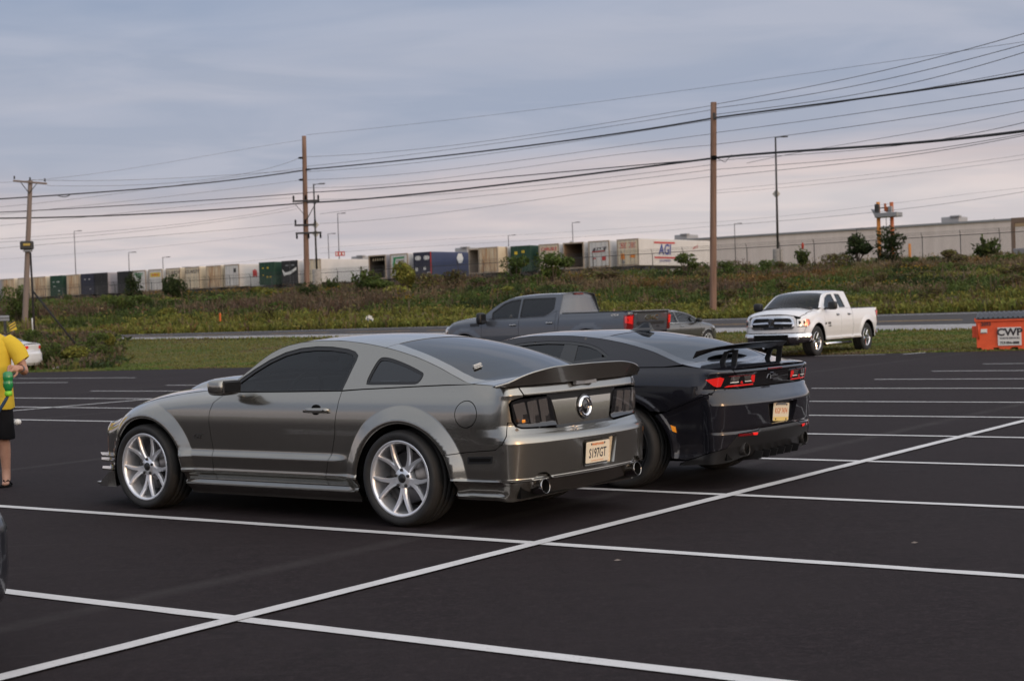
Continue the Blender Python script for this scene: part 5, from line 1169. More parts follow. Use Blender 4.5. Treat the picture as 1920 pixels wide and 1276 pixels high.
    dl = sx(dlo); gl = sx([(.622, .974), (.610, 1.03), (.594, 1.11), (.582, 1.175), (.59, 1.203), (.62, 1.222), (.70, 1.240), (.85, 1.256), (1.01, 1.260), (1.17, 1.250), (1.31, 1.222), (1.45, 1.168), (1.58, 1.098), (1.69, 1.026), (1.762, .972), (1.765, .964)])
    skin_part('window_seal', M['blacktrim'], root, fn, dl, [gl], step=.03, asp=1.2, off=-.004, mirror=True)
    skin_part('door_window', M['glass'], root, fn, gl, step=.05, asp=1, off=-.012, flange=0, mirror=True)
    qs = sx(qw); skin_part('quarter_window_seal', M['blacktrim'], root, fn, qs, [inset(qs, .020)], step=.03, asp=1.2, off=-.003, mirror=True)
    skin_part('quarter_window', M['rearglass'], root, fn, inset(qs, .020), step=.05, asp=1, off=-.008, flange=0, mirror=True)
    # top: bonnet, cowl, windscreen, roof, rear window, deck
    rect = lambda a, b, t, n=10: [(a+(b-a)*i/n, -t) for i in range(n)]+[(b, -t+2*t*i/n) for i in range(n)]+[(b-(b-a)*i/n, t) for i in range(n)]+[(a, t-2*t*i/n) for i in range(n)]
    hb = skin_part('bonnet', P, root, T.pos, rect(1.985, 3.13, .985), step=.045, asp=.8)
    skin_part('nose_panel', P, root, T.pos, rect(3.135, 3.45, .985), step=.045, asp=.8)
    skin_part('cowl', M['blacktrim'], root, T.pos, rect(1.80, 1.98, .97), step=.06, asp=.8, off=-.012, flange=0)
    ws = rect(1.385, 1.86, .93); skin_part('windscreen', M['clear'], root, T.pos, ws, step=.06, asp=.8, off=-.002, flange=0)
    for sg in (-1, 1): skin_part('pillar_cap', P, root, T.pos, [(1.385, sg*.935), (1.385, sg), (1.5, sg), (1.6, sg), (1.7, sg), (1.80, sg), (1.94, sg), (1.94, sg*.935), (1.8, sg*.935), (1.6, sg*.935)], step=.03, asp=.6)
    skin_part('roof', P, root, T.pos, rect(.315, 1.38, 1.0), step=.04, asp=.8)
    bl = [(.31, -.80), (.31, .80)]+[(x, t) for x, t in ((.15, .845), (0, .865), (-.2, .88), (-.4, .885), (-.50, .875), (-.56, .83), (-.585, .76), (-.59, .6), (-.59, .3), (-.59, 0))]
    bl = bl[:2]+bl[2:]+[(x, -t) for x, t in bl[-2:1:-1]]
    skin_part('rear_window', M['rearglass'], root, T.pos, bl, step=.05, asp=.8, off=-.003, flange=0)
    for sg in (-1, 1): skin_part('rear_pillar', P, root, T.pos, [(.31, sg), (.31, sg*.802), (.15, sg*.847), (0, sg*.867), (-.2, sg*.882), (-.4, sg*.887), (-.50, sg*.877), (-.56, sg*.832), (-.588, sg*.76), (-.588, sg), (-.43, sg), (-.24, sg), (.03, sg), (.2, sg)], step=.03, asp=.8, flange=.006)
    skin_part('rear_deck', P, root, T.pos, rect(-.955, -.594, .985), step=.05, asp=.8)
    b = MB()
    for i, (y, w, h) in enumerate(((.44, .085, .006), (.46, .05, .004), (.43, .07, .004))):
        for k in range(6):
            p = T.pos(np.array([-.33-.022*i+.004*k]), np.array([(.70-.020*k+.02*i)]))[0]; b.box(tuple(p+np.array([-.004, 0, .006])), (.012, .013, h), 0, 0)
    b.build('window_sticker', M['offwhite'], root)
    # bonnet scoop
    secs = []
    for x in np.linspace(2.10, 2.95, 16):
        f = float(sstep(2.97, 2.66, x)); w = .40+.04*f; p0 = T.pos(np.array([x-.16]), np.array([0.]))[0]; h = .062*f*float(sstep(2.02, 2.2, x)*.75+.25)
        secs.append([(x, yy*w, p0[2]-.03-(.05*yy*yy)+(h+.03)*(1-abs(yy)**4.5)) for yy in np.linspace(-1, 1, 17)])
    b = MB(); b.loft(secs, closed=False, caps=False); b.build('bonnet_scoop', P, root)
    # front bumper, lamps, grille, splitter and fins
    Uf = B.uf
    fb = [(B.U, .672)]+[(Uf(y), .672+.004) for y in (.2, .4, .55)]+[(Uf(.64), .690)]+sx([(3.36, .683), (3.2, .735), (3.06, .786), (3.062, .68)])+sx(arc((fcx, fcz), fr, 37.5, 2, 14)+[(3.14, .19)])+sx([(3.3, .17)])+[(Uf(.5), .165), (B.U, .165)]
    gh = round_poly([(Uf(.50), .62), (Uf(-.50), .62), (Uf(-.44), .40), (Uf(.44), .40)], .03)
    skin_part('front_bumper', P, root, fn, fb+[(2*B.U-u, z) for u, z in fb[-2:0:-1]], [gh], step=.035, asp=1.6, gap=g, ctr=((-.5, 2.5), .4))
    skin_part('grille', M['blacktrim'], root, fn, inset(gh, -.01), step=.06, off=-.04, flange=0)
    skin_part('headlamp', M['lampwhite'], root, fn, sx([(3.20, .728), (3.10, .765), (3.14, .70), (3.3, .66), (3.34, .69)]), step=.03, off=.003, mirror=True)
    for sg in (1, -1):
        for z, x0, x1, y0, y1 in ((.415, 3.30, 3.60, .84, .60), (.375, 3.32, 3.55, .83, .63), (.30, 3.34, 3.55, .81, .62)):
            b = MB(); b.loft([[(x0-.1, sg*(y0+.01), z+.0), (x0, sg*(y0+.035), z+.008), (x1, sg*(y1+.05), z+.004), (x1-.02, sg*(y1-.05), z-.008), (x0-.1, sg*(y0-.1), z-.02)], [(x0-.1, sg*(y0+.01), z-.012), (x0, sg*(y0+.035), z-.006), (x1, sg*(y1+.05), z-.006), (x1-.02, sg*(y1-.05), z-.02), (x0-.1, sg*(y0-.1), z-.035)]], smooth=False); b.build('bumper_fin', P, root)
    pass
    b = MB()
    for sg in (1, -1): b.loft([[(3.12, sg*.90, .30), (3.20, sg*.895, .285), (3.36, sg*.84, .205), (3.52, sg*.70, .175), (3.30, sg*.70, .175)], [(3.12, sg*.885, .165), (3.22, sg*.89, .165), (3.42, sg*.82, .16), (3.55, sg*.68, .155), (3.30, sg*.68, .155)]], smooth=False)
    b.box((3.40, 0, .165), (.40, 1.4, .018), 0, .006); b.build('splitter', P, root)
    # side skirt, lower lip
    skirt = [(2.262, .262), (.42, .262), (.425, .232), (.44, .15), (2.23, .15), (2.255, .232)]
    skin_part('side_skirt', P, root, fn, sx(skirt), step=.03, asp=2.4, mirror=True, gap=.001, off=.001)
    b = MB()
    for sg in (1, -1): b.loft([[(x, sg*.90, .238), (x, sg*.918, .234), (x, sg*.918, .229), (x, sg*.88, .226)] for x in np.linspace(.45, 2.235, 12)], smooth=False)
    b.build('sill_strip', P, root)
    # side vent behind the rear wheel, script badge, handles, mirrors
    skin_part('bumper_vent', M['blacktrim'], root, fn, round_poly(sx([(-.585, .512), (-.80, .518), (-.79, .470), (-.585, .462)]), .008), step=.03, off=.0015, mirror=True, flange=.004)
    skin_part('vent_slot', M['inner'], root, fn, round_poly(sx([(-.60, .502), (-.785, .507), (-.78, .483), (-.60, .477)]), .006), step=.03, off=.003, mirror=True, flange=.004)
    BX = frame(fn(np.array([U(2.10)]), np.array([.602]))[0]+np.array([0, .002, 0]), (-1, 0, 0), (0, .0, 1))
    b = MB(); b.text('GT', .068, BX @ np.diag([1.1, .8, 1, 1]), 0, .003, .25, .001); b.build('fender_badge', M['darksteel'], root)
    for sg in (1, -1):
        y = fn(np.array([U(.80)]), np.array([.82]))[0][1]
        b = MB(); b.ellipsoid((.815, sg*(y-.004), .818), (.052, .010, .046), 1, .9, 20, 10); b.loft([[(x, sg*(y+o+.010), .820+h) , (x, sg*(y+o+.010), .820-h), (x, sg*(y+o-.006), .820-h*1.1), (x, sg*(y+o-.006), .820+h*1.1)] for x, h, o in ((.935, .010, .0), (.925, .015, .014), (.86, .017, .020), (.74, .019, .020), (.69, .018, .016), (.678, .012, .0))], 0)
        b.box((.715, sg*(y+.032), .822), (.012, .003, .010), 1, .002)
        b.build('door_handle', [P, M['inner']], root)
        b = MB(); b.ellipsoid((1.66, sg*1.015, 1.000), (.095, .115, .066), 0, .55, 24, 14)
        b.loft([[(1.72, sg*.88, .955), (1.66, sg*.88, .95), (1.66, sg*.88, .975), (1.72, sg*.88, .985)], [(1.70, sg*.97, .965), (1.64, sg*.97, .96), (1.64, sg*.97, .985), (1.70, sg*.97, .99)]], 0)
        m = b.build('wing_mirror', [P], root)
        b = MB(); b.box((1.568, sg*1.018, 1.002), (.012, .185, .098), 0, .01); b.box((1.5665, sg*1.018, 1.002), (.014, .165, .080), 1, .004); b.build('mirror_glass', [M['blacktrim'], M['gloss']], m)
    # exhaust tips
    for sg in (1, -1):
        X = frame((-1.035, sg*.60, .298), (0, 1, 0), (.12, 0, 1)); X[:3, 2] *= 1
        if X[0, 2] > 0: X = frame((-1.035, sg*.60, .298), (0, -1, 0), (.12, 0, 1))
        b = MB(); b.lathe([(.046, -.22), (.050, -.02), (.051, 0), (.0495, .001), (.048, -.003), (.046, -.10), (0, -.12)], 28, [0, 0, 0, 0, 1, 1], X); b.build('exhaust_tip', [M['steelchrome'], M['inner']], root)
    # wheels, underside, cabin
    W = wheel_meshes(.345, .270, .27, 5, 'Y', M['rim'], 'm')
    for x in (0, 2.72):
        for sg in (1, -1): put_wheel(root, W, x, .935 if x == 0 else .925, .345, sg, .55 if x == 0 else 2.5)
    arches = [arc((rcx, rcz), rr-.012, 0, 180, 20), arc((fcx, fcz), fr-.012, 0, 180, 20)]
    sh = [(3.3, .60), (3.05, .74), (2.5, .86), (1.9, .91), (.6, .93), (-.5, .95), (-.80, .93), (-.80, .40), (-.48, .40)]+arches[0][::-1]+[(.45, .30), (2.22, .30)]+arches[1][::-1]+[(3.2, .30)]
    skin_part('inner_shell', M['inner'], root, fn, sx(sh), step=.08, asp=1.5, off=-.06, flange=0, mirror=True)
    b = MB(); b.box((1.36, 0, .25), (1.75, 1.70, .14), 0); b.box((1.3, 0, .26), (4.2, 1.06, .14), 0); b.box((-.72, 0, .30), (.42, 1.5, .16), 0); b.box((-.84, 0, .62), (.10, 1.55, .5), 0); b.box((3.2, 0, .40), (.2, 1.3, .4), 0)
    for cx, cz, r in AC:
        for sg in (1, -1):
            w = [(cx+(r-.004)*math.cos(t), cz+(r-.004)*math.sin(t)) for t in np.linspace(-.12, math.pi+.12, 30)]
            b.loft([[(x, sg*.885, z) for x, z in w], [(x, sg*.52, z) for x, z in w]], closed=False, caps=False)
    b.build('underbody', M['inner'], root)
    b = MB(); b.box((1.0, 0, .50), (3.6, 1.5, .03)); b.build('cabin_floor', M['inner'], root)
    cabin(root, ((.82, 1.), (.10, .72)), .55, 1.30, .36)
    return root
M['steelchrome'] = mat('burnished_steel', (.42, .41, .40), .16, 1.)
M['smokeseg'] = mat('smoked_lamp_segment', (.17, .155, .15), .12, .6, .5, 1)
M['segdark'] = mat('dark_lamp_bulb', (.02, .018, .018), .2, 0, .5, 1)
MUSTANG_POSE = (-.282, 11.773, math.radians(143.77))
mu = thing('parked_coupe', 'grey green coupe with silver split-spoke wheels, cream number plate and ducktail spoiler', 'car', (MUSTANG_POSE[0], MUSTANG_POSE[1], 0), MUSTANG_POSE[2])
build_mustang(mu)
# ------------------------------------------------------------------ the charcoal coupe with the rear wing
def build_camaro(root):
    P = M['camaro']
    zk = [.13, .17, .22, .26, .30, .40, .50, .60, .68, .76, .84, .90, .95, .985, 1.02, 1.1, 1.2, 1.28, 1.34]
    wk = [-.10, -.085, -.055, -.045, -.050, -.040, -.030, -.018, -.008, -.004, -.008, -.020, -.040, -.066, -.090, -.150, -.232, -.30, -.36]
    base = pchip(zk, wk)
    xk = [-.98, -.85, -.73, -.58, -.44, -.24, -.12, .09, .39, .69, .99, 1.21, 1.38, 1.55, 1.70, 1.85, 2.05, 2.4, 2.8, 3.1, 3.3, 3.5]
    ze = [.968, .982, .995, 1.022, 1.068, 1.135, 1.165, 1.21, 1.255, 1.278, 1.282, 1.268, 1.235, 1.165, 1.085, 1.01, .965, .95, .90, .83, .77, .72]
    fze = pchip(xk, ze)
    AC = ((-.02, .315, .44), (2.81, .31, .42))
    def dside(x, z):
        d = base(z)
        hk = np.exp(-((x+.05)/.55)**2)*np.exp(-((z-.80)/.22)**2)*.020; d = d+hk       # haunch over the rear wheel
        zt = fze(x); f = sstep(1.80, 2.05, x); d = d-f*.085*np.clip((z-zt+.12)/.12, 0, 1)**2.2
        # lower body cut in below the slanting bumper line
        ln = .64+(np.clip(-x, .3, 1)-.44)*.36; d = d-sstep(.03, -.05, z-ln)*.026*sstep(-.40, -.60, x)*sstep(.2, .4, z)
        for cx, cz, r0 in AC:
            r = np.hypot(x-cx, z-cz); d = d+np.where(r < .53, np.interp(r, [.40, r0-.004, r0+.01, r0+.045, r0+.055], [0, .004, .012, .010, 0]), 0)
        return d
    def drear(y, z):
        v = .022*(1-np.clip(np.abs(y)/.9, 0, 1)**2)
        return np.interp(z, [.14, .24, .34, .42, .455, .475, .50, .60, .685, .71, .73, .80, .812, .83, .925, .945, .965, .99], [-.10, -.04, .03, .055, .062, .048, .060, .075, .085, .080, .066, .012, .0, .004, .020, .030, .028, -.04])*(1-.65*np.clip(np.abs(y)/.86, 0, 1)**2.4*(np.asarray(z) < .79))+v*np.interp(z, [.4, .7, .8], [1, 1, 0])
    dfront = lambda y, z: np.interp(z, [.12, .2, .5, .65, .8], [.04, .02, .03, 0, -.14])
    plan = [(-.955, 0), (-.95, .3), (-.935, .55), (-.905, .72), (-.86, .825), (-.78, .895), (-.62, .925), (-.4, .935), (0, .94), (.6, .935), (1.4, .93), (2.2, .93), (2.8, .925), (3.1, .90), (3.32, .85), (3.5, .76), (3.62, .62), (3.7, .40), (3.74, .2), (3.75, 0)]
    B = Body(plan, dside, drear, dfront); U, Uy, fn = B.ux, B.uy, B.pos
    zc = [.988, 1.004, 1.018, 1.042, 1.098, 1.178, 1.215, 1.255, 1.297, 1.312, 1.312, 1.30, 1.27, 1.205, 1.13, 1.06, 1.0, .985, .95, .89, .83, .78]
    bul = [-.115, -.08, -.06, -.07, -.10, -.12, -.12, -.08, -.04, 0, .02, .06, .10, .14, .18, .2, .2, .18, .22, .3, .3, .2]
    T = Top(B, xk, ze, zc, bul); sx = lambda pts: [(U(x), z) for x, z in pts]; A = 2.; g = .0028
    dR = [(.60, 1.0), (.585, .85), (.60, .70), (.64, .52), (.69, .40), (.72, .27)]
    dF = [(1.84, .975), (1.92, .90), (1.95, .7), (1.93, .45), (1.93, .27)]
    fcx, fcz, fr = AC[1]; rcx, rcz, rr = AC[0]
    skin_part('door', P, root, fn, sx(dF+dR[::-1]+[(1.2, .99)]), step=.05, asp=A, mirror=True, gap=g)
    skin_part('front_fender', P, root, fn, sx([(1.84, .976), (2.05, .963), (2.4, .948), (2.8, .898), (3.05, .84), (3.1, .60)]+arc((fcx, fcz), fr, 44, 184, 30)+[(2.388, .27)]+dF[:0:-1]), step=.045, asp=A, mirror=True, gap=g)
    lampo = [(.66, .932), (.78, .928), (.86, .905), (.83, .83)]
    line = [(-.845, .80), (-.64, .715), (-.445, .64)]
    arcR = arc((rcx, rcz), rr, 131, 6, 36)
    ringR = [sx(arc((rcx, rcz), rr+k, -10, 190, 80)) for k in (.01, .045, .055)]
    q = sx([(.60, 1.001), (.3, 1.002), (-.05, 1.003), (-.4, 1.003), (-.58, 1.010), (-.73, .995), (-.84, .984)])+[(Uy(.80), .976), (Uy(.68), .972), (Uy(.66), .95)]+[(Uy(y), z) for y, z in lampo]+sx(line)+sx(arcR+[(.42, .27)])+sx(dR[:0:-1])
    skin_part('quarter_panel', P, root, fn, q, step=.028, asp=A, mirror=True, gap=g, feats=ringR)
    half = [(Uy(y), .812) for y in (0, .3, .6)]+[(Uy(.83), .83)]+sx(line)+sx(arc((rcx, rcz), rr, 137, 182, 14))+sx([(-.47, .26), (-.60, .245), (-.78, .30)])+[(Uy(.76), .345), (Uy(.66), .452), (Uy(.40), .462), (Uy(.36), .478), (0, .478)]
    prec = round_poly([(Uy(.275), .668), (Uy(-.275), .668), (Uy(-.215), .50), (Uy(.215), .50)], .02)
    skin_part('rear_bumper', P, root, fn, half+[(-u, z) for u, z in half[-2:0:-1]], [prec], step=.026, asp=2.2, gap=g, flange=.05, feats=[[(u, z) for u in np.linspace(-1.5, 1.5, 150)] for z in (.685, .71, .73, .80)]+ringR)
    vh = [(0, .474), (Uy(.36), .474), (Uy(.40), .458), (Uy(.66), .448), (Uy(.76), .340)]+sx([(-.78, .296), (-.60, .24), (-.52, .20)])+[(Uy(.7), .22), (Uy(.5), .25), (0, .25)]
    skin_part('diffuser', M['blacktrim'], root, fn, vh+[(-u, z) for u, z in vh[-2:0:-1]], step=.035, asp=2, off=-.004, flange=.03)
    for y in (-.34, -.20, -.06, .08, .22, .36):
        b = MB(); b.prism([(-.90, .30), (-1.03, .285), (-1.01, .225), (-.80, .20)], -.006, .006, 0, frame((0, y, 0), (1, 0, 0), (0, 0, 1))); b.build('diffuser_fin', M['blacktrim'], root)
    b = MB(); b.lathe([(.0, 0)], 4) if False else None
    rx = -1.0
    b.add([(rx, .27, .668), (rx, -.27, .668), (rx, -.21, .50), (rx, .21, .50)], [(0, 1, 2, 3)]); b.build('plate_recess', M['gloss'], root)
    PX = frame((-1.018, -.02, .583), (0, -1, .0), (-.08, 0, 1)) @ frame((0, 0, 0), (1, -.07, 0), (.07, 1, 0))
    b = MB(); b.prism(round_poly([(-.15, -.076), (.15, -.076), (.15, .076), (-.15, .076)], .012), -.002, .002, 0, PX)
    b.box((0, -.060, .0026), (.29, .034, .001), 1, 0, PX); b.box((0, .066, .0026), (.17, .018, .001), 2, 0, PX); pl = b.build('number_plate', [M['plate'], M['plate2'], M['steel']], root)
    b = MB(); b.text('KGP 7474', .060, PX @ frame((0, .006, .003), (.85, 0, 0), (0, 1, 0)) @ np.diag([.95, 1.1, 1, 1]), 0, .0008)
    b.build('lettering', [M['plateink'], M['ink']], pl)
    for x in (-.1, .1):
        for z in (.062, -.062): b = MB(); b.box((x, z, .003), (.016, .014, .003), 0, 0, PX); b.build('plate_bolt', M['ink'], pl)
    lid = [(0, .968), (Uy(.5), .968), (Uy(.672), .968), (Uy(.655), .945), (Uy(.65), .935), (Uy(.3), .936), (0, .936)]
    skin_part('boot_lid', P, root, fn, lid+[(-u, z) for u, z in lid[-2:0:-1]], step=.035, asp=2, gap=g)
    blk = [(Uy(.645), .931), (Uy(-.645), .931), (Uy(-.66), .816), (Uy(.66), .816)]
    skin_part('tail_panel', M['gloss'], root, fn, blk, step=.04, off=-.006, flange=0)
    lamp = [(.905, .905), (.80, .927), (.70, .928), (.335, .922), (.32, .912), (.335, .836), (.35, .828), (.80, .826), (.85, .84)]
    for sg in (1, -1):
        m = lambda pts: [((U(-.845-(1-y)*.6+.0)*sg if False else (U(-.80+(y-.90)*1.0)*sg)) if y > .9 else Uy(y*sg), z) for y, z in pts]
        bz, = skin_part('tail_lamp', M['gloss'], root, fn, round_poly(m(lamp), .012, 3), step=.03, off=.003, gap=.002, flange=.015)
        for pts, mm in (([(.902, .900), (.80, .918), (.765, .905), (.79, .842), (.82, .838), (.845, .850)], 'redlens'), ([(.72, .846), (.36, .845), (.36, .833), (.76, .833)], 'redlens'), ([(.395, .915), (.345, .913), (.345, .855), (.375, .856), (.41, .89)], 'redlens'), ([(.72, .922), (.345, .919), (.345, .914), (.72, .917)], 'reddark'), ([(.552, .875), (.543, .875), (.525, .853), (.565, .853)], 'redlens'), ([(.685, .914), (.575, .913), (.60, .878), (.70, .88)], 'smokeseg'), ([(.52, .913), (.415, .913), (.40, .895), (.42, .878), (.50, .878)], 'smokeseg'), ([(.69, .872), (.59, .872), (.59, .864), (.70, .864)], 'offwhite'), ([(.50, .872), (.40, .872), (.39, .864), (.495, .864)], 'offwhite')):
            skin_part('lamp_lens', M[mm], bz, fn, m(pts), step=.03, off=.005, flange=.004)
    BX = frame((-.972, 0, .882), (0, -1, 0), (0, 0, 1)) @ np.diag([.85, .85, 1, 1])
    b = MB(); b.prism([(-.085, -.018), (-.03, -.018), (-.03, -.034), (.04, -.034), (.04, -.018), (.075, -.018), (.085, .018), (.03, .018), (.03, .034), (-.04, .034), (-.04, .018), (-.075, .018)], 0, .006, 0, BX)
    b.prism([(-.065, -.009), (.062, -.009), (.068, .009), (-.060, .009)], .0081, .010, 1, BX); b.build('boot_badge', [M['chrome'], M['gloss']], root)
    b = MB(); b.text('1SS', .042, frame((-1.020, .40, .628), (.06, -1, 0), (0, 0, 1)), 0, .002, .3); b.build('bumper_badge', M['steel'], root)
    b = MB(); b.box((-.985, 0, .953), (.012, .26, .016), 0, .004); b.build('brake_light', M['reddark'], root)
    for sg in (1, -1):
        skin_part('rear_reflector', M['reddark'], root, fn, [(Uy(sg*y), z) for y, z in ((.66, .452), (.42, .445), (.43, .425), (.66, .432))], step=.03, off=.006, flange=.01)
        skin_part('reflector_glint', M['redglint'], root, fn, [(Uy(sg*y), z) for y, z in ((.49, .450), (.42, .446), (.43, .427), (.48, .430))], step=.03, off=.009, flange=.01)
        X = frame((-.985, sg*.56, .322), (0, -1, 0), (.10, 0, 1))
        b = MB(); b.lathe([(.045, -.30), (.051, -.03), (.053, 0), (.051, .002), (.048, -.004), (.046, -.12), (0, -.13)], 28, [0, 0, 0, 0, 1, 1], X); b.build('exhaust_tip', [M['darksteel'], M['inner']], root)
    skin_part('side_marker', M['amber'], root, fn, sx([(-.475, .535), (-.515, .52), (-.52, .472), (-.485, .485)]), step=.03, off=.006, flange=.008, mirror=True)  # unlit marker; the sunset glow in it comes from the material's emission
    # pillars and side glass
    dlo = [(.20, 1.075), (.17, 1.09), (.175, 1.105), (.24, 1.14), (.30, 1.168), (.39, 1.195), (.46, 1.208), (.61, 1.226), (.86, 1.234), (1.06, 1.226), (1.16, 1.217), (1.31, 1.185), (1.45, 1.125), (1.60, 1.05), (1.68, 1.0), (1.60, .995), (1.1, 1.012), (.60, 1.035), (.35, 1.055)]
    rail = [(x, float(fze(x))-.002) for x in (1.84, 1.70, 1.62, 1.55, 1.46, 1.38, 1.3, 1.21, 1.1, .99, .84, .69, .54, .39, .24, .09, -.02, -.12, -.24, -.34, -.44, -.51, -.57)]
    up = [(1.84, .980)]+rail+[(-.4, 1.007), (-.05, 1.007), (.3, 1.006), (.6, 1.005), (1.2, .994)]
    d0 = sx(dlo)
    skin_part('roof_pillar', P, root, fn, sx(up), [d0], step=.028, asp=1.2, mirror=True, gap=.0015)
    skin_part('window_seal', M['gloss'], root, fn, d0, [inset(d0, .020)], step=.03, asp=1.2, off=-.003, mirror=True)
    skin_part('door_window', M['privacy'], root, fn, inset(sx([(.645, 1.033), (.665, 1.229), (.86, 1.234), (1.06, 1.226), (1.16, 1.217), (1.31, 1.185), (1.45, 1.125), (1.60, 1.05), (1.68, 1.0), (1.60, .995), (1.1, 1.012)]), .016), step=.06, off=-.012, flange=0, mirror=True)
    skin_part('middle_pillar', M['gloss'], root, fn, sx([(.66, 1.04), (.675, 1.222), (.53, 1.21), (.50, 1.05)]), step=.05, off=-.006, mirror=True)
    skin_part('quarter_window', M['privacy'], root, fn, sx([(.51, 1.05), (.535, 1.205), (.42, 1.19), (.32, 1.16), (.25, 1.125), (.235, 1.09), (.27, 1.075)]), step=.06, off=-.010, flange=0, mirror=True)
    rect = lambda a, b, t, n=10: [(a+(b-a)*i/n, -t) for i in range(n)]+[(b, -t+2*t*i/n) for i in range(n)]+[(b-(b-a)*i/n, t) for i in range(n)]+[(a, t-2*t*i/n) for i in range(n)]
    skin_part('bonnet', P, root, T.pos, rect(1.96, 3.45, .985), step=.08, asp=.8)
    skin_part('windscreen', M['clear'], root, T.pos, rect(1.30, 1.94, .94), step=.1, asp=.8, off=-.002, flange=0)
    skin_part('roof', P, root, T.pos, rect(.33, 1.295, 1.0), step=.05, asp=.8)
    bl = [(.325, -.80), (.325, .80), (.1, .845), (-.2, .87), (-.40, .875), (-.50, .85), (-.55, .78), (-.56, .5), (-.56, 0), (-.56, -.5), (-.55, -.78), (-.50, -.85), (-.40, -.875), (-.2, -.87), (.1, -.845)]
    skin_part('rear_window', M['rearglass'], root, T.pos, bl, step=.05, asp=.8, off=-.003, flange=0)
    for sg in (-1, 1):
        skin_part('rear_pillar', P, root, T.pos, [(.325, sg), (.325, sg*.803), (.1, sg*.848), (-.2, sg*.873), (-.40, sg*.878), (-.50, sg*.853), (-.553, sg*.78), (-.56, sg*.77), (-.565, sg), (-.4, sg), (-.2, sg), (.1, sg)], step=.03, asp=.8, flange=.006)
        skin_part('pillar_cap', P, root, T.pos, [(1.30, sg*.945), (1.30, sg), (1.5, sg), (1.7, sg), (1.84, sg), (1.84, sg*.945), (1.6, sg*.945)], step=.04, asp=.8)
    skin_part('rear_deck', P, root, T.pos, rect(-.965, -.566, .985), step=.05, asp=.8)
    # lip along the deck edge
    # shark-fin aerial
    b = MB(); b.loft([[(x+lean, w*k, z) for x, k in ((x0, 0), (x0-.04, 1), (x1+.02, 1), (x1, 0), (x1+.02, -1), (x0-.04, -1))] for z, x0, x1, w, lean in ((1.285, .44, .17, .036, 0), (1.300, .43, .175, .034, 0), (1.318, .37, .19, .014, 0), (1.352, .315, .205, .007, 0), (1.368, .285, .215, .004, 0))], smooth=False); b.build('aerial', M['gloss'], root)
    # wing on two open stands
    secs = []
    for y in np.linspace(-.80, .80, 33):
        s = 1-.72*max(0, (abs(y)-.45)/.35)**1.3; x1, x0 = -.85+.17*max(0, (abs(y)-.5)/.3)**1.5, -.545; dz = .016*(1-abs(y/.8)**2)-.03*max(0, (abs(y)-.5)/.3)**2; s = max(s, .25); c = x1+(x0-x1)*s
        prof = [(0, .068), (.12, .071), (.45, .044), (.8, .012), (1, -.006), (.93, -.014), (.6, .000), (.3, .028), (.06, .056)]
        secs.append([(x1+(c-x1)*t, y, 1.108+h*.72+dz) for t, h in prof])
    b = MB(); b.loft(secs); w = b.build('wing', M['carbon'], root); w.data.set_sharp_from_angle(angle=math.radians(40))
    for sg in (1, -1):
        y = sg*.42; FX = frame((0, y, 0), (1, 0, 0), (0, 0, 1)); b = MB()
        for q in ([(-.665, .975), (-.715, .975), (-.775, 1.115), (-.735, 1.11)], [(-.79, .972), (-.835, .970), (-.86, 1.125), (-.815, 1.125)], [(-.715, .972), (-.79, .972), (-.80, .998), (-.727, 1.0)], [(-.765, 1.095), (-.82, 1.10), (-.82, 1.13), (-.77, 1.118)]): b.prism(q, -.010, .010, 0, FX)
        b.build('wing_stand', M['carbon'], root)
    fb = [(B.U, .70), (B.uf(.5), .715)]+sx([(3.45, .72), (3.3, .765), (3.05, .835), (3.1, .60)])+sx(arc((fcx, fcz), fr, 42, 2, 12)+[(3.24, .2)])+[(B.uf(.5), .17), (B.U, .17)]
    skin_part('front_bumper', P, root, fn, fb+[(2*B.U-u, z) for u, z in fb[-2:0:-1]], step=.08, asp=1.5, gap=g)
    skin_part('side_skirt', M['blacktrim'], root, fn, sx([(2.388, .266), (.42, .266), (.43, .16), (2.36, .16)]), step=.06, asp=2, mirror=True, off=.006)
    for sg in (1, -1):
        b = MB(); b.ellipsoid((1.66, sg*1.03, 1.03), (.09, .11, .062), 0, .55, 18, 10); b.box((1.66, sg*.91, .99), (.06, .14, .03), 0, .01); b.build('wing_mirror', P, root)
    W = wheel_meshes(.352, .262, .29, 5, 'Y', M['rimdark'], 'c')
    for x in (0, 2.81):
        for sg in (1, -1): put_wheel(root, W, x, .93, .352, sg, .5 if x == 0 else 2.5)
    sh = [(3.3, .60), (3.05, .76), (2.5, .86), (1.9, .93), (.6, .95), (-.5, .95), (-.76, .92), (-.76, .42), (-.46, .42)]+arc((rcx, rcz), rr-.012, 0, 180, 20)[::-1]+[(.45, .3), (2.36, .3)]+arc((fcx, fcz), fr-.012, 0, 180, 20)[::-1]+[(3.25, .3)]
    skin_part('inner_shell', M['inner'], root, fn, sx(sh), step=.1, asp=1.5, off=-.06, flange=0, mirror=True)
    b = MB(); b.box((1.4, 0, .26), (1.8, 1.7, .14)); b.box((1.3, 0, .27), (4.2, 1.06, .14)); b.box((-.72, 0, .34), (.36, 1.5, .2)); b.box((-.85, 0, .66), (.10, 1.5, .5)); b.box((3.2, 0, .4), (.2, 1.3, .4))
    for cx, cz, r in AC:
        for sg in (1, -1):
            w = [(cx+(r-.004)*math.cos(t), cz+(r-.004)*math.sin(t)) for t in np.linspace(-.12, math.pi+.12, 30)]
            b.loft([[(x, sg*.885, z) for x, z in w], [(x, sg*.52, z) for x, z in w]], closed=False, caps=False)
    b.build('underbody', M['inner'], root)
    b = MB(); b.box((1.0, 0, .5), (3.6, 1.5, .03)); b.build('cabin_floor', M['inner'], root)
    cabin(root, ((.75, 1.), (.05, .7)), .52, 1.25, .36)
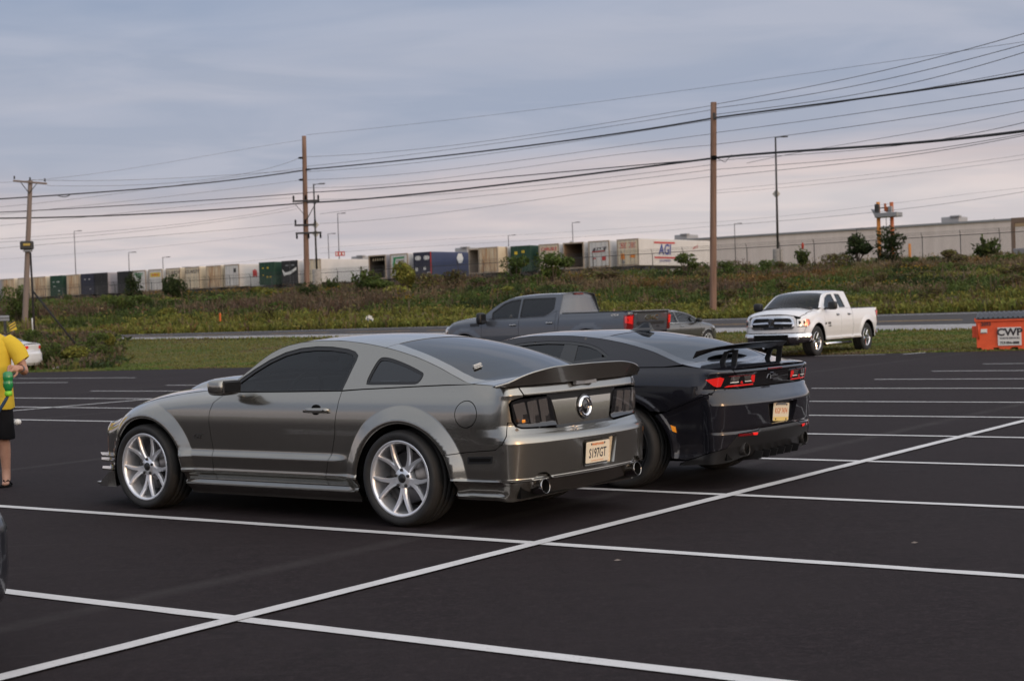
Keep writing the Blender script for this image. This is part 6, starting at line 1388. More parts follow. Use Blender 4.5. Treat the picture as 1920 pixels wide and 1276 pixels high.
ca = thing('parked_coupe', 'dark charcoal coupe with tall black rear wing and red tail lamps', 'car', (1.403, 13.689, 0), math.radians(144.678))
build_camaro(ca)
# ------------------------------------------------------------------ pickups and saloons
RECT = lambda a, b, t, n=8: [(a+(b-a)*i/n, -t) for i in range(n)]+[(b, -t+2*t*i/n) for i in range(n)]+[(b-(b-a)*i/n, t) for i in range(n)]+[(a, t-2*t*i/n) for i in range(n)]
def pickup(root, K):
    P, wb, tail, xf, xc, zb, hw, roof = (K[k] for k in ('paint', 'wb', 'tail', 'xf', 'xc', 'zb', 'hw', 'roof'))
    base = pchip(*zip(*K['prof']))
    xk, ze = zip(*K['edge']); fze = pchip(xk, ze); zcx = pchip(*zip(*K['centre']))
    AC = K['arch']
    def dside(x, z):
        cab = base(z); bed = np.where(z < zb-.06, base(np.minimum(z, zb-.06)), base(zb-.06)-.02*np.clip((z-zb+.06)/.06, 0, 1)**2)
        d = np.where(x < xc-.01, bed, cab); f = sstep(K['ax']-.05, K['ax']+.25, x); d = d-f*.10*np.clip((z-fze(x)+.14)/.14, 0, 1)**2.2
        for cx, cz, r0 in AC:
            r = np.hypot(x-cx, z-cz); d = d+np.where(r < r0+.14, np.interp(r, [r0-.02, r0+.0, r0+.05, r0+.12, r0+.14], [.02, .026, .026, .006, 0]), 0)
        return d
    drear = lambda y, z: np.interp(z, [.4, .9, zb-.04, zb, zb+.03], [0, 0, .045, .035, -.01]); pf = pchip(*zip(*K['front'])); dfront = lambda y, z: pf(z)
    pl = [(tail, 0), (tail, .5), (tail+.005, hw-.10), (tail+.03, hw-.03), (tail+.12, hw-.005), (0, hw), (wb*.5, hw), (wb, hw-.005), (wb+.5, hw-.035), (xf-.30, hw-.10), (xf-.12, hw-.25), (xf-.05, hw-.5), (xf, .2), (xf+.005, 0)]
    B = Body(pl, dside, drear, dfront); U, Uy, Uf, fn = B.ux, B.uy, B.uf, B.pos; sx = lambda q: [(U(x), z) for x, z in q]; g = .004
    T = Top(B, xk, ze, [float(zcx(x)) for x in xk], [float(pchip(*zip(*K['bulge']))(x)) for x in xk], 2.6)
    (rcx, rcz, rr), (fcx, fcz, fr) = AC; zs = K['sill']
    angl = lambda r, cz: math.degrees(math.asin(min(.98, (zs-cz)/r)))
    ar = lambda c, cz, r, a0, a1: arc((c, cz), r, a0, a1, 20)
    dz = K['doors']          # x of front, middle, rear door edges
    belt = K['belt']
    top = lambda x: float(fze(x))
    # bedside
    q = [(xc-.012, zb-.005)]+[(x, zb-.005) for x in np.linspace(xc-.2, tail+.15, 6)]
    a0 = 180-angl(rr, rcz)
    bed = sx(q)+[(Uy(hw-.03), zb-.01), (Uy(K['lampin']), zb-.02), (Uy(K['lampin']), K['lampz'][0])]+sx([(tail+.12, K['lampz'][0]), (tail+.12, .66), (tail+.22, zs)])+sx(ar(rcx, rcz, rr, a0, angl(rr, rcz)))+sx([(xc-.012, zs)])
    skin_part('bed_side', P, root, fn, bed, step=.07, asp=1.4, mirror=True, gap=g)
    tg = [(Uy(K['lampin']-.01), zb-.02), (Uy(-K['lampin']+.01), zb-.02), (Uy(-K['lampin']+.01), K['lampz'][0]-.02), (Uy(K['lampin']-.01), K['lampz'][0]-.02)]
    gate, = skin_part('tailgate', P, root, fn, tg, step=.07, gap=g)
    b = MB(); b.box((tail-.01, 0, zb-.03), (.11, hw*2-.42, .04), 1, .012); b.box((tail-.03, 0, zb+.002), (.13, hw*2-.42, .022), 0, .008); b.build('tailgate_cap', [M['steel'], M['blacktrim']], root)  # pale upper strip: light on the tailgate's top edge put into its colour
    for sg in (1, -1):
        lm, = skin_part('tail_lamp', M['reddark'], root, fn, [(Uy(sg*K['lampin']+sg*.008), zb-.07), (U(tail+.14)*sg, zb-.09), (U(tail+.10)*sg, K['lampz'][0]+.02), (Uy(sg*(K['lampin']+.008)), K['lampz'][0]+.02)], step=.05, off=.008)
        skin_part('lamp_segment', M['redlens'], lm, fn, [(Uy(sg*(K['lampin']+.05)), zb-.11), (U(tail+.09)*sg, zb-.12), (U(tail+.08)*sg, K['lampz'][0]+.20), (Uy(sg*(K['lampin']+.05)), K['lampz'][0]+.16)], step=.05, off=.014)
    b = MB(); b.box((tail-.02, 0, .60), (.22, hw*2-.12, .22), 0, .05); b.build('rear_bumper', M['chrome'], root)
    # cab side: doors, pillars, windows
    for i, (x0, x1) in enumerate(((dz[0], dz[1]), (dz[1], dz[2]))):
        bot = [(x1, zs), (x0, zs)]
        if x1 < rcx+rr+.04 and i == 1: bot = ar(rcx, rcz, rr+.01, angl(rr, rcz), math.degrees(math.acos((x1-rcx)/rr)) if abs((x1-rcx)/rr) < 1 else angl(rr, rcz)+1)[::-1][-8:]+[(x0, zs)]
        bl_ = [(x, z) for x, z in belt if x1 < x < x0]
        def by(x): return float(np.interp(-x, [-a for a, _ in belt], [c for _, c in belt]))
        skin_part('door', P, root, fn, sx([(x0, by(x0))]+bl_+[(x1, by(x1))]+[(x1, .9)]+bot+[(x0, .9)]), step=.07, asp=1.4, mirror=True, gap=g)
    wins = K['windows']
    rail = [(x, top(x)-.003) for x in np.linspace(K['ax'], xc, 26)]
    side = rail+[(xc, belt[-1][1]), (dz[2]-.001, belt[-1][1])]+[(x, z+.002) for x, z in belt[::-1]]
    skin_part('cab_side', P, root, fn, sx(side), [sx(w) for w in wins], step=.05, asp=1.2, mirror=True, gap=.002)
    if dz[2] > xc+.02: skin_part('cab_corner', P, root, fn, sx([(dz[2], belt[-1][1]), (xc, belt[-1][1]), (xc, zs), (dz[2], zs)]), step=.07, asp=1.4, mirror=True, gap=g)
    for w in wins:
        ws = sx(w); skin_part('window_seal', M['blacktrim'], root, fn, ws, [inset(ws, .025)], step=.06, off=-.004, mirror=True)
        skin_part('side_window', K['glass'], root, fn, inset(ws, .025), step=.09, off=-.012, flange=0, mirror=True)
    # front fender
    fa0, fa1 = angl(fr, fcz), 180-angl(fr, fcz)
    hoodl = [(x, top(x)-.004) for x in np.linspace(K['ax']+.02, K['fx'], 9)]
    skin_part('front_fender', P, root, fn, sx([(dz[0], belt[0][1]+.003)]+hoodl+[(K['fx']+.02, K['lz'][1]), (K['fx']-.12, K['lz'][0]), (K['fx']-.06, K['bz']), (min(K['fx']-.02, fcx+fr*.97), K['bz']-.06)])+sx(ar(fcx, fcz, fr, max(fa0, math.degrees(math.asin(min(.95, (K['bz']-.06-fcz)/fr)))), fa1))+sx([(dz[0], zs), (dz[0], .9)]), step=.06, asp=1.4, mirror=True, gap=g)
    # roof, screen, bonnet, back of the cab
    skin_part('roof', P, root, T.pos, RECT(xc, K['screen'][0]-.005, 1.), step=.1, asp=.8)
    skin_part('windscreen', K['front_glass'], root, T.pos, RECT(K['screen'][0], K['screen'][1], .93), step=.12, asp=.8, off=-.004, flange=0)
    for sg in (-1, 1): skin_part('pillar_cap', P, root, T.pos, [(K['screen'][0], sg*.935), (K['screen'][0], sg)]+[(x, sg) for x in np.linspace(K['screen'][0]+.1, K['ax'], 6)]+[(K['ax'], sg*.935)], step=.06, asp=.8)
    skin_part('bonnet', P, root, T.pos, RECT(K['screen'][1]+.02, K['fx']+.02, .985), step=.07, asp=.8)
    ba = lambda t, z: np.stack([np.full_like(np.asarray(t, float), xc-.01)+.03*t*t+(np.asarray(z)-zb)*.10, np.asarray(t)*fn(np.full_like(np.asarray(t, float), U(xc+.02)), z)[..., 1], np.asarray(z, float)], -1)
    gl = round_poly([(-.86, zb+.06), (.86, zb+.06), (.80, roof-.13), (-.80, roof-.13)], .05)
    skin_part('cab_back', P, root, ba, [(-1, .8), (1, .8), (1, zb), (1, roof-.03), (.6, roof+.0), (0, roof+.01), (-.6, roof+.0), (-1, roof-.03), (-1, zb)], [gl], step=.08, mirror=False, ctr=((xc+.5, xc+.5), 1.2))
    skin_part('rear_window', K['rear_glass'], root, ba, gl, step=.1, off=-.004, flange=0, ctr=((xc+.5, xc+.5), 1.2))
    b = MB(); b.box((xc+.02, 0, roof-.035), (.03, .40, .04), 0, .008); b.build('brake_light', M['reddark'], root)
    b = MB(); b.box(((tail+xc)/2, 0, .92), (xc-tail-.15, 2*hw-.3, .04))
    for sg in (1, -1): b.box(((tail+xc)/2, sg*(hw-.185), zb-.27), (xc-tail-.2, .08, .46))
    b.build('bed', M['inner'], root)
    for sg in (1, -1): b = MB(); b.box(((tail+xc)/2, sg*(hw-.165), zb+.004), (xc-tail-.12, .10, .028), 0, .01); b.build('bed_rail', M['blacktrim'], root)
    # handles, mirrors, arches, steps
    for sg in (1, -1):
        for x, z in K['handles']:
            y = fn(np.array([U(x)]), np.array([z]))[0][1]; b = MB(); b.box((x, sg*(y-.002), z), (.16, .02, .06), 1, .008); b.box((x, sg*(y+.028), z+.004), (.20, .024, .030), 0, .01); b.build('door_handle', [K['handle_mat'], M['inner']], root)
        mx, mz = K['mirror']; b = MB(); b.ellipsoid((mx, sg*(hw+.17), mz), (.085, .13, K['mh']), 0, .5, 16, 10); b.box((mx+.02, sg*(hw+.02), mz-.08), (.08, .20, .06), 0, .02); m = b.build('wing_mirror', M['blacktrim'], root)
        b = MB(); b.box((mx-.082, sg*(hw+.17), mz), (.01, .20, K['mh']*1.5), 0, .003); b.build('mirror_glass', M['gloss'], m)
        b = MB(); b.tube([(dz[0]-.05, sg*(hw-.06), zs-.11), (xc+.1 if K['long_step'] else dz[2], sg*(hw-.06), zs-.11)], .045, 10); b.build('side_step', K['step'], root)
    for cx, cz, r in AC:
        for sg in (1, -1):
            b = MB(); w = [(cx+(r-.006)*math.cos(t), cz+(r-.006)*math.sin(t)) for t in np.linspace(-.1, math.pi+.1, 26)]; b.loft([[(x, sg*(hw+.012), z) for x, z in w], [(x, sg*.5, z) for x, z in w]], closed=False, caps=False); b.build('wheel_well', M['inner'], root)
    # front end
    K['face'](root, B, P, K)
    W = wheel_meshes(K['R'], K['rim'], .29, 5, 'S', K['rimmat'], K['key'])
    for x in (0, wb):
        for sg in (1, -1): put_wheel(root, W, x, hw-.035, K['R'], sg, 1.)
    b = MB(); b.box((wb/2+.2, 0, .50), (wb+1.7, 1.0, .26)); b.box((wb/2, 0, .52), (wb-2*rr-.1, 2*hw-.3, .2)); b.box((xc+1.4, 0, .85), (2.8, 2*hw-.30, .05)); b.build('underbody', M['inner'], root)
    cabin(root, ((dz[1]+.30, 1.), (xc+.45, .95)), .92, roof-.08, .45, True)
M['chromesteel'] = mat('bright_chrome', (.70, .70, .72), .10, 1.)
def face_gmc(root, B, P, K):
    Uf, U = B.uf, B.ux; xf = K['xf']; fn = B.pos
    fb = [(B.U, 1.17)]+[(Uf(.7), 1.16)]+[(U(K['fx']+.02), K['lz'][1]), (U(K['fx']-.12), K['lz'][0]), (U(K['fx']-.06), K['bz']), (U(K['fx']-.05), .45), (Uf(.6), .40), (B.U, .40)]
    skin_part('front_bumper', P, root, fn, fb+[(2*B.U-u, z) for u, z in fb[-2:0:-1]], step=.1, asp=1.2)
    skin_part('headlamp', M['lampwhite'], root, fn, [(U(K['fx']-.10), 1.14), (Uf(.55), 1.14), (Uf(.60), .93), (U(K['fx']-.02), .92)], step=.06, off=.012, mirror=True)
    skin_part('turn_lamp', M['reddark'], root, fn, [(U(K['fx']-.09), 1.0), (U(K['fx']+.05), 1.0), (U(K['fx']+.06), .93), (U(K['fx']-.03), .93)], step=.06, off=.016, mirror=True)
    skin_part('grille', M['blacktrim'], root, fn, [(Uf(.52), 1.12), (Uf(-.52), 1.12), (Uf(-.52), .62), (Uf(.52), .62)], step=.1, off=.012)
    skin_part('fender_vent', M['blacktrim'], root, fn, [(U(3.58), 1.215), (U(3.27), 1.225), (U(3.27), 1.145), (U(3.55), 1.14)], step=.05, off=.006, mirror=True)
def face_ram(root, B, P, K):
    Uf, U, fn = B.uf, B.ux, B.pos
    gp = round_poly([(Uf(.60), 1.09), (Uf(.50), 1.14), (Uf(-.50), 1.14), (Uf(-.60), 1.09), (Uf(-.66), .90), (Uf(-.60), .78), (Uf(.60), .78), (Uf(.66), .90)], .06)
    fb = [(B.U, 1.17), (Uf(.4), 1.165), (Uf(.62), 1.14), (Uf(.68), 1.06), (Uf(.70), .84)]+[(U(K['fx']-.10), .84), (U(K['fx']-.06), K['bz']), (Uf(.5), K['bz']), (B.U, K['bz'])]
    skin_part('front_panel', P, root, fn, fb+[(2*B.U-u, z) for u, z in fb[-2:0:-1]], [gp], step=.07, asp=1.2, gap=.003)
    skin_part('grille', M['inner'], root, fn, gp, step=.08, off=-.05, flange=0)
    skin_part('grille_frame', M['chromesteel'], root, fn, gp, [inset(gp, .055)], step=.04, off=.022, flange=.05)
    cross = [(Uf(.085), 1.12), (Uf(-.085), 1.12), (Uf(-.06), .99), (Uf(-.62), .965), (Uf(-.62), .925), (Uf(-.06), .94), (Uf(-.075), .80), (Uf(.075), .80), (Uf(.06), .94), (Uf(.62), .925), (Uf(.62), .965), (Uf(.06), .99)]
    skin_part('grille_bar', M['chromesteel'], root, fn, cross, step=.05, off=.014, flange=.05)
    for z in (1.07, 1.04, 1.01, .90, .87, .84): skin_part('grille_slat', M['darksteel'], root, fn, [(Uf(.56), z), (Uf(-.56), z), (Uf(-.56), z-.012), (Uf(.56), z-.012)], step=.1, off=-.02, flange=.02)
    p = fn(np.array([B.U]), np.array([.96]))[0]; b = MB(); X = frame(p+np.array([.03, 0, .02]), (0, 1, 0), (0, 0, 1)); b.prism([(-.075, .085), (0, .10), (.075, .085), (.085, -.0), (.05, -.07), (0, -.10), (-.05, -.07), (-.085, 0)], 0, .02, 0, X)
    b.prism([(-.05, .05), (-.03, .07), (.03, .07), (.05, .05), (.055, .0), (.03, .02), (.018, -.05), (0, -.065), (-.018, -.05), (-.03, .02), (-.055, .0)], .02, .03, 1, X); b.build('grille_badge', [M['darksteel'], M['chromesteel']], root)
    for sg in (1, -1):
        k = lambda u: u if sg > 0 else 2*B.U-u
        h, = skin_part('headlamp', M['lampwhite'], root, fn, [(k(Uf(.70)), 1.055), (k(U(K['fx']-.02)), 1.06), (k(U(K['fx']-.20)), 1.045), (k(U(K['fx']-.24)), .93), (k(U(K['fx']-.16)), .86), (k(Uf(.70)), .85)], step=.05, off=.01)
        skin_part('turn_lamp', M['amberd'], h, fn, [(k(U(K['fx']-.12)), 1.05), (k(U(K['fx']-.20)), 1.04), (k(U(K['fx']-.23)), .93), (k(U(K['fx']-.16)), .87), (k(U(K['fx']-.05)), .87)], step=.05, off=.014)
        for y_ in (.76, .86): b = MB(); q_ = fn(np.array([Uf(y_)]), np.array([.955]))[0]; b.ellipsoid((q_[0]+.012, sg*q_[1], q_[2]), (.02, .045, .055), 0, 1, 12, 8); b.build('reflector_bowl', M['darksteel'], h)
    # chrome bumper
    bb = [(B.U, .66), (Uf(.6), .66), (U(K['fx']-.08), .665), (U(K['fx']-.22), .66), (U(K['fx']-.24), .45), (U(K['fx']-.05), .40), (Uf(.62), .385), (B.U, .385)]
    bp, = skin_part('front_bumper', M['chromesteel'], root, lambda u, z: fn(u, z, .07-.5*(np.asarray(z)-.53)**2*4), bb+[(2*B.U-u, z) for u, z in bb[-2:0:-1]], [round_poly([(Uf(.42), .575), (Uf(-.42), .575), (Uf(-.42), .465), (Uf(.42), .465)], .03)], step=.05, asp=1.2, flange=.06)
    skin_part('bumper_intake', M['inner'], root, fn, [(Uf(.46), .60), (Uf(-.46), .60), (Uf(-.46), .44), (Uf(.46), .44)], step=.1, off=.02, flange=0)
    b = MB(); b.box((K['xf']+.015, 0, .52), (.01, .62, .09), 0); b.build('intake_panel', M['steel'], root)
    for sg in (1, -1):
        q_ = fn(np.array([Uf(.72)]), np.array([.53]))[0]; b = MB(); b.lathe([(.055, .01), (.05, .03), (0, .02)], 14, 0, frame((q_[0]+.05, sg*q_[1], .53), (0, sg, 0), (0, 0, 1)) ); b.build('fog_lamp', M['lampwhite'], root)
        b = MB(); b.box((K['xf']-.13, sg*.50, .42), (.16, .07, .06), 0, .02); b.build('tow_hook', M['inner'], root)
    b = MB(); b.box((K['xf']-.2, 0, .36), (.3, 1.3, .08)); b.build('air_dam', M['blacktrim'], root)
    for sg in (1, -1):
        y = fn(np.array([U(2.78)]), np.array([.88]))[0][1]+.004; X = frame((2.80, sg*y, .90), (-sg, 0, 0), (0, 0, 1)); b = MB(); b.text('HEMI', .085, X, 0, .003, .2, .002); b.text('5.7 LITER', .05, X @ frame((.03, -.075, 0), (1, 0, 0), (0, 1, 0)), 0, .003); b.prism([(-.32, .0), (-.20, .035), (-.20, -.02), (-.27, -.03)], 0, .006, 0, X); b.build('door_badge', M['darksteel'], root)
M['amberd'] = mat('orange_red_lens', (.50, .10, .06), .15, .3, .5, 1)
GMC = dict(paint=M['gmc'], wb=3.745, tail=-1.18, xf=4.62, xc=.84, zb=1.40, hw=1.0, roof=1.915, glass=M['privacy'], front_glass=M['clear'], rear_glass=M['mirrortint'], handle_mat=M['chromesteel'], rimmat=M['rim'], key='g', R=.42, rim=.27, step=M['blacktrim'], long_step=True,
    prof=[(.40, -.06), (.52, -.03), (.7, 0), (.85, .004), (1.0, 0), (1.12, -.010), (1.24, -.035), (1.30, -.062), (1.40, -.10), (1.6, -.185), (1.8, -.275), (1.95, -.35)],
    edge=[(.80, 1.87), (1.29, 1.885), (1.82, 1.865), (2.2, 1.84), (2.41, 1.81), (2.62, 1.745), (2.79, 1.67), (2.95, 1.57), (3.13, 1.44), (3.26, 1.36), (3.71, 1.335), (4.1, 1.29), (4.30, 1.235), (4.45, 1.18)],
    centre=[(.80, 1.915), (1.82, 1.915), (2.41, 1.865), (2.79, 1.72), (3.13, 1.48), (3.26, 1.40), (3.71, 1.375), (4.30, 1.29), (4.45, 1.24)], bulge=[(.8, 0), (2, .04), (2.41, .12), (2.9, .2), (3.3, .22), (3.8, .15), (4.45, .16)],
    arch=((0, .47, .55), (3.745, .44, .53)), sill=.50, doors=(3.20, 2.035, .93), belt=[(3.20, 1.335), (2.8, 1.30), (2.04, 1.315), (1.27, 1.335), (1.1, 1.395), (1.0, 1.45), (.93, 1.46)], ax=3.18,
    windows=[round_poly([(2.90, 1.315), (2.92, 1.48), (2.62, 1.69), (2.40, 1.765), (2.09, 1.80), (2.075, 1.325)], .03), round_poly([(2.04, 1.80), (1.04, 1.80), (1.02, 1.51), (1.12, 1.42), (1.28, 1.352), (2.03, 1.328)], .04)],
    screen=(2.38, 3.22), fx=4.40, lz=(.93, 1.16), bz=.78, lampin=.77, lampz=(.93,), handles=((2.20, 1.15), (1.09, 1.18)), mirror=(3.06, 1.34), mh=.15, face=face_gmc, front=[(.4, .0), (.8, .05), (1.05, .04), (1.2, -.06)])
gm = thing('pickup_truck', 'slate grey crew cab pickup parked behind the two coupes with a red tail lamp', 'pickup truck', (2.391, 38.288, .03), 2.502)
pickup(gm, GMC)
GX = frame((-1.218, 0, 1.235), (0, -1, 0), (-.09, 0, 1)); b = MB(); b.text('GMC', .20, GX @ frame((.02, .0, .0), (1.35, 0, 0), (0, 1, 0)) @ np.diag([1.35, .8, 1, 1]), 0, .008, 0, .006); b.build('tailgate_badge', M['chromesteel'], gm)
b = MB(); b.prism(round_poly([(-.62, -.06), (.62, -.06), (.62, .17), (-.62, .17)], .05), -.02, .0, 0, GX); b.prism([(-.62, -.16), (.62, -.16), (.62, -.09), (-.62, -.09)], -.02, .006, 1, GX); b.box((.1, .15, .0), (.34, .07, .02), 1, .01, GX); b.build('tailgate_trim', [M['gmc'], M['blacktrim']], gm)
b = MB(); b.text('SIERRA', .06, GX @ frame((.35, -.21, 0), (1, 0, 0), (0, 1, 0)), 0, .004); b.build('tailgate_script', M['chromesteel'], gm)
b = MB(); b.text('4X4', .085, frame((-.81, 1.002, 1.325), (-1, 0, 0), (0, -.1, 1)) @ np.diag([1.5, .8, 1, 1]), 0, .004, .3); b.build('bed_badge', M['offwhite'], gm)
RAM = dict(paint=M['ram'], wb=3.57, tail=-.83, xf=4.46, xc=1.06, zb=1.30, hw=.985, roof=1.835, glass=M['clear'], front_glass=M['screen'], rear_glass=M['clear'], handle_mat=M['chromesteel'], rimmat=M['chromesteel'], key='r', R=.425, rim=.26, step=M['chromesteel'], long_step=True,
    prof=[(.36, -.07), (.42, -.045), (.46, -.015), (.52, -.035), (.7, -.01), (.85, .004), (1.0, 0), (1.10, -.010), (1.20, -.030), (1.26, -.055), (1.34, -.09), (1.5, -.155), (1.7, -.245), (1.9, -.34)],
    edge=[(1.0, 1.79), (1.31, 1.80), (1.9, 1.79), (2.35, 1.765), (2.62, 1.71), (2.8, 1.61), (2.98, 1.48), (3.15, 1.35), (3.28, 1.285), (3.6, 1.27), (4.0, 1.22), (4.2, 1.165), (4.32, 1.11)],
    centre=[(1.0, 1.84), (2.0, 1.845), (2.5, 1.79), (2.8, 1.66), (3.15, 1.42), (3.28, 1.355), (3.6, 1.34), (4.0, 1.31), (4.2, 1.25), (4.32, 1.20)], bulge=[(1, 0), (2.3, .06), (2.6, .13), (3.1, .22), (3.3, .22), (3.8, .12), (4.32, .15)],
    arch=((0, .46, .485), (3.57, .45, .485)), sill=.43, doors=(3.08, 1.93, 1.12), belt=[(3.08, 1.30), (2.9, 1.31), (2.0, 1.315), (1.42, 1.315), (1.12, 1.315)], ax=3.16,
    windows=[round_poly([(2.90, 1.335), (2.88, 1.42), (2.62, 1.625), (2.35, 1.715), (2.06, 1.735), (2.0, 1.335)], .03), round_poly([(1.88, 1.33), (1.86, 1.735), (1.50, 1.72), (1.43, 1.335)], .04)],
    screen=(2.50, 3.24), fx=4.28, lz=(.86, 1.06), bz=.68, lampin=.80, lampz=(.86,), handles=((2.16, 1.13), (1.36, 1.13)), mirror=(2.93, 1.40), mh=.12, face=face_ram, front=[(.36, .0), (.6, .045), (.85, .05), (1.0, .035), (1.14, .0), (1.2, -.05)])
ra = thing('pickup_truck', 'white quad cab pickup facing the camera with chrome grille and bumper', 'pickup truck', (9.824, 47.076, -.01), 4.101)
pickup(ra, RAM)
# ---- four-door saloon, used three times
def saloon(root, P, rimmat, key):
    base = pchip([.15, .22, .3, .45, .6, .75, .88, .93, 1.0, 1.2, 1.4], [-.08, -.04, -.035, -.02, -.005, 0, -.022, -.045, -.085, -.20, -.32])
    xk = [-1.02, -.9, -.7, -.45, -.2, .1, .5, 1.0, 1.5, 1.9, 2.2, 2.5, 2.75, 3.0, 3.3, 3.6]; ze = [.95, .975, .995, 1.04, 1.14, 1.24, 1.33, 1.365, 1.355, 1.28, 1.15, .98, .945, .91, .84, .74]; fze = pchip(xk, ze)
    AC = ((0, .32, .375), (2.78, .32, .375))
    def dside(x, z):
        d = base(z); f = sstep(2.35, 2.7, x); d = d-f*.09*np.clip((z-fze(x)+.12)/.12, 0, 1)**2.2
        for cx, cz, r0 in AC: r = np.hypot(x-cx, z-cz); d = d+np.where(r < r0+.05, np.interp(r, [r0, r0+.035, r0+.05], [.012, .010, 0]), 0)
        return d
    drear = lambda y, z: np.interp(z, [.18, .3, .42, .62, .66, .72, .93, .97], [-.06, .04, .06, .055, .03, .0, .01, -.03]); dfront = lambda y, z: np.interp(z, [.15, .3, .6, .75], [.0, .03, .02, -.08])
    B = Body([(-1.05, 0), (-1.04, .35), (-1.0, .62), (-.92, .78), (-.75, .87), (-.4, .905), (.2, .915), (1.4, .92), (2.4, .915), (2.9, .89), (3.25, .82), (3.5, .66), (3.62, .4), (3.66, 0)], dside, drear, dfront); U, Uy, Uf, fn = B.ux, B.uy, B.uf, B.pos; sx = lambda q: [(U(x), z) for x, z in q]; g = .003
    zc = [.985, 1.01, 1.03, 1.08, 1.18, 1.285, 1.375, 1.41, 1.40, 1.33, 1.21, 1.05, 1.02, .98, .91, .80]; T = Top(B, xk, ze, zc, [-.03, -.05, -.1, -.14, -.12, -.08, 0, 0, .05, .12, .18, .2, .2, .2, .3, .3])
    aR, aF = arc((0, .32), .375, 150, 0, 24), arc((2.78, .32), .375, 36, 184, 24)
    sill = .26
    skin_part('door', P, root, fn, sx([(2.32, .945), (1.2, .955), (1.2, .6), (1.22, sill), (2.36, sill), (2.38, .6)]), step=.08, asp=1.5, mirror=True, gap=g)
    skin_part('door', P, root, fn, sx([(1.2, .955), (.2, .965), (.30, .75), (.42, .55), (.45, sill), (1.22, sill), (1.2, .6)]), step=.08, asp=1.5, mirror=True, gap=g)
    skin_part('front_fender', P, root, fn, sx([(2.32, .945)]+[(x, float(fze(x))-.004) for x in (2.55, 2.75, 3.0, 3.15)]+[(3.12, .58)]+aF+[(2.36, sill), (2.38, .6)]), step=.06, asp=1.5, mirror=True, gap=g)
    skin_part('quarter_panel', P, root, fn, sx([(.2, .966), (-.45, 1.0), (-.7, .992), (-.86, .978)])+[(Uy(.70), .955), (Uy(.64), .90), (Uy(.72), .72)]+sx([(-.86, .66), (-.5, .62), (-.33, .507)]+aR+[(.45, sill), (.42, .55), (.30, .75)]), step=.05, asp=1.5, mirror=True, gap=g)
    rb = [(0, .70), (Uy(.4), .70), (Uy(.72), .715)]+sx([(-.86, .66), (-.5, .62), (-.33, .507)])+sx(arc((0, .32), .375, 151, 180, 8)+[(-.42, .22)])+[(Uy(.6), .20), (0, .20)]
    skin_part('rear_bumper', P, root, fn, rb+[(-u, z) for u, z in rb[-2:0:-1]], step=.05, asp=1.5, gap=g)
    ld = [(0, .955), (Uy(.62), .952), (Uy(.60), .90), (Uy(.66), .705), (Uy(.4), .702), (0, .702)]; skin_part('boot_lid', P, root, fn, ld+[(-u, z) for u, z in ld[-2:0:-1]], step=.06, gap=g)
    skin_part('tail_lamp', M['redlens'], root, fn, [(Uy(.42), .90), (Uy(.66), .905), (U(-.80), .90), (U(-.80), .82), (Uy(.66), .78), (Uy(.42), .80)], step=.05, off=.008, mirror=True)
    fb = [(B.U, .70), (Uf(.5), .72)]+sx([(3.3, .80), (3.12, .58)])+sx(arc((2.78, .32), .375, 35, 2, 8)+[(3.2, .2)])+[(B.U, .18)]; skin_part('front_bumper', P, root, fn, fb+[(2*B.U-u, z) for u, z in fb[-2:0:-1]], step=.08, gap=g)
    skin_part('headlamp', M['lampwhite'], root, fn, sx([(3.34, .76), (3.06, .84), (3.08, .76), (3.32, .66)]), step=.05, off=.01, mirror=True)
    w1 = [(2.28, .975), (2.16, 1.10), (1.9, 1.235), (1.5, 1.31), (1.24, 1.318), (1.24, .985)]; w2 = [(1.18, .985), (1.18, 1.318), (.6, 1.30), (.30, 1.235), (.12, 1.12), (.10, 1.0)]
    up = [(2.52, .968)]+[(x, float(fze(x))-.003) for x in np.linspace(2.45, -.45, 26)]+[(-.45, 1.003), (.2, .969), (1.2, .959), (2.32, .949)]
    skin_part('roof_pillar', P, root, fn, sx(up), [sx(w1), sx(w2)], step=.06, asp=1.2, mirror=True, gap=.002)
    for w in (w1, w2): ws = sx(w); skin_part('side_window', M['clear'], root, fn, ws, step=.09, off=-.01, flange=0, mirror=True)
    skin_part('roof', P, root, T.pos, RECT(.45, 1.60, 1.), step=.1, asp=.8); skin_part('windscreen', M['clear'], root, T.pos, RECT(1.605, 2.44, .94), step=.12, asp=.8, off=-.003, flange=0); skin_part('rear_window', M['rearglass'], root, T.pos, RECT(-.5, .445, .88), step=.1, asp=.8, off=-.003, flange=0)
    for sg in (-1, 1):
        skin_part('pillar_cap', P, root, T.pos, [(1.605, sg*.945), (1.605, sg), (2.44, sg), (2.44, sg*.945)], step=.06, asp=.8); skin_part('rear_pillar', P, root, T.pos, [(.445, sg*.885), (.445, sg), (-.5, sg), (-.5, sg*.885)], step=.06, asp=.8)
        b = MB(); b.ellipsoid((2.10, sg*1.02, 1.03), (.08, .11, .065), 0, .6, 16, 10); b.box((2.13, sg*.90, .985), (.06, .14, .03), 0, .01); b.build('wing_mirror', M['blacktrim'], root)
        b = MB(); b.tube([(2.30, sg*.915, .955), (1.2, sg*.918, .965), (.15, sg*.905, .975)], .009, 5); b.build('belt_trim', M['chromesteel'], root)
        for x in (1.35, .40): b = MB(); b.box((x, sg*.925, .86), (.18, .03, .03), 0, .01); b.build('door_handle', M['chromesteel'], root)
        b = MB(); b.box((-.99, sg*.55, .22), (.12, .14, .06), 0, .02); b.build('exhaust_tip', M['chrome'], root)
    skin_part('bonnet', P, root, T.pos, RECT(2.46, 3.5, .985), step=.08, asp=.8); skin_part('rear_deck', P, root, T.pos, RECT(-1.0, -.505, .985), step=.08, asp=.8)
    W = wheel_meshes(.33, .235, .23, 5, 'Y', rimmat, key)
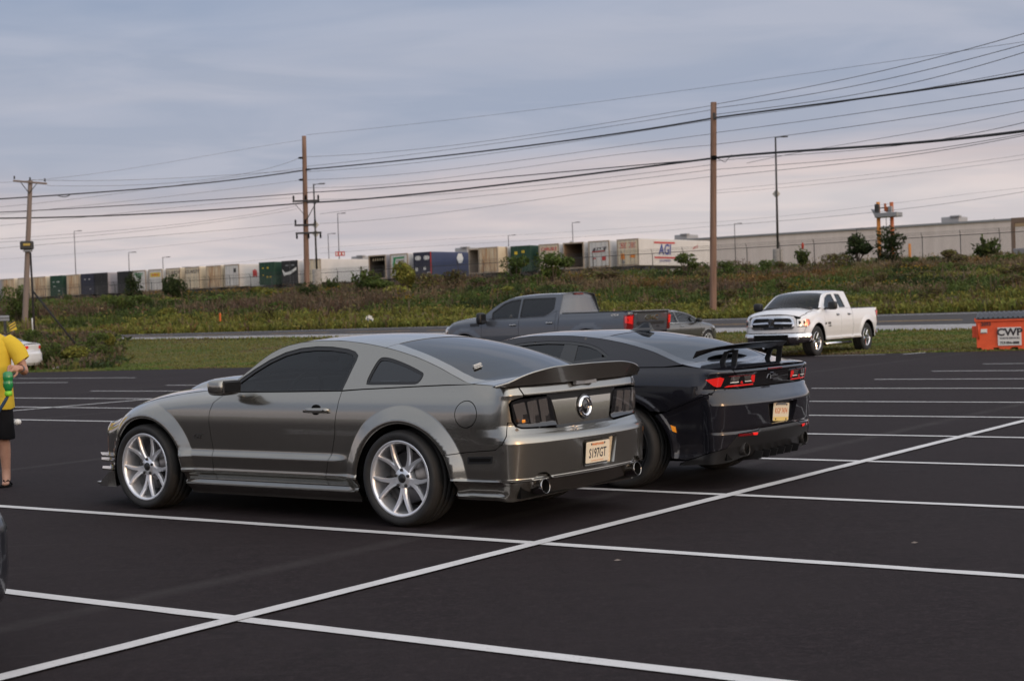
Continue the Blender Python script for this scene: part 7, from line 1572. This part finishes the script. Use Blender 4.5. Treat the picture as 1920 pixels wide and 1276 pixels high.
    for x in (0, 2.78):
        for sg in (1, -1): put_wheel(root, W, x, .905, .33, sg, 1.)
    b = MB(); b.box((1.4, 0, .28), (1.9, 1.7, .16)); b.box((1.3, 0, .3), (4.4, 1.05, .2)); b.box((-.9, 0, .5), (.1, 1.4, .5)); b.box((1., 0, .55), (3.4, 1.5, .03))
    for cx in (0, 2.78):
        for sg in (1, -1): w = [(cx+.37*math.cos(t), .32+.37*math.sin(t)) for t in np.linspace(-.1, math.pi+.1, 24)]; b.loft([[(x, sg*.87, z) for x, z in w], [(x, sg*.5, z) for x, z in w]], closed=False, caps=False)
    b.build('underbody', M['inner'], root); cabin(root, ((1.15, 1.), (.25, .85)), .58, 1.33, .37)
hd = math.radians(46); D_ = 53.; c_ = at(1329, 640, D_)
sd_ = thing('saloon_car', 'grey saloon half hidden behind the tailgate of the slate grey pickup', 'car', (c_[0]-2.78*math.cos(hd)-.90*math.sin(hd), c_[1]-2.78*math.sin(hd)+.90*math.cos(hd), 0), hd)
saloon(sd_, M['sedan'], M['rim'], 's')
def recolor(t, m_old, m_new):
    for c in t.children:
        if c.type == 'MESH' and c.data.materials and c.data.materials[0] == m_old: c.data = c.data.copy(); c.data.materials[0] = m_new
hw_ = math.radians(172); c_ = at(70, 693, 55.)
wc = copy_thing(sd_, (c_[0]+1.08*math.cos(hw_)+.80*math.sin(hw_)-.42, c_[1]+1.08*math.sin(hw_)+.78, 0), hw_, 'white saloon with a red tail lamp behind the person in the yellow shirt'); recolor(wc, M['sedan'], M['whitecar'])
hn = math.radians(145); c_ = at(13, 1015, 7.3)
nc = copy_thing(sd_, (c_[0]+1.075*math.cos(hn)-.55*math.sin(hn)+.040, c_[1]+1.075*math.sin(hn)+.55*math.cos(hn)-.55, 0), hn, 'rounded corner of a dark car cut off by the lower left edge'); recolor(nc, M['sedan'], M['nightcar'])
# ------------------------------------------------------------------ the person at the left edge
def build_person():
    p0 = at(-6, 912, 14.9); t = thing('person', 'person in a yellow t-shirt, black shorts and flip-flops holding a green bottle', 'person', (p0[0], p0[1], 0), math.radians(4))
    SK = mat('skin', (.42, .23, .16), .5, 0, .4); g = G(SK); g.link(g.ramp(g.noise(18, 4), [(.3, (.36, .185, .125)), (.75, (.46, .26, .185))]), g.b.inputs['Base Color'])
    HR = mat('dark_hair', (.025, .016, .012), .6); YS = mat('yellow_cotton', (.62, .44, .045), .9, 0, .15); g = G(YS); g.bump(g.noise(9, 3, .6), .35, .03); BS = mat('black_shorts_cloth', (.010, .010, .012), .9, 0, .1)
    V, E, R = [], [], []
    def v(x, y, z, r, par=None, ry=None):
        V.append((x, y, z)); R.append((r, ry or r)); i = len(V)-1
        if par is not None: E.append((par, i))
        return i
    pel = v(-.02, 0, .92, .155, None, .11); wst = v(-.02, 0, 1.08, .150, pel, .11); ch = v(-.02, .01, 1.28, .165, wst, .115); nb = v(-.02, .015, 1.44, .075, ch); nk = v(-.025, 0, 1.52, .056, nb)
    h1 = v(-.03, -.02, 1.585, .068, nk); h2 = v(-.03, -.015, 1.66, .080, h1, .092); v(-.03, -.005, 1.715, .066, h2, .078)
    for sg in (1, -1):
        hp = v(-.02+sg*.095, 0, .86, .098, pel); kn = v(-.02+sg*.105, -.01, .49, .060, hp); cf = v(-.02+sg*.108, .015, .33, .057, kn); an = v(-.02+sg*.11, .02, .085, .036, cf); v(-.02+sg*.112, .035, .045, .036, an); ft = v(-.02+sg*.125, -.07, .040, .038, an, .024); v(-.02+sg*.135, -.145, .030, .034, ft, .018)
        sh = v(-.02+sg*.195, .01, 1.395, .060, ch)
        if sg > 0: pts = ((.262, 0, 1.22, .050), (.305, -.01, 1.09, .043), (.325, -.12, 1.10, .042), (.315, -.20, 1.13, .030))
        else: pts = ((-.275, .01, 1.22, .050), (-.31, .03, 1.09, .042), (-.31, -.04, .97, .038), (-.30, -.10, .86, .028))
        q = sh
        for x, y, z, r in pts: q = v(x, y, z, r, q)
        if sg > 0: d = np.array([-.80, -.55, .02])
        else: d = np.array([.05, -.35, -.9])
        d /= np.linalg.norm(d); side = np.cross(d, np.array([0, -1, .3])); side /= np.linalg.norm(side); w = np.array(V[q]); dn = np.array([0, -.25, -.95]) if sg > 0 else np.array([-.3, -.8, 0])
        pm = v(*(w+d*.055), .026, q)
        for k, (o, l) in enumerate(((-.030, .070), (-.011, .080), (.009, .075), (.028, .060))):
            a = w+d*.092+side*o; i1 = v(*a, .0105, pm); i2 = v(*(a+d*l*.35+dn*l*.15), .0095, i1); i3 = v(*(a+d*l*.35+dn*l*.55), .009, i2); v(*(a+d*l*.15+dn*l*.85), .008, i3)
        th = v(*(w+d*.035-side*.034+dn*.018), .012, pm); v(*(w+d*.075-side*.045+dn*.045), .010, th)
    me = bpy.data.meshes.new('body'); me.from_pydata(V, E, []); o = bpy.data.objects.new('body', me); link(o, t)
    me.materials.append(SK); md = o.modifiers.new('skin', 'SKIN'); md.use_smooth_shade = True
    if not me.skin_vertices: me.attributes  # layer is made with the modifier on some versions
    try:
        lay = me.skin_vertices[0].data
    except Exception:
        import bmesh
        bm = bmesh.new(); bm.from_mesh(me); bm.verts.layers.skin.verify(); bm.to_mesh(me); bm.free(); lay = me.skin_vertices[0].data
    for i, r in enumerate(R): lay[i].radius = r; lay[i].use_root = i == 0
    sb = o.modifiers.new('smooth', 'SUBSURF'); sb.levels = 2; sb.render_levels = 2
    c = (-.03, -.015)
    b = MB(); b.ellipsoid((c[0], c[1]+.018, 1.682), (.086, .098, .078), 0, 1, 18, 10); b.v = [(x, y, max(z, 1.655 if y < -.02 else 1.60)) for x, y, z in b.v]; b.build('hair', HR, t)
    b = MB(); b.ellipsoid((c[0], c[1]-.098, 1.628), (.013, .018, .022)); b.build('nose', SK, t)
    for sg in (1, -1):
        b = MB(); b.ellipsoid((c[0]+sg*.082, c[1]+.01, 1.635), (.012, .02, .032)); b.build('ear', SK, t); b = MB(); b.ellipsoid((c[0]+sg*.032, c[1]-.083, 1.652), (.012, .008, .008)); b.build('eye', M['ink'], t)
    b = MB(); b.ellipsoid((c[0], c[1]-.086, 1.588), (.026, .008, .006)); b.build('mouth', mat('lips', (.35, .12, .10), .5), t)
    ell = lambda cx, cy, z, rx, ry, n=28, wob=0., ph=0.: [(cx+rx*math.cos(a)*(1+wob*math.sin(5*a+ph)), cy+ry*math.sin(a)*(1+wob*math.sin(4*a+ph+z*9)), z+wob*.2*math.sin(3*a)) for a in np.linspace(0, 2*math.pi, n, endpoint=False)]
    b = MB(); b.loft([ell(-.02, 0, z, rx, ry, 28, wb_, z*7) for z, rx, ry, wb_ in ((.745, .212, .165, .035), (.752, .216, .168, .035), (.85, .208, .165, .025), (1.0, .200, .160, .018), (1.15, .198, .152, .012), (1.28, .202, .148, .008), (1.37, .200, .135, .004), (1.425, .165, .112, .0), (1.462, .105, .088, 0), (1.482, .078, .074, 0))], caps=False)
    for sg in (1, -1):
        A_ = np.array([-.02+sg*.13, .01, 1.40]); B_ = np.array([-.02+sg*.285, .0, 1.185]); secs = []
        for q in np.linspace(0, 1, 8):
            cc = A_+(B_-A_)*q+np.array([sg*.035*math.sin(q*2.6), 0, .02*math.sin(q*3)]); ax = B_-A_; ax = ax/np.linalg.norm(ax); u = np.cross(ax, (0, 1, 0)); u /= np.linalg.norm(u); r = .088-.006*q
            secs.append([tuple(cc+r*(math.cos(a)*u+.98*math.sin(a)*np.array([0, 1, 0]))*(1+.05*q*math.sin(3*a+2))) for a in np.linspace(0, 2*math.pi, 18, endpoint=False)])
        b.loft(secs, caps=False)
    b.build('t_shirt', YS, t)
    b = MB(); b.loft([ell(-.02, 0, z, rx, ry) for z, rx, ry in ((.98, .172, .135), (.88, .190, .150), (.80, .195, .152), (.74, .196, .150))], caps=False)
    for sg in (1, -1): b.loft([ell(-.02+sg*x, 0, z, r, r*1.12, 22, .02, z*5) for z, r, x in ((.80, .108, .088), (.70, .108, .092), (.58, .106, .098), (.462, .108, .103), (.452, .100, .103))], caps=False)
    b.build('shorts', BS, t)
    for sg in (1, -1):
        b = MB(); f = [(-.02+sg*.118+.052*math.cos(a)*(1+.15*math.sin(a)), -.045-.140*math.sin(a)) for a in np.linspace(0, 2*math.pi, 20, endpoint=False)]; b.prism(f, .0, .018); x = -.02+sg*.128
        b.tube([(x-.045, -.03, .02), (x-.02, -.08, .062), (x, -.125, .045), (x+.02, -.08, .062), (x+.045, -.03, .02)], .008, 6); b.build('flip_flop', M['inner'], t)
    b = MB(); X = frame((.208, -.195, 1.13), (0, 1, 0), (-.5, -.2, .8)); b.lathe([(.034, -.012), (.037, 0), (.034, .012)], 16, 0, frame((.317, -.185, 1.125), np.cross((.1, .9, -.3), (0, 0, 1)), np.cross((.1, .9, -.3), np.cross((.1, .9, -.3), (0, 0, 1))))); b.build('wristband', M['steel'], t)
    return t, p0
per, p0 = build_person()
GB = mat('green_bottle_plastic', (.02, .22, .06), .15, 0, .5, .5); LM = mat('lime_cap', (.22, .60, .03), .4); BL = mat('dark_blue_strap', (.02, .05, .10), .6)
hb = np.array([p0[0]+.235, p0[1]-.27, 0])
t = thing('bottle', 'green plastic bottle with a lime cap hanging from the hand of the person', 'bottle', (hb[0], hb[1], .905), 0)
b = MB(); b.lathe([(0, .20), (.03, .20), (.046, .185), (.048, .13), (.042, .115), (.046, .10), (.047, .06), (.030, .02), (.018, .005)], 20); b.build('body', GB, t); b = MB(); b.lathe([(0, -.035), (.032, -.03), (.036, -.01), (.034, .012), (.02, .02)], 16); b.build('cap', LM, t)
b = MB(); b.tube([(0, 0, -.02), (-.03, 0, -.07), (-.09, .0, -.16), (-.17, .0, -.26)], [.012, .016, .016, .016], 8); b.build('strap', BL, t)
props(MB().ellipsoid((0, 0, 0), (.035, .035, .03), 0, 1, 14, 8).build('key_fob', M['offwhite'], None, (p0[0]+.250, p0[1]-.08, .615)), 'small white ball hanging beside the black shorts', 'key fob')
# ------------------------------------------------------------------ orange dumpster
q = at(1832, 656, 43.2); t = thing('dumpster', 'bright orange dumpster with a black ribbed lid at the edge of the car park', 'dumpster', (q[0], q[1], q[2]), math.radians(-19))
OD_ = mat('orange_dumpster_paint', (.74, .10, .03), .5); g = G(OD_); g.link(g.ramp(g.noise(3, 5, .65), [(.3, (.64, .075, .02)), (.7, (.80, .11, .032))]), g.b.inputs['Base Color'])
LD = mat('black_plastic_lid', (.03, .03, .034), .45); Wd, Dp, Hh = 1.95, 1.3, .86
b = MB(); b.loft([[(0, 0, .06), (Wd, 0, .06), (Wd, Dp, .06), (0, Dp, .06)], [(-.01, -.03, Hh), (Wd+.01, -.03, Hh), (Wd+.01, Dp, Hh+.12), (-.01, Dp, Hh+.12)]], smooth=False); b.build('bin', OD_, t)
b = MB(); b.box((Wd/2, -.05, Hh-.03), (Wd+.10, .06, .10), 0, .01); b.build('rim', OD_, t)
for x in (.28, .75, 1.25): b = MB(); b.box((x, .1, .03), (.32, .2, .06)); b.build('skid', OD_, t)
for x, s_ in ((-.06, 1), (Wd+.06, -1)): b = MB(); b.box((x, .45, .50), (.13, .55, .32), 0, .01); b.build('lift_pocket', OD_, t)
b = MB(); b.tube([(.06, -.045, .30), (.06, -.045, .72)], .025, 6); b.build('grab_rail', OD_, t)
n = 15; ld = MB(); ld.loft([[(x, -.10, Hh+.015), (x, .55, Hh+.13), (x, Dp, Hh+.16), (x, Dp, Hh+.13), (x, .55, Hh+.10), (x, -.10, Hh-.015)] for x in (0, Wd)], smooth=False); l_ = ld.build('lid', LD, t)
for k in range(n): b = MB(); x = .06+k*(Wd-.12)/(n-1); b.loft([[(x-.035, y, z), (x-.02, y, z+.035), (x+.02, y, z+.035), (x+.035, y, z)] for y, z in ((-.09, Hh+.01), (.55, Hh+.125), (Dp, Hh+.155))], smooth=False); b.build('lid_rib', LD, l_)
FX = frame((0, -.037, 0), (1, 0, 0), (0, -.035, 1)); b = MB(); b.box((.87, .36, .0), (.62, .50, .008), 0, 0, FX); s_ = b.build('sign', M['whiteink'], t)
b = MB(); b.text('CWP', .30, FX @ frame((.87, .47, .008), (1, 0, 0), (0, 1, 0)) @ np.diag([1.0, .92, 1, 1]), 0, .002, 0, .012); b.build('lettering', M['ink'], s_); b = MB(); b.text('WASTE SERVICES', .068, FX @ frame((.87, .31, .008), (1, 0, 0), (0, 1, 0)), 0, .002, 0, .002); b.build('lettering', M['ink'], s_); b = MB(); b.text('717-994-4888', .095, FX @ frame((.87, .18, .008), (.95, 0, 0), (0, 1, 0)) @ np.diag([.93, 1, 1, 1]), 0, .002, 0, .005); b.build('lettering', M['ink'], s_)
b = MB(); b.text('2093', .13, FX @ frame((.26, .71, .006), (1, 0, 0), (0, 1, 0)), 0, .002, 0, .004); b.build('number', M['ink'], t); b = MB(); b.box((.20, .52, .004), (.17, .12, .004), 0, 0, FX); lb = b.build('label', M['offwhite'], t); b = MB(); b.box((.20, .475, .008), (.15, .02, .002), 0, 0, FX); b.build('marking', M['ink'], lb)
# ------------------------------------------------------------------ small roadside things
q = at(692, 612, 84); t = thing('yard_sign', 'white yard sign with blue print leaning in the grass beyond the road', 'yard sign', tuple(q), 0); X = frame((0, 0, .28), (1, 0, -.35), (.32, 0, 1))
b = MB(); b.box((0, 0, 0), (.40, .46, .012), 0, 0, X); b.box((-.02, .27, 0), (.22, .10, .012), 0, 0, X); bd = b.build('board', M['offwhite'], t); b = MB()
for x, y, w, h in ((0, .12, .28, .05), (.02, .02, .30, .07), (-.02, -.10, .26, .06)): b.box((x, y, .012), (w, h, .004), 0, 0, X)
b.build('print', M['blueink'], bd)
for x in (-.12, .12): b = MB(); b.tube([(x, 0, -.3), (x+.06, .02, .2)], .008, 5); b.build('stake', M['darksteel'], t)
q = at(413, 602, 88); b = MB(); b.lathe([(.055, 0), (.05, .38), (.055, .40), (.03, .46), (0, .47)], 12); props(b.build('marker_post', mat('orange_plastic', (.65, .12, .02), .5), None, tuple(q)), 'short orange marker post in the grass beyond the road at the left', 'marker post')
q = at(-40, 618, 78); t = thing('guardrail', 'grey steel guardrail behind the head of the person', 'guardrail', tuple(q), 0); b = MB(); b.loft([[(x, y, .40+z+x*-.012) for y, z in ((0, 0), (-.05, .04), (-.05, .10), (0, .14), (-.05, .18), (-.05, .24), (0, .28), (.03, .28), (.03, 0))] for x in (-1.0, .4, 1.55)], smooth=False); b.build('rail', M['steel'], t)
for x in (-.8, .4, 1.3): b = MB(); b.box((x, .08, .2), (.12, .1, .9)); b.build('post', M['darksteel'], t)
q = at(24, 620, 77.4); t = thing('hazard_marker', 'small tilted sign with yellow and black stripes at the end of the guardrail', 'hazard sign', tuple(q), 0); X = frame((0, 0, .22), (1, 0, .2), (-.2, 0, 1)); b = MB(); b.box((0, 0, 0), (.34, .40, .02), 0, 0, X); bd = b.build('board', M['yellowink'], t)
for k in range(3): b = MB(); y = -.16+k*.13; b.prism([(-.17, y), (.17, y+.12), (.17, y+.18), (-.17, y+.06)], .011, .014, 0, X); b.build('stripe', M['ink'], bd)
b = MB(); b.box((0, .04, -.1), (.05, .04, .7)); b.build('post', M['steel'], t)
for px, py, D, s, lab in ((105, 694, 56, .28, 'scrap of white litter in the grass near the white car'), (183, 679, 58.5, .22, 'crumpled white paper in the tan grass at the left')):
    q = at(px, py, D); b = MB(); b.box((0, 0, .05), (s, s*.8, .02), 0, .005, frame((0, 0, 0), (1, 0, .35), (0, 1, .2))); b.box((s*.3, 0, .06), (s*.6, s*.5, .03), 0, .01, frame((0, 0, 0), (.8, .5, -.2), (-.5, .8, .1))); props(b.build('litter', M['offwhite'], None, (q[0], q[1], max(q[2], float(ground_z(q[0], q[1]))))), lab, 'litter')
for px, py, lab in ((1715, 1019, 'small dry leaf lying on the asphalt at the right'), (1158, 1052, 'tiny pale leaf lying on the asphalt below the long white line')):
    d = (px-960)/FPX*RIGHT-(py-638)/FPX*UP+FWD; q = d*(-CAM_H/d[2]); b = MB(); b.add([(-.024, 0, .008), (0, .012, .014), (.024, .003, .009), (0, -.010, .006)], [(0, 3, 2, 1)]); props(b.build('leaf', mat('dry_leaf', (.16, .13, .115), .8), None, (q[0], q[1], .0)), lab, 'leaf')
